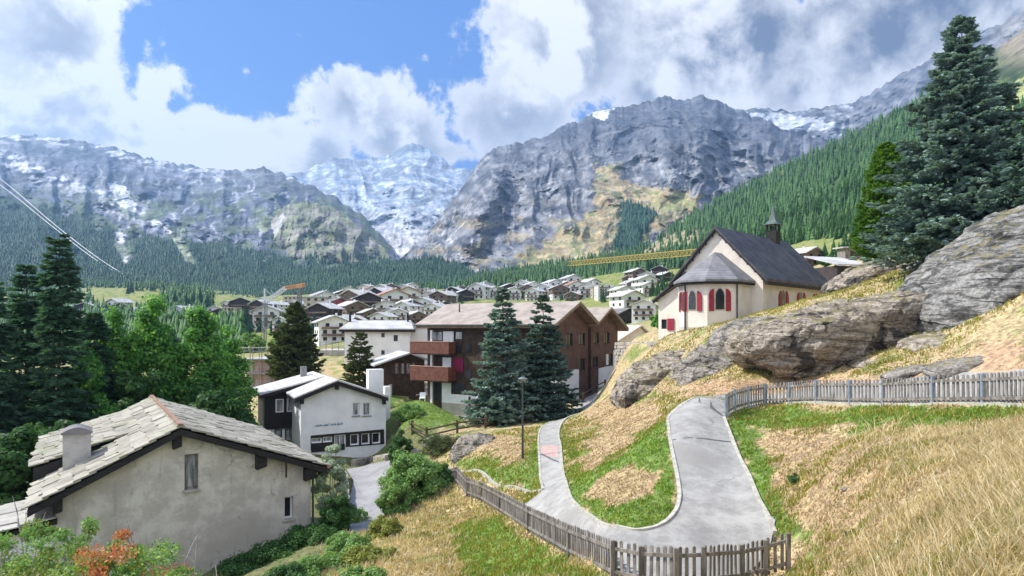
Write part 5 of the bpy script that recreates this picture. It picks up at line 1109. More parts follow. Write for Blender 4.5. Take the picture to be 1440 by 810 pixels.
# ================================================================ rocks
def rockmat(name, c1, c2, c3, tilt=0.3, k=1.0):
    m = bpy.data.materials.new(name); m.use_nodes = True; T = NT(m.node_tree); out = T.n('ShaderNodeOutputMaterial'); P = T.n('ShaderNodeBsdfPrincipled'); T.l(P.outputs[0], out.inputs[0]); P.inputs['Roughness'].default_value = .92; P.inputs['Specular IOR Level'].default_value = .2
    tc = T.n('ShaderNodeTexCoord'); mp = T.n('ShaderNodeMapping'); mp.inputs['Rotation'].default_value = (0, tilt, 0); mp.inputs['Scale'].default_value = (.8 * k, .8 * k, 3.6 * k); T.l(tc.outputs['Object'], mp.inputs[0])
    a = T.noise(mp.outputs[0], 1.2, 9, .68, .6); b = T.noise(tc.outputs['Object'], .75 * k, 8, .65, .3); c = T.noise(tc.outputs['Object'], 7 * k, 6, .7); vo = T.n('ShaderNodeTexVoronoi', feature='DISTANCE_TO_EDGE'); vo.inputs['Scale'].default_value = .34 * k; dv = T.n('ShaderNodeVectorMath', operation='ADD'); nv = T.noise(tc.outputs['Object'], .9 * k, 5, .6, 0, 1); T.l(mp.outputs[0], dv.inputs[0]); T.l(nv, dv.inputs[1]); T.l(dv.outputs[0], vo.inputs['Vector']); crk = T.m('MULTIPLY', T.ramp(vo.outputs['Distance'], .0, .035, 1, 0), T.ramp(b, .38, .55))
    col = T.mix(T.ramp(a, .40, .58), c1, c2); col = T.mix(T.ramp(b, .55, .59), col, c3); col = T.mix(T.ramp(c, .42, .62, 0, .5), col, (.04, .04, .04)); col = T.mix(T.m('MULTIPLY', crk, .65), col, (.03, .028, .026)); g = T.n('ShaderNodeNewGeometry'); sp = T.n('ShaderNodeSeparateXYZ'); T.l(g.outputs['Normal'], sp.inputs[0])
    moss = T.m('MULTIPLY', T.ramp(sp.outputs[2], .72, .92), T.ramp(T.noise(tc.outputs['Object'], 1.4, 5, .7), .45, .6)); col = T.mix(moss, col, (.27, .24, .10)); T.l(col, P.inputs['Base Color'])
    bm = T.n('ShaderNodeBump'); bm.inputs['Strength'].default_value = .9; bm.inputs['Distance'].default_value = .4; T.l(T.m('SUBTRACT', T.m('ADD', a, T.m('MULTIPLY', c, .35)), T.m('MULTIPLY', crk, .5)), bm.inputs['Height']); T.l(bm.outputs[0], P.inputs['Normal']); return m
M['rock'] = rockmat('lichened_grey_rock', (.26, .22, .18), (.57, .50, .41), (.11, .10, .095), .25)
M['rocks'] = rockmat('layered_grey_rock', (.10, .10, .095), (.43, .42, .395), (.14, .14, .135), -.42, .9)
M['rockp'] = rockmat('pale_rock', (.30, .27, .24), (.50, .46, .41), (.20, .18, .16), .1, 1.2)
def rock(outline, Y, depth, label, seed=0, m='rock', na=150, nr=80, amp=.16, strata=.0, tilt=.0, sd=1.0, back=1.0, name='boulder', tiltY=0., p=.55):
    O = np.array([((x - HX) / F * Y, (HY - y) / F * Y) for x, y in outline]); c = O.mean(0); c = (O.min(0) + O.max(0)) / 2 * .5 + c * .5
    th = np.linspace(0, 2 * np.pi, na, endpoint=False); ph = np.linspace(.02, np.pi - .02, nr); r = np.zeros(na)
    for i, a in enumerate(th):
        d = np.array((math.cos(a), math.sin(a))); best = 0
        for k in range(len(O)):
            p0 = O[k] - c; e_ = O[(k + 1) % len(O)] - O[k]; den = d[0] * e_[1] - d[1] * e_[0]
            if abs(den) < 1e-9: continue
            t = (p0[0] * e_[1] - p0[1] * e_[0]) / den; s_ = (p0[0] * d[1] - p0[1] * d[0]) / den
            if 0 <= s_ <= 1 and t > best: best = t
        r[i] = best
    r = np.convolve(np.pad(r, 3, 'wrap'), [.1, .15, .15, .2, .15, .15, .1], 'valid')
    TH, PH = np.meshgrid(th, ph); sr = np.sin(PH) ** p; X = c[0] + r[None] * sr * np.cos(TH); Z = c[1] + r[None] * sr * np.sin(TH); cp = np.sign(np.cos(PH)) * np.abs(np.cos(PH)) ** .8
    D = Y - depth * np.where(cp > 0, cp, cp * back) + tiltY * (Z - c[1]); P_ = np.stack([X, D, Z], -1)
    N = np.stack([np.cos(TH) * sr, -np.cos(PH), np.sin(TH) * sr], -1); N = norm(N); size = r.mean()
    q = P_ / (size * .9) + seed * 7.7; disp = fbm(q * 1.6, 7, .62) * .75 + ridged(q * 1.1, 5, .6) * .5 - ridged(q * 3.1 + 4, 5, .6) * .22
    if strata: zz = P_[..., 2] * math.cos(tilt) - P_[..., 0] * math.sin(tilt); w_ = zz * sd + fbm(q * 1.2, 4) * .55 * sd * size * .3; lay = np.abs(((w_ % 1) - .5) * 2); lay2 = np.abs((((w_ * 2.7 + 2) % 1) - .5) * 2); disp = disp + strata * (lay ** .5 + lay2 ** .6 * .45) * (.6 + .5 * fbm(q * 2.2, 3))
    P_ = P_ + N * (disp * amp * size)[..., None]
    v = P_.reshape(-1, 3); f = [(j * na + i, j * na + (i + 1) % na, (j + 1) * na + (i + 1) % na, (j + 1) * na + i) for j in range(nr - 1) for i in range(na)]
    v = np.vstack([v, P_[0].mean(0), P_[-1].mean(0)]); n0 = na * nr; f += [(n0, (i + 1) % na, i, i) for i in range(na)]; f = np.array(f); f2 = f[:-na]; caps = [(n0, (i + 1) % na, i) for i in range(na)] + [(n0 + 1, (nr - 1) * na + i, (nr - 1) * na + (i + 1) % na) for i in range(na)]
    return own(name, v, [tuple(map(int, q_)) for q_ in f2] + caps, M[m], label, 'rock', smooth=True)
rock([(1036,488),(1046,470),(1075,452),(1110,444),(1150,436),(1200,424),(1245,414),(1275,412),(1292,430),(1296,462),(1292,484),(1262,500),(1215,514),(1160,528),(1118,534),(1082,524),(1052,508)], 31., 3.2, 'huge overhanging boulder behind the upper picket fence, below the chapel', 1, 'rock', 240, 130, .13, .5, .22, 1.4, p=.45, tiltY=-.5)
rock([(1276,440),(1290,410),(1310,388),(1345,362),(1400,328),(1470,290),(1640,220),(1700,480),(1500,476),(1430,466),(1370,472),(1310,482),(1284,470)], 28.5, 3.2, 'big dark layered rock slab rising to the right edge under the tall blue spruce', 2, 'rocks', 260, 170, .055, 1.6, .42, 1.25, p=.4, tiltY=.4)
rock([(1282,478),(1320,468),(1352,462),(1358,480),(1350,494),(1320,512),(1290,514),(1272,498)], 26.3, 1.6, 'wedge shaped rock with a flat top, left one under the layered slab', 3, 'rock', 120, 60, .10, .5, .2, 2.)
rock([(1352,470),(1380,458),(1420,452),(1470,450),(1475,470),(1430,496),(1380,505),(1350,500)], 25.2, 1.6, 'long low rock right of the wedge shaped rock, under the layered slab', 4, 'rock', 120, 60, .10, .5, .2, 2.)
rock([(1255,494),(1300,500),(1290,508),(1250,514),(1200,522),(1180,524),(1210,508)], 27.5, 1., 'flat rock lying under the right end of the overhanging boulder', 5, 'rock', 120, 60, .1, .5, .2, 2.)
rock([(862,560),(872,538),(888,520),(915,505),(945,495),(972,492),(985,520),(975,560),(935,575),(895,580),(870,576)], 41.5, 2.6, 'long grey rock sloping down to the left below the chapel wall', 6, 'rock', 150, 80, .12, .4, .3, 1.2)
rock([(948,550),(960,512),(985,496),(1012,486),(1042,478),(1062,490),(1085,530),(1080,560),(1030,566),(975,566)], 36.5, 2.8, 'cracked pale boulder between the long rock and the overhanging boulder', 7, 'rockp', 170, 90, .14, .3, .3, 1.2)
rock([(995,486),(1010,466),(1035,452),(1062,446),(1090,448),(1090,470),(1060,492),(1020,496)], 36.5, 1.8, 'rounded grassy topped rock right under the apse of the chapel', 8, 'rockp', 140, 70, .12, .3, .2)
rock([(1158,412),(1172,396),(1196,380),(1228,368),(1262,366),(1288,374),(1285,392),(1250,402),(1210,412),(1180,416)], 45., 2.0, 'brown grey rock ledge at the right end of the chapel roof', 9, 'rock', 160, 80, .13, .5, .35, 1.2)
rock([(1262,378),(1300,366),(1345,352),(1360,362),(1330,376),(1290,388)], 41., 1.2, 'low pale rocks at the foot of the tall blue spruce', 10, 'rockp', 110, 50, .14)
rock([(628,670),(634,634),(646,617),(668,611),(692,616),(714,630),(716,655),(690,670),(655,675)], 43.5, 2.2, 'pale boulder on the grass left of the lower path', 11, 'rockp', 140, 70, .13)
rock([(1300,520),(1340,506),(1390,500),(1430,498),(1450,510),(1420,522),(1360,530),(1310,534)], 21.5, .8, 'flat layered outcrop in the bare soil just behind the right part of the upper fence', 12, 'rockp', 140, 60, .08, .6, .2, 2.5)
rock([(1230,534),(1262,520),(1300,512),(1330,515),(1310,528),(1270,538)], 23.5, .5, 'smaller flat outcrop left of the layered outcrop behind the upper fence', 13, 'rockp', 110, 50, .08, .6, .2, 2.5)
for i, (px, py, w, Yh, lab) in enumerate([(606, 628, 26, 48, 'grey rock under the rail fence, left of the pale boulder'), (585, 640, 18, 50, 'small dark stone beside the round bush'), (575, 652, 14, 50, 'small stone at the edge of the yard by the bush'), (1188, 690, 9, 13.5, 'single small white stone on the bare slope'), (884, 556, 12, 42, 'small stone at the lower left end of the long grey rock'), (555, 662, 16, 52, 'small grey stone beside the yard'), (625, 622, 20, 47, 'dark rock just left of the pale boulder')]):
    p = cast(px, py, Yh); Yq = p[1]; rock([(px - w / 2, py), (px - w * .4, py - w * .4), (px, py - w * .55), (px + w * .4, py - w * .35), (px + w / 2, py + 2), (px, py + w * .15)], Yq, w / 2 * Yq / F, lab, 20 + i, 'rockp' if i != 1 and i != 6 else 'rock', 40, 24, .13, name='stone')
_q = [cast(492, 724, 40), cast(491, 700, 44), cast(488, 672, 50)]
rubble('stone_wall', [(a - .25, b, c + .5) for a, b, c in _q], .9, .1, .45, 'low rubble wall along the left edge of the yard', 'wall', 3, .5)
_q = [cast(497, 656, 53), cast(520, 651, 54), cast(545, 647, 53)]
rubble('stone_wall', [(a, b, c + .45) for a, b, c in _q], .9, .1, .45, 'low rubble wall at the far end of the yard, below the white gabled house', 'wall', 3, .5)
# soft caps of soil on the ledge between the rocks
# ================================================================ fences
def picket_fence(name, P, label, post_every, ph=.86, post_m='weathered', gap=.155, seed=0, out=1, endpost=True):
    rngf = np.random.RandomState(seed); P = np.array(P, float); L = np.concatenate([[0], np.cumsum(np.linalg.norm(np.diff(P[:, :2], axis=0), axis=1))]); tot = L[-1]
    def at_(s): return np.array([np.interp(s, L, P[:, k]) for k in range(3)])
    mid = at_(tot / 2); e = empty(name, tuple(mid), label, 'fence')
    n = len(post_every); cuts = post_every
    def pt_(s): q = at_(s); q[2] = gz(q[0], q[1]); return q
    for b in range(len(cuts) - 1):
        s0, s1 = cuts[b], cuts[b + 1]; A = pt_(s0); B_ = pt_(s1); d = (B_ - A)[:2]; l = np.linalg.norm(d); d /= l; nn = np.array((-d[1], d[0])) * out
        mbp = MB(); mt = MB(); mbt = MB(); k = gap * .6
        off = lambda q, o, z: (q[0] + nn[0] * o, q[1] + nn[1] * o, q[2] + z)
        mt.bar(off(A, -.035, ph * .80), off(B_, -.035, ph * .80), .035, .075); mt.build('top_rail', M[post_m if post_m != 'zinc' else 'weathered'], e)
        mbt.bar(off(A, -.035, ph * .22), off(B_, -.035, ph * .22), .035, .075); mbt.build('bottom_rail', M['weathered'], e)
        while k < l - .03:
            q = A + (B_ - A) * (k / l); w = .036; hh = ph + rngf.uniform(-.015, .02); tw = rngf.uniform(-.02, .02); zg = .05
            c = [off(q, .0, zg), off(q, .022, zg)]; dd = np.array((d[0], d[1], 0)) * w
            def pv(o, z, sgn, lean=0): return (q[0] + nn[0] * o + dd[0] * sgn + d[0] * lean, q[1] + nn[1] * o + dd[1] * sgn + d[1] * lean, q[2] + z)
            mbp.hexa([pv(-.012, zg, -1), pv(-.012, zg, 1), pv(.012, zg, 1), pv(.012, zg, -1), pv(-.012, hh - .03, -1, tw), pv(-.012, hh - .03, 1, tw), pv(.012, hh - .03, 1, tw), pv(.012, hh - .03, -1, tw)])
            b0 = len(mbp.v) - 4; t1 = pv(-.012, hh, 0, tw); t2 = pv(.012, hh, 0, tw); mbp.v += [t1, t2]; mbp.f += [(b0, b0 + 1, b0 + 4), (b0 + 2, b0 + 3, b0 + 5), (b0 + 1, b0 + 2, b0 + 5, b0 + 4), (b0 + 3, b0, b0 + 4, b0 + 5)]
            k += gap
        mbp.build('pickets', M['weathered'], e)
    for s in (cuts if endpost else cuts[:-1]):
        q = pt_(s); mb = MB(); mb.box(q[0] - .045, q[0] + .045, q[1] - .10, q[1] - .01, q[2] - .3, q[2] + ph * 1.0); mb.build('post', M[post_m], e)
    return e
def slen(P, pxs):     # arc lengths of the points on P nearest to given photo columns
    Lc = np.concatenate([[0], np.cumsum(np.linalg.norm(np.diff(P[:, :2], axis=0), axis=1))]); col_ = HX + F * P[:, 0] / P[:, 1]; return [float(Lc[np.argmin(abs(col_ - x))]) for x in pxs]
FLd = crom(FL, 400); FUd = crom(FU, 400)
picket_fence('picket_fence', FLd, 'weathered picket fence curving below the hairpin of the path', slen(FLd, [629, 642, 657, 677, 703, 743, 800, 860, 899, 952, 990, 1040, 1075, 1106]), .86, 'weathered', .155, 1, 1)
picket_fence('picket_fence', FUd, 'picket fence with bluish metal posts along the upper path below the boulder', slen(FUd, [1020.5, 1033, 1051, 1075, 1110, 1147, 1194, 1241, 1310, 1381, 1450, 1525]), .84, 'zinc', .15, 2, 1)
# brown rail fence round the garden
rp = [(561, 607, 60), (580, 609, 58), (600, 619, 54), (643, 609, 55), (683, 603, 56), (720, 594, 57), (757, 584, 58), (783, 573, 58), (820, 566, 62), (838, 553, 70), (851, 547, 74)]
RPt = [cast(*q) for q in rp]; e = empty('rail_fence', RPt[4], 'low brown two rail fence running behind the lamp post to the brown building', 'fence')
for i, p in enumerate(RPt):
    mb = MB(); mb.box(p[0] - .09, p[0] + .09, p[1] - .09, p[1] + .09, p[2] - .3, p[2] + 1.0); mb.build('post', M['railwood'], e)
    if i: q = RPt[i - 1]; [MB().bar((q[0], q[1] - .1, q[2] + z), (p[0], p[1] - .1, p[2] + z), .07, .12).build('rail', M['railwood'], e) for z in (.35, .8)]
# lamp post
p = cast(735, 645, 33); e = empty('lamp_post', p, 'slender dark lamp post on the grass left of the lower path', 'street lamp')
hh = (645 - 536) / F * p[1]; MB().tube([p, (p[0], p[1], p[2] + hh * .3), (p[0], p[1], p[2] + hh)], [.06, .05, .035], 8).build('pole', M['darkmetal'], e)
mb = MB(); z = p[2] + hh; mb.tube([(p[0], p[1], z - .02), (p[0], p[1], z + .12), (p[0], p[1], z + .2)], [.12, .24, .05], 12); mb.build('lamp_head', M['metal'], e)

# ================================================================ smaller buildings behind
fr = Fr(*cast(484, 500, 100)[:2], 1, .06); f0 = fr; zB0 = fr.cast(530, 461.8)[1]; e = empty('white_block', fr.P(4, 3, -9), 'plain white house with a low hipped grey roof behind the thin larch', 'house')
fr.o = (fr.o[0], 100.); L_ = fr.cast(484.5, 470)[0]; R_ = fr.cast(575.5, 470)[0]; zr_ = fr.cast(530, 450.5, 4)[1]
hw = lambda x0, y0, x1, y1, d=0.: (fr.cast(x0, y0, d)[0], fr.cast(x1, y0, d)[0], fr.cast(x0, y1, d)[1], fr.cast(x0, y0, d)[1])
ws = [hw(536, 468, 541, 474.5), hw(553.5, 471, 559.5, 480), hw(536, 492.5, 541, 499), hw(512, 469, 517, 475), hw(512, 492, 517, 498)]
mb = MB(); facade(fr, mb, [(L_, zB0 - .15), (R_, zB0 - .15)], -9.5, ws, 0, .15); fr.prism(mb, [(L_, -9.5), (R_, -9.5), (R_, zB0 - .15), (L_, zB0 - .15)], 0, 8, front=False); mb.build('wall', M['white'], e)
for h in ws: window(fr, e, h, M['metal'], M['glass'], 0, .15, 1, None, .06)
o = .7; mb = MB(); v = [fr.P(L_ - o, -o, zB0), fr.P(R_ + o, -o, zB0), fr.P(R_ + o, 8 + o, zB0), fr.P(L_ - o, 8 + o, zB0), fr.P(L_ + .4, 4, zr_), fr.P(R_ - .1, 4, zr_)]; v += [(x, y, z - .14) for x, y, z in v[:4]]
mb.add(v, [(0, 1, 5, 4), (1, 2, 5), (2, 3, 4, 5), (3, 0, 4), (0, 6, 7, 1), (1, 7, 8, 2), (2, 8, 9, 3), (3, 9, 6, 0), (9, 8, 7, 6)]); mb.build('roof', M['roofsilver'], e)
mb = MB(); fr.box(mb, L_ - o + .03, R_ + o - .03, -o + .03, 8 + o - .03, zB0 - .5, zB0 - .145); mb.build('eave_timber', M['blackwood'], e)
for x, w_ in ((492, .28), (573.5, .22)): s_ = fr.cast(x, 450, 3)[0]; mb = MB(); fr.box(mb, s_ - w_ / 2, s_ + w_ / 2, 3, 3.4, zB0, zr_ + (.9 if x < 500 else 1.2)); mb.build('chimney', M['blackwood'], e)
fr = Fr(-15.5, 104, 1, .0); e = empty('white_annex', fr.P(1, 2, -8), 'windowless white wall of a house between the white block and the brown building', 'house'); A = fr.cast(576, 479); B = fr.cast(612, 461); mb = MB(); fr.box(mb, A[0], B[0], 0, 6, -8, B[1]); mb.build('wall', M['vwhite'], e)
mb = MB(); fr.box(mb, A[0] - .2, B[0] + .2, -.3, 6.3, B[1] + .003, B[1] + .2); mb.build('roof', M['roofgrey'], e)
# small dark chalet
fr = Fr(-11.3, 80, .93, .36); fr.o = ((577 - HX) / F * 80, 80.); za = fr.cast(577, 495.5)[1]; l_ = fr.cast(526, 513); r_ = fr.cast(606, 506); e = empty('dark_chalet', fr.P(0, 3, -9.3), 'small dark timber chalet with a pale roof left of the balconies', 'chalet')
mb = MB(); fr.slab(mb, l_[0], l_[1], 0, za, 0, 7, .2); fr.slab(mb, 0, za, r_[0], r_[1], 0, 7, .2); mb.build('roof', M['roofsilver'], e)
mb = MB(); lw, rw = l_[0] + .9, r_[0] - .6; zl = lambda s: za + (l_[1] - za) * s / l_[0] - .3 if s < 0 else za + (r_[1] - za) * s / r_[0] - .3
cw = [(fr.cast(x0, 517, .8)[0], fr.cast(x1, 517, .8)[0], fr.cast(x0, 526, .8)[1], fr.cast(x0, 510.5, .8)[1]) for x0, x1 in ((555, 561), (563.5, 569), (571, 577), (579, 584))]
facade(fr, mb, [(lw, zl(lw)), (0, zl(0)), (rw, zl(rw))], -9.6, cw, .8, .12); fr.prism(mb, [(lw, -9.6), (rw, -9.6), (rw, zl(rw)), (0, zl(0)), (lw, zl(lw))], .8, 6.5, front=False); mb.build('wall', M['darkwood'], e)
for h in cw: window(fr, e, h, M['redwood'], M['curtain'], .8, .12, 0, None, .07)
# board fence with pale posts before it
bp_ = [cast(549, 558, 74), cast(567, 547, 76), cast(588, 536, 78)]; e = empty('board_fence', bp_[1], 'grey board fence with pale concrete posts in front of the dark chalet', 'fence')
for i, p in enumerate(bp_):
    MB().box(p[0] - .16, p[0] + .16, p[1] - .16, p[1] + .16, p[2] - .4, p[2] + 1.45).build('post', M['concrete'], e)
    if i:
        q = bp_[i - 1]; mb = MB()
        for k in range(5): mb.bar((q[0], q[1] + .1, q[2] + .25 + k * .24), (p[0], p[1] + .1, p[2] + .25 + k * .24), .05, .19)
        mb.build('boards', M['weathered'], e)
# terrace things by the balcony post
def garden_chair(px, py, label):
    p = cast(px, py, 70); e = empty('garden_chair', p, label, 'chair', 'white garden chairs on the terrace')
    x, y, z = p; MB().box(x - .3, x + .3, y - .3, y + .3, z + .42, z + .48).build('seat', M['white'], e); MB().box(x - .3, x + .3, y + .25, y + .3, z + .485, z + 1.0).build('backrest', M['white'], e)
    for sx in (-.26, .26):
        for sy in (-.26, .24): MB().box(x + sx - .03, x + sx + .03, y + sy - .03, y + sy + .03, z - .05, z + .418).build('leg', M['white'], e)
garden_chair(589, 560, 'white garden chair nearest the dark planter on the terrace'); garden_chair(594, 566, 'white garden chair beside the white corner post'); garden_chair(599, 560, 'white garden chair against the building wall behind the corner post')
p = cast(584, 563, 70); MB().box(p[0] - .75, p[0] + .55, p[1] - .3, p[1] + .3, p[2] - .1, p[2] + .5).own('planter', M['darkwood'], 'dark rectangular planter at the edge of the terrace', 'planter')
# scaffolded site, left of the white gabled house
fr = Fr((338 - HX) / F * 96, 96, 1, -.12); zt = fr.cast(370, 498)[1]; e = empty('scaffolded_building', fr.P(3, 4, -12), 'unfinished building with pinkish boards and scaffolding beside the leafy trees', 'building site')
W_ = fr.cast(402, 500)[0]; mb = MB(); fr.box(mb, .3, W_, 1.2, 9, -13, zt - .9); mb.build('wall', M['pinkclad'], e)
mb = MB(); fr.box(mb, .1, W_ + .2, 1.0, 9.2, zt - .897, zt - .7); mb.build('deck', M['roofsilver'], e)
mb = MB()
for k in range(6): s = W_ * k / 5; mb.tube([fr.P(s, .2, -13), fr.P(s, .2, zt + 1.1)], .06, 5); mb.tube([fr.P(s, 1.0, -13), fr.P(s, 1.0, zt + 1.1)], .06, 5)
for z in (zt + .9, zt + .4, zt - .8, zt - 2.8, zt - 4.8, zt - 6.8): mb.tube([fr.P(0, .2, z), fr.P(W_, .2, z)], .05, 5); mb.tube([fr.P(0, 1., z), fr.P(W_, 1., z)], .05, 5)
mb.build('scaffold_poles', M['metal'], e)
for z in (zt - .86, zt - 2.86, zt - 4.86): mb = MB(); fr.box(mb, .05, W_ - .05, .28, .98, z - .04, z + .03); mb.build('scaffold_boards', M['concrete'], e)
fr = Fr((440 - HX) / F * 118, 118, 1, .0); zt = fr.cast(460, 488)[1]; e = empty('scaffolded_shell', fr.P(3, 4, -12), 'low concrete shell with scaffold rails between the stone pine and the thin larch', 'building site')
W_ = fr.cast(492, 490)[0]; mb = MB(); fr.box(mb, 0, W_, 1, 9, -13, zt - .6); mb.build('wall', M['plinth'], e)
mb = MB()
for k in range(7): s = W_ * k / 6; mb.tube([fr.P(s, .6, -13), fr.P(s, .6, zt + 1.)], .06, 5)
for z in (zt, zt + .9, zt - 1.6): mb.tube([fr.P(0, .6, z), fr.P(W_, .6, z)], .06, 5)
mb.build('scaffold_poles', M['metal'], e)
# cranes
def lattice(mb, a, b, w, n, r=.06):
    a = Vector(a); b = Vector(b); d = (b - a).normalized(); x = d.cross(Vector((.3, 1, .1))).normalized() * w / 2; y = d.cross(x).normalized() * w / 2; cs = [x + y, x - y, -x - y, -x + y]
    for c in cs: mb.bar(a + c, b + c, r * 2, r * 2)
    for i in range(n):
        p = a.lerp(b, i / n); q = a.lerp(b, (i + 1) / n)
        for k in range(4): mb.bar(p + cs[k], q + cs[(k + 1) % 4], r * 1.4, r * 1.4); mb.bar(p + cs[k], p + cs[(k + 1) % 4], r * 1.2, r * 1.2)
def W_at(px, py, Y): return ((px - HX) / F * Y, Y, (HY - py) / F * Y)
e = empty('tower_crane', pt(371, 175), 'slim grey tower crane with a raised jib behind the scaffolding', 'crane'); mb = MB(); lattice(mb, pt(371, 175, -1), W_at(372.5, 424, 175), .9, 16, .05); mb.build('mast', M['metal'], e)
mb = MB(); lattice(mb, W_at(373, 425, 175), W_at(402, 405, 178), .8, 8, .06); mb.build('jib', M['cable'], e); mb = MB(); mb.bar(W_at(372.5, 424, 175), W_at(372, 406, 175), .35); mb.bar(W_at(372, 406, 175), W_at(384, 417, 176), .12); mb.bar(W_at(381, 408, 175), W_at(386, 416, 176), .12); mb.build('a_frame', M['cable'], e)
e = empty('tower_crane', pt(421, 300), 'tower crane with an orange counter jib above the stone pine', 'crane'); mb = MB(); lattice(mb, pt(421, 300, -1), W_at(421, 402, 300), 1.4, 14, .13); mb.build('mast', M['metal'], e)
mb = MB(); lattice(mb, W_at(398, 405.5, 300), W_at(429, 400.5, 302), 1.3, 9, .16); mb.box(*[sorted((W_at(417, 0, 300)[0], W_at(425, 0, 300)[0]))[k] for k in (0, 1)], 299, 301, W_at(0, 405, 300)[2], W_at(0, 400, 300)[2]); mb.build('jib', M['orange'], e)
e = empty('tower_crane', (44.5, 142., gz(44.5, 142)), 'long yellow lattice crane jib reaching left from behind the chapel roof', 'crane'); mb = MB(); lattice(mb, W_at(1000, 352.5, 144), W_at(801, 370.6, 205), 1.3, 40, .055); mb.build('jib', M['yellow'], e)
mb = MB(); lattice(mb, (44.2, 142.5, gz(44.2, 142.5) - 1), W_at(1012, 347, 142.5), 1.4, 12, .1); mb.build('mast', M['yellow'], e)
for k, dy in ((0, 0), (1, 5.5)):
    pts = [W_at(-90, 185 + dy * 2.6, 1750), W_at(0, 251 + dy * 1.6, 1550), W_at(70, 310 + dy, 1380), W_at(130, 357 + dy * .9, 1230), W_at(180, 389 + dy * .6, 1110), W_at(212, 402 + dy * .4, 1040), W_at(232, 407 + dy * .2, 1000), W_at(256, 409.5, 960)]
    MB().tube([tuple(q) for q in crom(pts, 40)], .36, 5).own('ropeway_cable', M['cable'], ('upper' if k == 0 else 'lower') + ' of the two bright ropeway cables sagging across the left mountainside', 'cable')

# ================================================================ village
def chalet(name, wall, upper, roof, flat=False, storeys=3, balc=True, W=12., D=12.):
    e = bpy.data.objects.new(name, None); H = storeys * 2.8; rise = .25 if flat else W * .2; mb = MB()
    hl_ = H * (.45 if upper else 1)
    mb.box(-W / 2, W / 2, 0, D, -4, hl_)
    if not upper and not flat: mb.add([(-W / 2, 0, H), (W / 2, 0, H), (0, 0, H + rise), (-W / 2, D, H), (W / 2, D, H), (0, D, H + rise)], [(0, 1, 2), (5, 4, 3)])
    ps = [('wall', mb, M[wall])]
    if upper:
        mb = MB(); mb.box(-W / 2 - .05, W / 2 + .05, -.05, D + .05, hl_ + .003, H)
        if not flat: mb.add([(-W / 2, -.04, H), (W / 2, -.04, H), (0, -.04, H + rise), (-W / 2, D, H), (W / 2, D, H), (0, D, H + rise)], [(0, 1, 2), (5, 4, 3)])
        ps.append(('upper_wall', mb, M[upper]))
    mb = MB(); o = 1.3
    if flat: mb.box(-W / 2 - .6, W / 2 + .6, -.6, D + .6, H + .003, H + .35)
    else:
        for s in (-1, 1):
            x = s * (W / 2 + o); z = H - rise * o / (W / 2); mb.hexa([(x, -o, z + .06), (0, -o, H + rise + .06), (0, D + o, H + rise + .06), (x, D + o, z + .06), (x, -o, z + .42), (0, -o, H + rise + .42), (0, D + o, H + rise + .42), (x, D + o, z + .42)] if s < 0 else [(0, -o, H + rise + .06), (x, -o, z + .06), (x, D + o, z + .06), (0, D + o, H + rise + .06), (0, -o, H + rise + .42), (x, -o, z + .42), (x, D + o, z + .42), (0, D + o, H + rise + .42)])
    ps.append(('roof', mb, M[roof])); wm = []
    for k in range(storeys):
        for x in (-W * .3, 0., W * .3) if k < storeys - 1 or not balc else (-W * .22, W * .22):
            mb = MB(); mb.box(x - .75, x + .75, -.16, -.06, k * 2.8 + .9, k * 2.8 + 2.3); wm.append(('window', mb, M['glass']))
        for y in (D * .25, D * .7):
            for sx in (-1, 1): mb = MB(); mb.box(*sorted((sx * (W / 2 + .07), sx * (W / 2 + .16))), y - .7, y + .7, k * 2.8 + .9, k * 2.8 + 2.2); wm.append(('window', mb, M['glass']))
    if balc:
        for k in range(1, storeys): mb = MB(); mb.box(-W * .42, W * .42, -1.1, -.17, k * 2.8 - .1, k * 2.8 + .02); mb.box(-W * .42, W * .42, -1.15, -1.1, k * 2.8 + .02, k * 2.8 + .85); ps.append(('balcony', mb, M['vbrown']))
    mb = MB(); mb.box(W * .15, W * .15 + .7, D * .55, D * .55 + .7, H, H + rise + 1.3); ps.append(('chimney', mb, M['vwhite']))
    out = []
    for nm, b, m in ps + wm:
        me = bpy.data.meshes.new(nm); me.from_pydata(b.v, [], b.f); me.update(); me.materials.append(m); out.append((nm, me))
    return (name, out)
KT = {'wb': (chalet('chalet', 'vwhite', 'vbrown', 'roofgrey'), 'brown and white chalet'), 'ws': (chalet('chalet', 'vwhite', None, 'roofsilver'), 'white silver roofed house'),
 'dk': (chalet('chalet', 'vdark', None, 'roofsilver', storeys=2), 'dark silver roofed chalet'), 'br': (chalet('chalet', 'vbrown', None, 'roofgrey', storeys=2), 'brown grey roofed chalet'),
 'tn': (chalet('village_house', 'vtan', None, 'roofgrey', flat=True, balc=False), 'tan flat roofed house'), 'rd': (chalet('village_house', 'vred', None, 'roofdark', storeys=3), 'red fronted house'),
 'rr': (chalet('village_house', 'vwhite', None, 'roofred'), 'white red roofed house'), 'hw': (chalet('hotel', 'vwhite', 'vwhite', 'roofgrey', flat=True, storeys=5, W=16), 'tall white hotel block'),
 'td': (chalet('village_house', 'vtan', 'vdark', 'roofsilver', storeys=4, W=14), 'tall dark and tan house'), 'dd': (chalet('barn', 'vdark', None, 'roofdark', storeys=2, balc=False), 'dark barn')}
def put(kind, px, py, w, rot, Yh=None, hs=1.0):
    (name, parts), look = KT[kind]; p = cast(px, py, Yh, near=95.) if not isinstance(Yh, str) else None
    W0 = {'hw': 16., 'td': 14.}.get(kind, 12.); s = (w * 1.05) * p[1] / F / W0; s = max(s, .45)
    r = bpy.data.objects.new(name, None); C.objects.link(r); r.location = p; r.rotation_euler = (0, 0, R(rot)); r.scale = (s, s, s * hs)
    for nm, me in parts: o = bpy.data.objects.new(nm, me); C.objects.link(o); o.parent = r
    return r, look
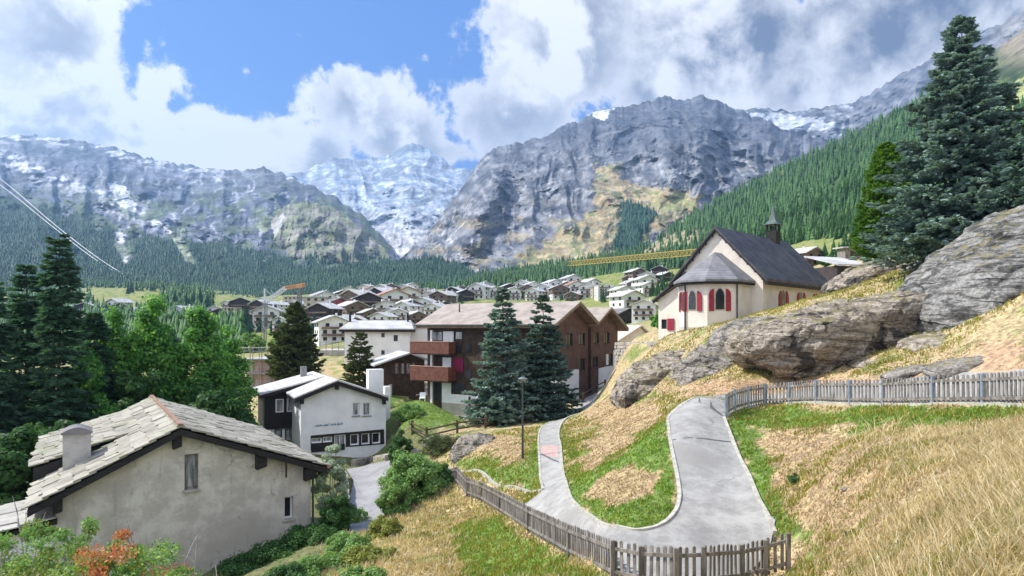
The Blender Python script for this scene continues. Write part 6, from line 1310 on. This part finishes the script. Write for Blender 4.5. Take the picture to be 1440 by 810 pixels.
VR = {
 'in the village behind the white block': [('ws',470,482,40,25,150),('td',448,462,34,-20,230),('rd',478,452,34,35,250),('wb',492,440,34,-30),('tn',444,440,30,10),('ws',458,434,26,30),('tn',486,428,16,0),('td',518,447,34,20,260),('dk',532,445,26,-35,270),('ws',543,449,28,15,250),('wb',502,452,30,40,230),('rr',556,441,36,25,300),('dk',540,433,30,-20),('rr',574,436,34,15),('tn',560,429,20,10),('ws',566,449,26,-30,250),('wb',580,448,28,35,250),('td',528,436,30,-35),('wb',510,436,28,20),('ws',592,443,26,-15,280),('dk',604,440,26,25,290),('ws',498,446,20,-10,250),('wb',616,434,26,-25),('ws',599,433,24,15),('br',455,446,24,-30,260),('dd',626,443,26,30,270),('ws',548,456,24,-20,220),('wb',524,457,24,30,220),('ws',432,436,20,-15),('ws',490,420,18,15),('ws',512,417,18,-20),('tn',530,416,18,10),('ws',580,415,18,25),('ws',602,427,20,-25),('ws',560,456,22,15,210),('ws',480,450,24,20,240),('ws',532,464,24,-20,190),('br',500,464,24,20,190),('ws',452,428,20,25),('br',467,430,22,-25),('dk',482,424,22,30),('wb',497,429,22,-20),('tn',508,424,20,10),('rr',522,426,24,25),('ws',536,421,22,-30),('wb',550,420,22,20),('ws',566,419,20,-15),('dk',580,423,22,30),('tn',594,421,20,-10),('br',572,447,24,30),('ws',470,470,26,-25,170),('wb',615,447,24,15,280),('dk',484,462,26,-30,200),('br',588,455,24,30,210),('ws',607,449,24,-25,240)],
 'above the left half of the brown roof': [('dk',611,421,20,25),('dk',635,419,22,-20),('dd',640,427,22,30),('ws',628,428,20,-15),('dk',655,424,24,20),('ws',670,421,24,-25),('ws',682,419,24,15),('dd',668,415,20,-30),('wb',650,417,16,10),('ws',696,420,18,30)],
 'above the right half of the brown roof': [('dk',717,410,16,20),('ws',733,411,18,-25),('dk',727,417,18,30),('wb',742,419,20,-15),('ws',752,413,18,20),('hw',770,408,12,5),('ws',762,420,22,-30),('ws',782,412,20,25),('wb',788,421,22,10),('dk',775,417,18,-20),('ws',722,423,20,15),('ws',748,424,20,-30),('ws',808,407,22,20),('wb',798,413,18,-25),('rr',812,416,22,15),('ws',826,420,24,-20),('ws',836,411,20,30),('tn',844,418,20,10),('br',804,424,20,-30)],
 'between the brown gables and the chapel': [('hw',852,421,22,10,360),('dk',866,418,22,-25),('ws',880,425,24,20),('ws',874,433,26,-15,330),('ws',892,441,34,25,240),('ws',905,452,30,-20,180),('dd',884,455,20,30,190),('br',885,401,20,-30),('wb',900,398,22,20),('ws',910,403,22,-20),('br',896,408,20,35),('ws',912,412,26,15),('dk',927,388,20,-15),('wb',888,413,18,-25),('br',903,391,18,25),('ws',898,420,22,-30,330),('ws',914,424,22,20,300),('dk',940,395,18,25)],
 'left of the stone pine': [('ws',300,447,18,20,360),('tn',352,441,20,15,380),('ws',384,443,20,-25,370),('br',338,438,18,20,400),('ws',318,438,16,-15,400),('wb',425,452,24,20,280),('ws',366,436,18,10,420),('tn',408,432,20,-10,420),('dk',352,456,20,20,280),('ws',394,470,26,-20,210),('tn',322,449,22,-25,330),('td',338,448,28,20,330),('dd',308,447,18,30,340),('td',362,449,26,-20,300),('ws',374,462,34,10,250),('dd',394,458,20,-25,260),('dk',400,441,18,30,350),('ws',325,460,18,25,270),('ws',412,440,18,-20,350)],
 'under the far meadow': [('dk',118,444,26,20,420),('ws',158,441,22,-20,430),('dk',168,443,24,30,420),('ws',187,452,20,-25,380),('dk',98,443,20,-15,430),('ws',115,467,26,25,300),('ws',250,457,28,-15,320),('br',262,462,20,30,300),('ws',270,472,18,20,260),('dk',136,440,16,10,440)]}
ORD = ['leftmost', 'second from the left', 'third from the left', 'fourth from the left', 'fifth from the left', 'sixth from the left', 'seventh from the left', 'eighth from the left', 'ninth from the left', 'tenth from the left', 'eleventh from the left', 'twelfth from the left', 'thirteenth from the left', 'fourteenth from the left', 'fifteenth from the left', 'sixteenth from the left', 'seventeenth from the left', 'eighteenth from the left', 'nineteenth from the left', 'third from the right', 'second from the right', 'rightmost']
for row, items in VR.items():
    items = sorted(items, key=lambda q: q[1]); cnt = {}; tot = {}
    for it in items: tot[it[0]] = tot.get(it[0], 0) + 1
    for it in items:
        r, look = put(it[0], it[1], it[2], it[3], it[4], it[5] if len(it) > 5 else None); k = cnt.get(it[0], 0); cnt[it[0]] = k + 1; k = k if k < 19 else 22 - (tot[it[0]] - k)
        tag(r, look + ((', ' + ORD[k] + ',') if tot[it[0]] > 1 else '') + ' ' + row, 'house', 'houses ' + row)
r, _ = put('br', 1146, 374, 20, 30, 120); tag(r, 'brown chalet under the forest edge behind the chapel roof ridge', 'chalet')
def shed(px, Y, py, w, d, h, rot, wall, roof, label, rise=.6):
    x, y = (px - HX) / F * Y, Y; z = (HY - py) / F * Y; e = empty('shed', (x, y, z), label, 'shed'); f_ = Fr(x, y, math.cos(R(rot)), math.sin(R(rot)))
    mb = MB(); f_.prism(mb, [(-w / 2, z - 3), (w / 2, z - 3), (w / 2, z + h), (-w / 2, z + h)], 0, d); mb.build('wall', wall, e); mb = MB(); f_.prism(mb, [(-w / 2 - .4, z + h + .003), (w / 2 + .4, z + h + .003), (w / 2 + .4, z + h + .16), (-w / 2 - .4, z + h + .16)], -.5, .0); 
    v = [f_.P(-w / 2 - .4, -.5, z + h + .01), f_.P(w / 2 + .4, -.5, z + h + .01), f_.P(w / 2 + .4, d + .5, z + h + rise), f_.P(-w / 2 - .4, d + .5, z + h + rise)]; mb = MB(); mb.hexa(v + [(a, b, c + .15) for a, b, c in v]); mb.build('roof', roof, e)
    mb = MB(); f_.box(mb, -w * .3, w * .1, -.03, -.004, z + h * .25, z + h * .75); mb.build('window', M['glass'], e); mb = MB(); f_.box(mb, w * .25, w * .42, -.03, -.004, z, z + h * .85); mb.build('door', M['vdark'], e)
shed(1207, 84, 364, 3.1, 3, 1.35, -8, M['weathered'], M['roofsilver'], 'grey wooden shed on the slope left of the green pine', .3)
shed(1200, 76, 383, 4.6, 4.2, .7, 18, M['vdark'], M['roofsilver'], 'low roof of a half buried hut just below the grey shed', 1.4)
fr = Fr((868 - HX) / F * 92, 92, .9, .3); e = empty('small_house', fr.P(1, 2, -4), 'small house with a pinkish pale roof beside the retaining wall', 'house'); l_ = fr.cast(868, 480); a_ = fr.cast(903, 457); r_ = fr.cast(925, 478)
mb = MB(); fr.slab(mb, l_[0], l_[1], a_[0], a_[1], 0, 7, .2); fr.slab(mb, a_[0], a_[1], r_[0], r_[1], 0, 7, .2); mb.build('roof', mat('pinkish_roofing', (.46, .38, .34), (.58, .50, .46), 1), e); mb = MB(); fr.prism(mb, [(l_[0] + .5, -5), (r_[0] - .5, -5), (r_[0] - .5, r_[1]), (a_[0], a_[1] - .35), (l_[0] + .5, l_[1])], .5, 6.5); mb.build('wall', M['cream'], e)
# trees in the village, around it and on the slope behind the chapel
def fcon(px, Y, hpx, label, group, m='farneedle', w=1.2, name='conifer'):
    me = bpy.data.meshes.new('crown'); v, f = cone_tree(rg, 9, 9, .17); me.from_pydata(v.tolist(), [], f.tolist()); me.materials.append(M[m]); o = bpy.data.objects.new(name, me); C.objects.link(o)
    b = pt(px, Y, -.4); h = hpx / F * Y; o.location = b; o.scale = (h * w, h * w, h); o.rotation_euler = (0, 0, rg.uniform(0, 6)); tag(o, label, 'conifer', group)
for px, Y, h in [(440,300,20),(462,320,20),(488,330,18),(515,340,18),(534,330,20),(572,340,18),(590,350,18),(610,360,16),(630,380,16),(650,400,14),(548,360,16),(735,470,12),(757,470,14),(820,430,14),(895,330,18),(805,390,18),(700,480,14),(848,380,20),(868,360,20),(918,300,22),(906,340,18),(932,340,24),(945,330,24),(955,330,22),(880,400,16),(790,430,12),(838,430,14),(925,260,22),(938,250,20)]:
    fcon(px, Y, h * 1.2, 'small dark conifer among the far village houses', 'conifers among the far village houses')
for px, Y, h in [(324,230,36),(336,220,34),(346,230,42),(312,240,32),(352,200,30),(385,210,30),(394,200,34),(302,230,30),(366,215,26),(430,180,40),(442,190,34)]:
    fcon(px, Y, h, 'dark conifer in the clearing below the tan village houses', 'conifers in the clearing', 'farneedle2', 1.6)
for px, Y, h in [(262,420,36),(272,440,34),(282,430,38),(246,450,34),(180,700,16),(185,720,20),(292,420,34),(236,440,30),(225,420,26),(140,400,26),(150,390,22),(205,400,22),(108,380,26),(78,390,34),(60,400,36)]:
    fcon(px, Y, h, 'dark conifer at the edge of the far meadow', 'conifers at the edge of the far meadow', 'farneedle2', 1.3)
for px, Y, h in [(1172,110,34),(1180,112,26),(1160,130,32),(1188,118,38),(1120,140,30),(1130,150,36),(1196,125,34),(1178,95,22),(1214,130,36),(1228,130,40),(1105,160,34),(1205,128,42)]:
    fcon(px, Y, h, 'conifer on the slope between the chapel roof and the green pine', 'conifers behind the chapel', 'farneedle', 1.5)
for i, (px, Y, top, w, lab) in enumerate([(945,120,412,34,'round green bush tree left of the chapel annex'),(930,105,440,26,'small leafy tree just above the small pinkish roofed house'),(355,150,470,40,'pale willowy tree below the crane mast'),(398,140,470,36,'leafy tree between the crane mast and the stone pine'),(240,200,440,40,'leafy tree in front of the far conifers, above the tall leafy tree'),(128,160,455,50,'leafy tree between the larch top and the far meadow'),(96,150,470,46,'leafy tree hiding village roofs left of the larch'),(200,170,455,50,'leafy tree in the gap between the two bright trees'),(300,160,462,50,'leafy tree behind the right bright tree'),(1168,105,362,30,'round shrub above the low half buried hut')]):
    tree_at(broadleaf, 'leafy_tree', px, Y, top, w, lab, seed=61 + i, n=5000, leaf=.55, clumps=40, cz=.5, ry=.5, m=('leafw' if i in (2, 3) else 'leafd' if i in (0, 9, 4, 6) else 'leaf'), limbs=5)
# ================================================================ bushes and undergrowth
def bush(px, Y, top, w, label, seed, m='leafw', n=12000, leaf=.12, name='bush', cat='bush', **kw):
    b = pt(px, Y, -.1); h = htop(px, top, Y) - b[2]; kw.setdefault('cz', .42); kw.setdefault('ry', .55); return broadleaf(name, b, h, w / 2 * Y / F, label, cat, None, seed, m, n, leaf, kw.pop('clumps', 70), trunk=False, trr=.03, **kw)
bush(584, 34, 638, 84, 'big willow green bush right of the yard', 71, 'leafw', 26000, .13, clumps=110)
bush(612, 35, 650, 56, 'darker bush joining the big willow bush to the picket fence', 72, 'leafd', 14000, .12)
bush(558, 32, 672, 50, 'paler lower bush at the left foot of the big willow bush', 77, 'leafw', 14000, .11)
bush(563, 50, 610, 38, 'round dark green bush at the corner of the white gabled house', 73, 'leafd', 12000, .14)
bush(620, 47, 612, 60, 'low brownish shrub under the rail fence', 74, 'dull', 9000, .12)
bush(464, 31, 628, 46, 'slim silvery leaved sapling at the corner of the stone house', 75, 'silver', 15000, .12, name='sapling', cat='sapling', cz=.55, ry=.5)
bush(472, 29, 690, 44, 'green shrub at the foot of the silvery sapling', 76, 'leafd', 11000, .11)
bush(575, 62, 566, 40, 'light green garden shrub on the lawn below the board fence', 79, 'leafw', 7000, .13)
for i, (px, Y, top, w, m, lab) in enumerate([(352,26.5,795,80,'leafd','dark shrub under the gable wall, left end'),(400,27,765,80,'leafd','dark shrub under the gable wall, in the middle'),(440,27.5,742,70,'leafd','dark shrub under the gable wall by the downpipe'),(490,24,752,70,'leafw','light green shrub below the yard'),(520,22,772,70,'leafy','yellow green weeds below the yard'),(452,21,786,90,'leafw','leafy green shrub at the bottom edge, right of the rowan'),(405,20,800,80,'leafd','dark shrub at the bottom edge, right of the rowan'),(540,27,728,50,'leafy','yellow green weeds beside the big willow bush'),(498,32,716,44,'leafw','small shrub at the lower end of the yard'),(505,18.5,800,80,'leafw','pale green weeds at the bottom edge')]):
    bush(px, Y, top, w, lab, 80 + i, m, 9000, .10, clumps=50)
bush(1118, 17.5, 667, 22, 'single small dark green cushion plant on the dry slope', 95, 'leafd', 3500, .05, clumps=30, name='cushion_plant', cat='plant')
bush(1196, 11.5, 745, 22, 'small yellow green tuft on the bare slope', 96, 'leafy', 900, .04, clumps=14, name='cushion_plant', cat='plant')
# rowan with orange berries, very near
def rowan(px, Y, top, w, label, seed, nst=16):
    rngr = np.random.RandomState(seed); b = np.array(pt(px, Y, -.2)); h = htop(px, top, Y) - b[2]; e = empty('rowan_bush', tuple(b), label, 'bush', 'rowan bushes at the lower left'); mb = MB(); lv = []; be = []; rr = w / 2 * Y / F
    for k in range(nst):
        a = rngr.uniform(0, 6.28); q = rngr.uniform(.1, 1) ** .6; tip = Vector((math.cos(a) * rr * q, math.sin(a) * rr * q * .7, h * rngr.uniform(.62, 1.0) * (1 - .25 * q))); s = Vector((tip.x * .2, tip.y * .2, 0)); mid = s.lerp(tip, .5) + Vector((rngr.uniform(-.1, .1), 0, .15)); mb.tube([s, mid, tip], [.022, .013, .005], 5, False)
        for j in range(9):
            t = rngr.uniform(.35, 1); p0 = s.lerp(mid, t * 2) if t < .5 else mid.lerp(tip, t * 2 - 1); d_ = Vector((rngr.normal(0, .5), rngr.normal(0, .4), rngr.uniform(.2, .9))).normalized() * rngr.uniform(.15, .45); p1 = p0 + d_; mb.tube([p0, p0 + d_ * .5 + Vector((0, 0, .02)), p1], [.007, .005, .003], 4, False)
            (be if rngr.rand() < .14 else lv).append((p1, .12 if rngr.rand() < .5 else .18)) if rngr.rand() < .62 else None
    mk('stems', np.array(mb.v) + b, mb.f, M['paletwig'], e)
    for nm, L_, m, n, ls in (('leaves', lv, 'leafw', 170, .055), ('yellow_leaves', lv[::2], 'leafy', 90, .055), ('berries', be, 'leafo', 240, .045)):
        if not L_: continue
        c = np.repeat(np.array([tuple(q[0]) for q in L_]), n, 0); rad = np.repeat(np.array([q[1] for q in L_]), n); N_ = len(c); c = c + norm(rngr.normal(0, 1, (N_, 3))) * (rad * rngr.rand(N_) ** .5)[:, None] * np.array([1, 1, .7]); t = norm(rngr.normal(0, 1, (N_, 3))); u_ = norm(cross(t, rngr.normal(0, 1, (N_, 3)))); l_ = (ls * rngr.uniform(.6, 1.2, N_))[:, None]
        V = np.stack([c - t * l_ * .5, c + u_ * l_ * .25, c + t * l_ * .5, c - u_ * l_ * .25], 1).reshape(-1, 3) + b; mk(nm, V, np.arange(N_ * 4).reshape(N_, 4), M[m], e)
rowan(62, 9.5, 655, 150, 'rowan bush with orange berries, tallest and leftmost, at the lower left', 3, 20)
rowan(155, 8.6, 680, 150, 'rowan bush with orange berries and pale twigs, middle of the lower left row', 4, 20)
rowan(255, 8.2, 722, 150, 'rowan bush with bare pale twigs, rightmost of the lower left row', 5, 16)
rowan(110, 7.4, 700, 120, 'low leafy rowan bush between the leftmost and the middle rowan', 7, 18); rowan(200, 7.8, 705, 120, 'leafy rowan bush between the middle and the rightmost rowan', 8, 16)
rowan(15, 7.6, 715, 140, 'low rowan bush in the bottom left corner', 6, 14)
bush(60, 8.5, 745, 150, 'yellow green shrub under the leftmost rowan', 97, 'leafy', 9000, .05, clumps=60); bush(190, 7.6, 765, 200, 'grey green shrub under the middle rowan', 98, 'leafw', 10000, .05, clumps=60)

# ================================================================ grass
def blades(name, n, acc, hfun, m, label, seed, wk=1.0, lean=.5, clump=5, spread=.06, Ymax=48., umin=-.72, umax=.86, Ymin=3.5):
    rngb = np.random.RandomState(seed); nc = n // clump; u = rngb.uniform(umin, umax, nc * 3); Y = np.exp(rngb.uniform(math.log(Ymin), math.log(Ymax), nc * 3)); X = u * Y; z = ground(X, Y); px = HX + F * u; py = HY - F * z / Y
    g, b, s, n1, n2 = zones(px, py, X, Y); dmin = np.full(len(X), 9.)
    for c in cl: dmin = np.minimum(dmin, np.hypot(X - c[0], Y - c[1]))
    ok = acc(px, py, X, Y, g, b, s, n1, n2) & ~inpoly(X, Y, path_poly) & ~inpoly(X, Y, yard_poly) & (dmin > .07) & (py < 900); ok &= ~((dmin < .95) & (px > 1030) & (py < 575)); idx = np.nonzero(ok)[0][:nc]
    X = np.repeat(X[idx], clump); Y = np.repeat(Y[idx], clump); px = np.repeat(px[idx], clump); sp_ = spread * (1 + Y / 25); X = X + rngb.normal(0, 1, len(X)) * sp_; Y = Y + rngb.normal(0, 1, len(X)) * sp_
    ins = inpoly(X, Y, path_poly); X = X[~ins]; Y = Y[~ins]; px = px[~ins]
    z = zsurf(X, Y) if len(X) else X; h = hfun(X, Y, px) * rngb.uniform(.5, 1.25, len(X)); a = rngb.uniform(0, 6.28, len(X)); lx = np.cos(a) * h * lean * rngb.uniform(.1, 1.2, len(X)) + h * .07; ly_ = np.sin(a) * h * lean * rngb.uniform(.1, 1.2, len(X)); w = (.004 + .00075 * Y) * wk; b_ = rngb.uniform(0, 6.28, len(X)); wx = np.cos(b_) * w; wy = np.sin(b_) * w
    V = np.stack([np.stack([X - wx, Y - wy, z - .05], -1), np.stack([X + wx, Y + wy, z - .05], -1), np.stack([X + lx * .4 + wx * .8, Y + ly_ * .4 + wy * .8, z + h * .6], -1), np.stack([X + lx, Y + ly_, z + h * .95], -1), np.stack([X + lx * .4 - wx * .8, Y + ly_ * .4 - wy * .8, z + h * .6], -1)], 1)
    f = np.arange(len(X))[:, None] * 5; q1 = f + np.array([[0, 1, 2, 4]]); q2 = f + np.array([[4, 2, 3, 3]])
    me = bpy.data.meshes.new(name); n_ = len(X); v = V.reshape(-1, 3).astype(np.float32); me.vertices.add(len(v)); me.vertices.foreach_set('co', v.ravel()); lp = np.concatenate([q1.ravel(), np.concatenate([f + 4, f + 2, f + 3], 1).ravel()]).astype(np.int32); me.loops.add(len(lp)); me.loops.foreach_set('vertex_index', lp)
    me.polygons.add(2 * n_); me.polygons.foreach_set('loop_start', np.concatenate([np.arange(n_) * 4, 4 * n_ + np.arange(n_) * 3]).astype(np.int32)); me.polygons.foreach_set('loop_total', np.concatenate([np.full(n_, 4), np.full(n_, 3)]).astype(np.int32)); me.update(calc_edges=True); me.materials.append(M[m]); o = bpy.data.objects.new(name, me); C.objects.link(o); tag(o, label, None, None, 'stuff'); return o
M['straw'] = leafmat('dry_straw_blades', (.45, .345, .18), (.68, .55, .34), (.66, .60, .42), tr=.3, scale=.8)
M['strawp'] = leafmat('pale_thatch', (.36, .27, .15), (.56, .44, .28), tr=.2, scale=.8)
M['grass'] = leafmat('fresh_grass_blades', (.12, .22, .025), (.25, .36, .06), (.40, .40, .12), tr=.35, scale=.6)
M['grassm'] = leafmat('olive_grass_blades', (.17, .19, .03), (.36, .33, .08), (.44, .34, .12), tr=.35, scale=.4)
leftslope = lambda px, py, X, Y: (px < 1090) & (py > np.interp(px, [560, 630, 743, 800, 899, 1000], [690, 684, 752, 786, 828, 830])) & (X > -7)
blades('tall_dry_grass', 150000, lambda px, py, X, Y, g, b, s, n1, n2: (((px > 1080) & (px + (n1 - .5) * 260 > 1240 - (py - 570) * .25) & (py > 572)) | leftslope(px, py, X, Y)) & (g < .5) & (n1 < .72) & (n2 > .28), lambda X, Y, px: (.09 + .09 * sstep(px, 1200, 1440) * (Y < 20) + .07 * (px < 1050)) * (.6 + .9 * (fbm(np.stack([X * .8, Y * .8, X * 0], -1), 3) * .5 + .5)), 'straw', 'tall dry golden grass on the near slopes', 1, .8, 1.0)
blades('long_dry_stalks', 14000, lambda px, py, X, Y, g, b, s, n1, n2: (((px > 1090) & (px + (n1 - .5) * 300 > 1230 - (py - 570) * .25) & (py > 585)) | leftslope(px, py, X, Y)) & (g < .5), lambda X, Y, px: .26 + .1 * (px > 1200), 'straw', 'sparse long leaning dry stalks above the golden grass', 7, .55, 1.6, clump=3, spread=.1)
blades('olive_grass', 90000, lambda px, py, X, Y, g, b, s, n1, n2: ((leftslope(px, py, X, Y) & (px > 620)) | ((px > 1080) & (py > 572) & (n1 > .5)) | ((Y > 24) & (s < .5) & (b < .5) & (X > -5))) & (n2 > .35), lambda X, Y, px: .13 + 0 * X, 'grassm', 'olive green grass among the dry stalks', 2, 1.0, .6)
blades('short_lawn', 150000, lambda px, py, X, Y, g, b, s, n1, n2: (g > .5) & (b < .5), lambda X, Y, px: .075 + 0 * X, 'grass', 'short fresh green grass along the path edges', 3, 1.1, .6, spread=.04, Ymax=75.)
blades('dry_thatch', 130000, lambda px, py, X, Y, g, b, s, n1, n2: ((b > .5) | ((g < .5) & (s < .5) & (py > 480) & (X > -4))) & (n2 < .7), lambda X, Y, px: .05 + 0 * X, 'strawp', 'short pale dead grass on the bare patches', 4, 1.2, 1.2, spread=.05)
